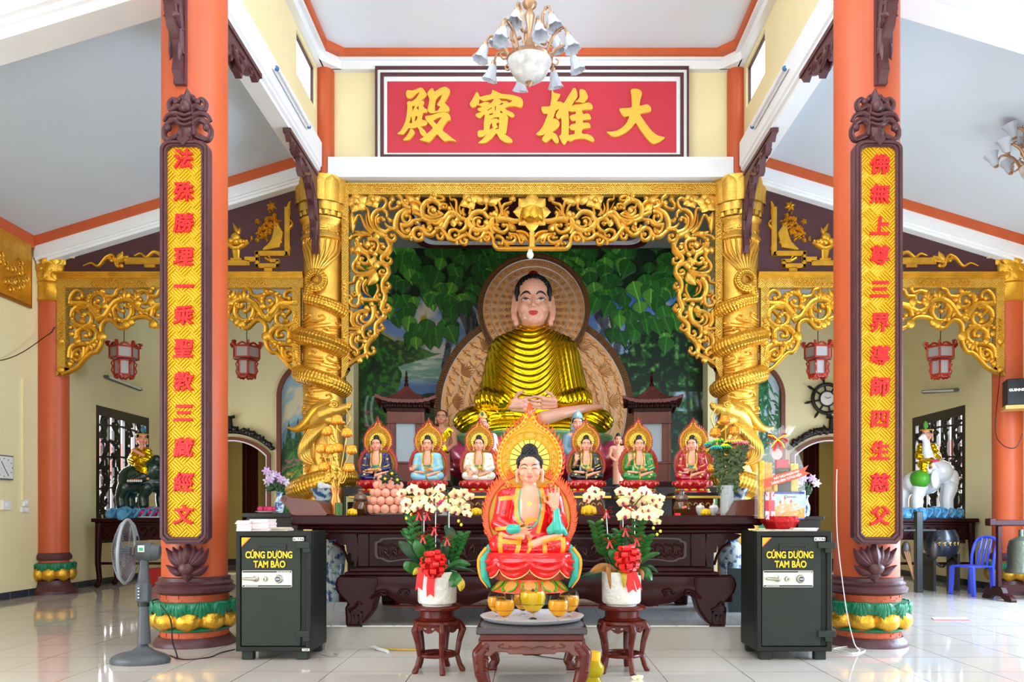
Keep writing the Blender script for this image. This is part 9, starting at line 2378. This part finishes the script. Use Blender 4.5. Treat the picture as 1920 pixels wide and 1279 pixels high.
 if s < 0:
  fp = thing('fruit_plate', (ax(282, 12.6), 12.66, zb), 'plate of red dragon fruit before the green lion', 'plate'); MB().lathe([(.06, 0), (.2, .015), (.21, .03), (.01, .012)], 20).build('plate', PORC, fp)
  for q in range(5): o = MB().ell((0, 0, 0), (.07, .06, .06), 12, 8).build('dragon_fruit', MATS['dragon_fruit_skin']); o.location = (ax(282, 12.6) - .14 + .07 * q, 12.66 + .04 * (q % 2), zb + .085 + .04 * (q % 2)); tag(o, 'red dragon fruit on the plate before the green lion', 'fruit', 'dragon fruits before the lion', 'thing')
mount(1, 'white elephant statue with raised trunk and gold-robed rider, at the right lattice window'); mount(-1, 'dark green lion statue with gold-robed rider, at the left lattice window')
tag(MB().box(-6.1, -5.6, 12.72, 13.1, 0, .3).build('red_crate', mat('red_plastic', (176, 30, 20), .5), bevel=.02), 'red plastic crate on the floor under the green lion table', 'crate', None, 'thing')
# drum, blue chair, bell
d = 12.2; t = thing('drum', (ax(1765, d), d, 0), 'black drum with worn gold writing on a dark wooden stand', 'drum'); m = MB().lathe([(.19, 0), (.24, .1), (.25, .2), (.24, .3), (.19, .4)], 28); m.M = None; m.v = [(x, y, z + .52) for x, y, z in m.v]; m.build('drum_body', mat('blue_black_lacquer', (30, 34, 46), .3, coat=.4), t)
g = MB()
for q in range(5): sm = MB(); sm.stroke([(-.02, .72), (.02, .74), (0, .70), (.02, .69)], .012, .008, 0, .004, 3); sm.v = [(x + (q - 2) * .075, y, z) for x, y, z in sm.v]; wrapped(sm, .25); g.add(sm.v, sm.f)
g.build('gold_writing', GTR, t)
for sx in (-1, 1): MB().limb([(sx * .2, 0, .52), (sx * .02, -.02, .36)], [.02, .02], 6).build('support', BLACKW, t); MB().box(sx * .18 - .02, sx * .18 + .02, -.16, .16, .0, .56).build('leg', BLACKW, t)
t = thing('gong_stand', (ax(1722, 11.9), 11.9, 0), 'dark upright wooden stand with clappers beside the drum', 'stand'); MB().box(-.05, .05, -.05, .05, 0, 1.2).box(-.24, .26, -.03, .03, .9, .94).build('post', BLACKW, t, bevel=.01)
for sx in (-.2, .22): MB().ell((sx, -.03, .62), (.07, .05, .14), 12, 8).build('clapper', mat('dark_clapper', (56, 44, 40), .4), t)
for q in range(3): MB().limb([(-.12, -.1, .2), (-.2 - .03 * q, -.12, .6)], [.012, .012], 6).build('stick', mat('stick_wood', (150, 100, 66), .6), t)
CH_ = mat('blue_plastic', (70, 88, 226), .3, coat=.2); t = thing('plastic_chair', (ax(1822, 11.5), 11.5, 0), 'blue plastic chair beside the drum at the right wall', 'chair', rz=-1.25)
MB().prism(rrect(-.2, .2, -.2, .2, .05), .40, .425, axis='z').build('seat', CH_, t, bevel=.008)
for sx in (-1, 1):
 for sy in (-1, 1): MB().prism([(sx * .17 - .035, .41), (sx * .17 + .035, .41), (sx * .2 + .025, 0), (sx * .2 - .025, 0)], sy * .18 - .02, sy * .18 + .02).build('leg', CH_, t, bevel=.008)
bk = MB().tube(cr([(-.18, .19, .4), (-.19, .22, .6), (-.16, .28, .78), (0, .3, .83), (.16, .28, .78), (.19, .22, .6), (.18, .19, .4)], 6), .022, 8)
for x in (-.08, 0, .08): bk.tube(cr([(x, .19, .42), (x, .225, .6), (x, .29, .81)], 5), .018, 6)
bk.build('backrest', CH_, t)
d = 10.8; t = thing('bell_stand', (6.62, d, 0), 'bronze bell in a dark red wooden frame at the right edge', 'bell'); MB().box(-.42, .42, -.05, .05, 1.0, 1.08).box(-.46, -.36, -.06, .06, 1.0, 1.1).build('crossbar', DWOOD, t, bevel=.015)
for sx in (-1, 1): MB().box(sx * .3 - .03, sx * .3 + .03, -.03, .03, .1, 1.0).build('post', DWOOD, t, bevel=.008); b = MB().prism([tuple(v) for v in cr([(-.34, .0), (-.3, .07), (-.16, .1), (-.1, .18), (.1, .18), (.16, .1), (.3, .07), (.34, 0), (.2, .0), (.1, .05), (-.1, .05), (-.2, 0)], 2, True)], sx * .3 - .04, sx * .3 + .04, axis='x'); b.build('foot', DWOOD, t, bevel=.008)
MB().box(-.3, .3, -.02, .02, .12, .2).build('rail', DWOOD, t)
MB().lathe([(.19, .36), (.2, .38), (.17, .44), (.165, .7), (.14, .8), (.07, .84), (.03, .86), (.03, .95)], 28).build('bell', mat('green_bronze_bell', (96, 100, 88), .4, .7, bump=.3, bscale=30), t)
# things on the walls
d = 11.35; t = thing('loudspeaker', (6.93, 11.25, az(768, d)), 'black loudspeaker on a wooden shelf at the right edge', 'loudspeaker', rz=-.35); MB().box(-.24, .2, -.2, .12, .03, .4).build('cabinet', mat('black_speaker', (20, 20, 26), .5), t, bevel=.01); text('GUINNESS', .05, PAPER, .001, .002, t, 'lettering', (-.10, -.202, .24)); MB().box(-.26, .24, -.22, .14, -.02, .03).build('shelf', mat('plywood', (200, 150, 80), .5), t)
cable([(6.75, 11.5, 3.2), (6.68, 11.5, 2.4), (6.72, 11.4, 2.15), (6.85, 11.3, 2.1), (6.95, 11.3, 2.3)], .006, BLACK, 'black loudspeaker cable drooping beside the right wall column')
cable([(-7.08, 9.3, 3.0), (-7.0, 10.6, 3.2), (-6.9, 11.4, 3.7), (-6.84, 11.5, 3.85)], .007, BLACK, 'black wire strung from the left wall to the left bay arch')
def wallthing(name, y0, y1, z0, z1, lab, cat, dep, parts):
 t = thing(name, (-HX, (y0 + y1) / 2, (z0 + z1) / 2), lab, cat, rz=PI / 2); w, h = (y1 - y0) / 2, (z1 - z0) / 2
 for nm, a, b_, c, e, f, m in parts: MB().box(a * w, b_ * w, -f * dep, 0, c * h, e * h).build(nm, m, t, bevel=.003)
 return t, w, h
t, w, h = wallthing('gilt_relief_panel', 9.6, 11.33, 4.07, 5.0, 'gilt framed relief panel of clouds high on the left wall', 'relief panel', .06, (('frame', -1, 1, -1, 1, .7, mat('brown_gilt_frame', (150, 100, 36), .4, .4)), ('field', -.95, .95, -.92, .92, .9, GOLD2)))
m = MB(); rs = random.Random(6)
for q in range(26): x, z = rs.uniform(-.2, .85) * w, rs.uniform(-.8, .2) * h; m.stroke([(x - .06, z), (x, z + .05), (x + .05, z), (x, z - .03), (x - .02, z)], .04, .025, -.05, .03, 4)
m.build('cloud_relief', GOLD2, t)
t, w, h = wallthing('wall_clock', 10.5, 10.92, 1.62, 1.95, 'white rectangular wall clock at the left edge', 'clock', .05, (('frame', -1, 1, -1, 1, .8, mat('grey_clock_frame', (90, 94, 104), .4)), ('dial', -.9, .9, -.9, .9, 1.0, PORC)))
for a, l in ((2.2, .1), (-.9, .14)): MB().tube([(0, -.053, 0), (l * math.cos(a), -.053, l * math.sin(a))], .004, 5).build('hand', BLACK, t)
for q in range(12): MB().box(.17 * math.sin(q * .524) - .008, .17 * math.sin(q * .524) + .008, -.053, -.05, .12 * math.cos(q * .524) - .008, .12 * math.cos(q * .524) + .008).build('hour_mark', DARKM, t)
for y, z, w_, h_, lab in ((10.8, 1.28, .17, .13, 'left white switch plate on the left wall'), (11.22, 1.32, .09, .1, 'upper white switch box beside the left wall column'), (11.2, 1.22, .16, .07, 'lower white socket box beside the left wall column')):
 wallthing('wall_switch', y - w_ / 2, y + w_ / 2, z - h_ / 2, z + h_ / 2, lab, 'switch', .05, (('plate', -1, 1, -1, 1, .7, PORC), ('rocker', -.3, .3, -.4, .4, .9, PAPER)))
wallthing('wall_conduit', 11.14, 11.17, 1.35, 3.05, 'thin cream conduit running up the left wall to the switches', 'conduit', .03, (('conduit', -1, 1, -1, 1, 1, CREAM),))
D = YB - .02; k = D / 1500; t = thing('wheel_clock', (ax(1550, D), D, az(748, D)), 'dark ship wheel clock above the right arched doorway', 'clock')
m = MB()
for r, w_ in ((27, 7), (14, 3)): m.tube([(r * k * math.cos(a), -.03, r * k * math.sin(a)) for a in np.linspace(0, 2 * PI, 36, endpoint=False)], w_ * .5 * k, 8, closed=True)
for q in range(8): a = q * PI / 4 + .2; m.tube([(13 * k * math.cos(a), -.03, 13 * k * math.sin(a)), (30 * k * math.cos(a), -.03, 30 * k * math.sin(a)), (37 * k * math.cos(a), -.03, 37 * k * math.sin(a)), (43 * k * math.cos(a), -.03, 43 * k * math.sin(a))], [1.8 * k, 1.8 * k, 2.8 * k, 1.4 * k], 7)
m.build('wheel', BLACKW, t); m = MB().lathe([(13 * k, 0), (.001, .006)], 24); m.v = [(x, -z - .03, y) for x, y, z in m.v]; m.build('dial', PORC, t); MB().tube([(-.05, -.045, .04), (0, -.045, 0), (.07, -.045, .03)], .006, 5).build('hands', BLACK, t)
for s, nm in ((-1, 'left'), (1, 'right')):
 m = MB(); rs = random.Random(3)
 for x, z in arc(0, 2.42, 2.76, .82, 30)[:]: m.ell((x, -.02, z + rs.uniform(0, .06)), (rs.uniform(.03, .06), .04, rs.uniform(.03, .07)), 8, 6); m.leaf2((x, z + .03), (x + rs.uniform(-.07, .07), z + .03 + rs.uniform(.06, .13) * (1 - abs(x) * .7)), .05, 0, .03)
 m.stroke([(0, 2.8), (0, 2.95), (0, 3.02)], .1, .07, 0, .05, 4); m.stroke([(-.09, 3.05), (0, 3.03), (.09, 3.05)], .06, .06, 0, .04, 4); m.tube([(x, -.01, z) for x, z in arc(0, 2.42, 2.76, .82, 24)], .04, 6)
 o = m.build('door_crest', BLACKW); o.location = (s * DX, YB - .055, 0); tag(o, 'black carved crest of leaves above the %s arched doorway' % nm, 'carving', 'carved crests above the doorways', 'thing')
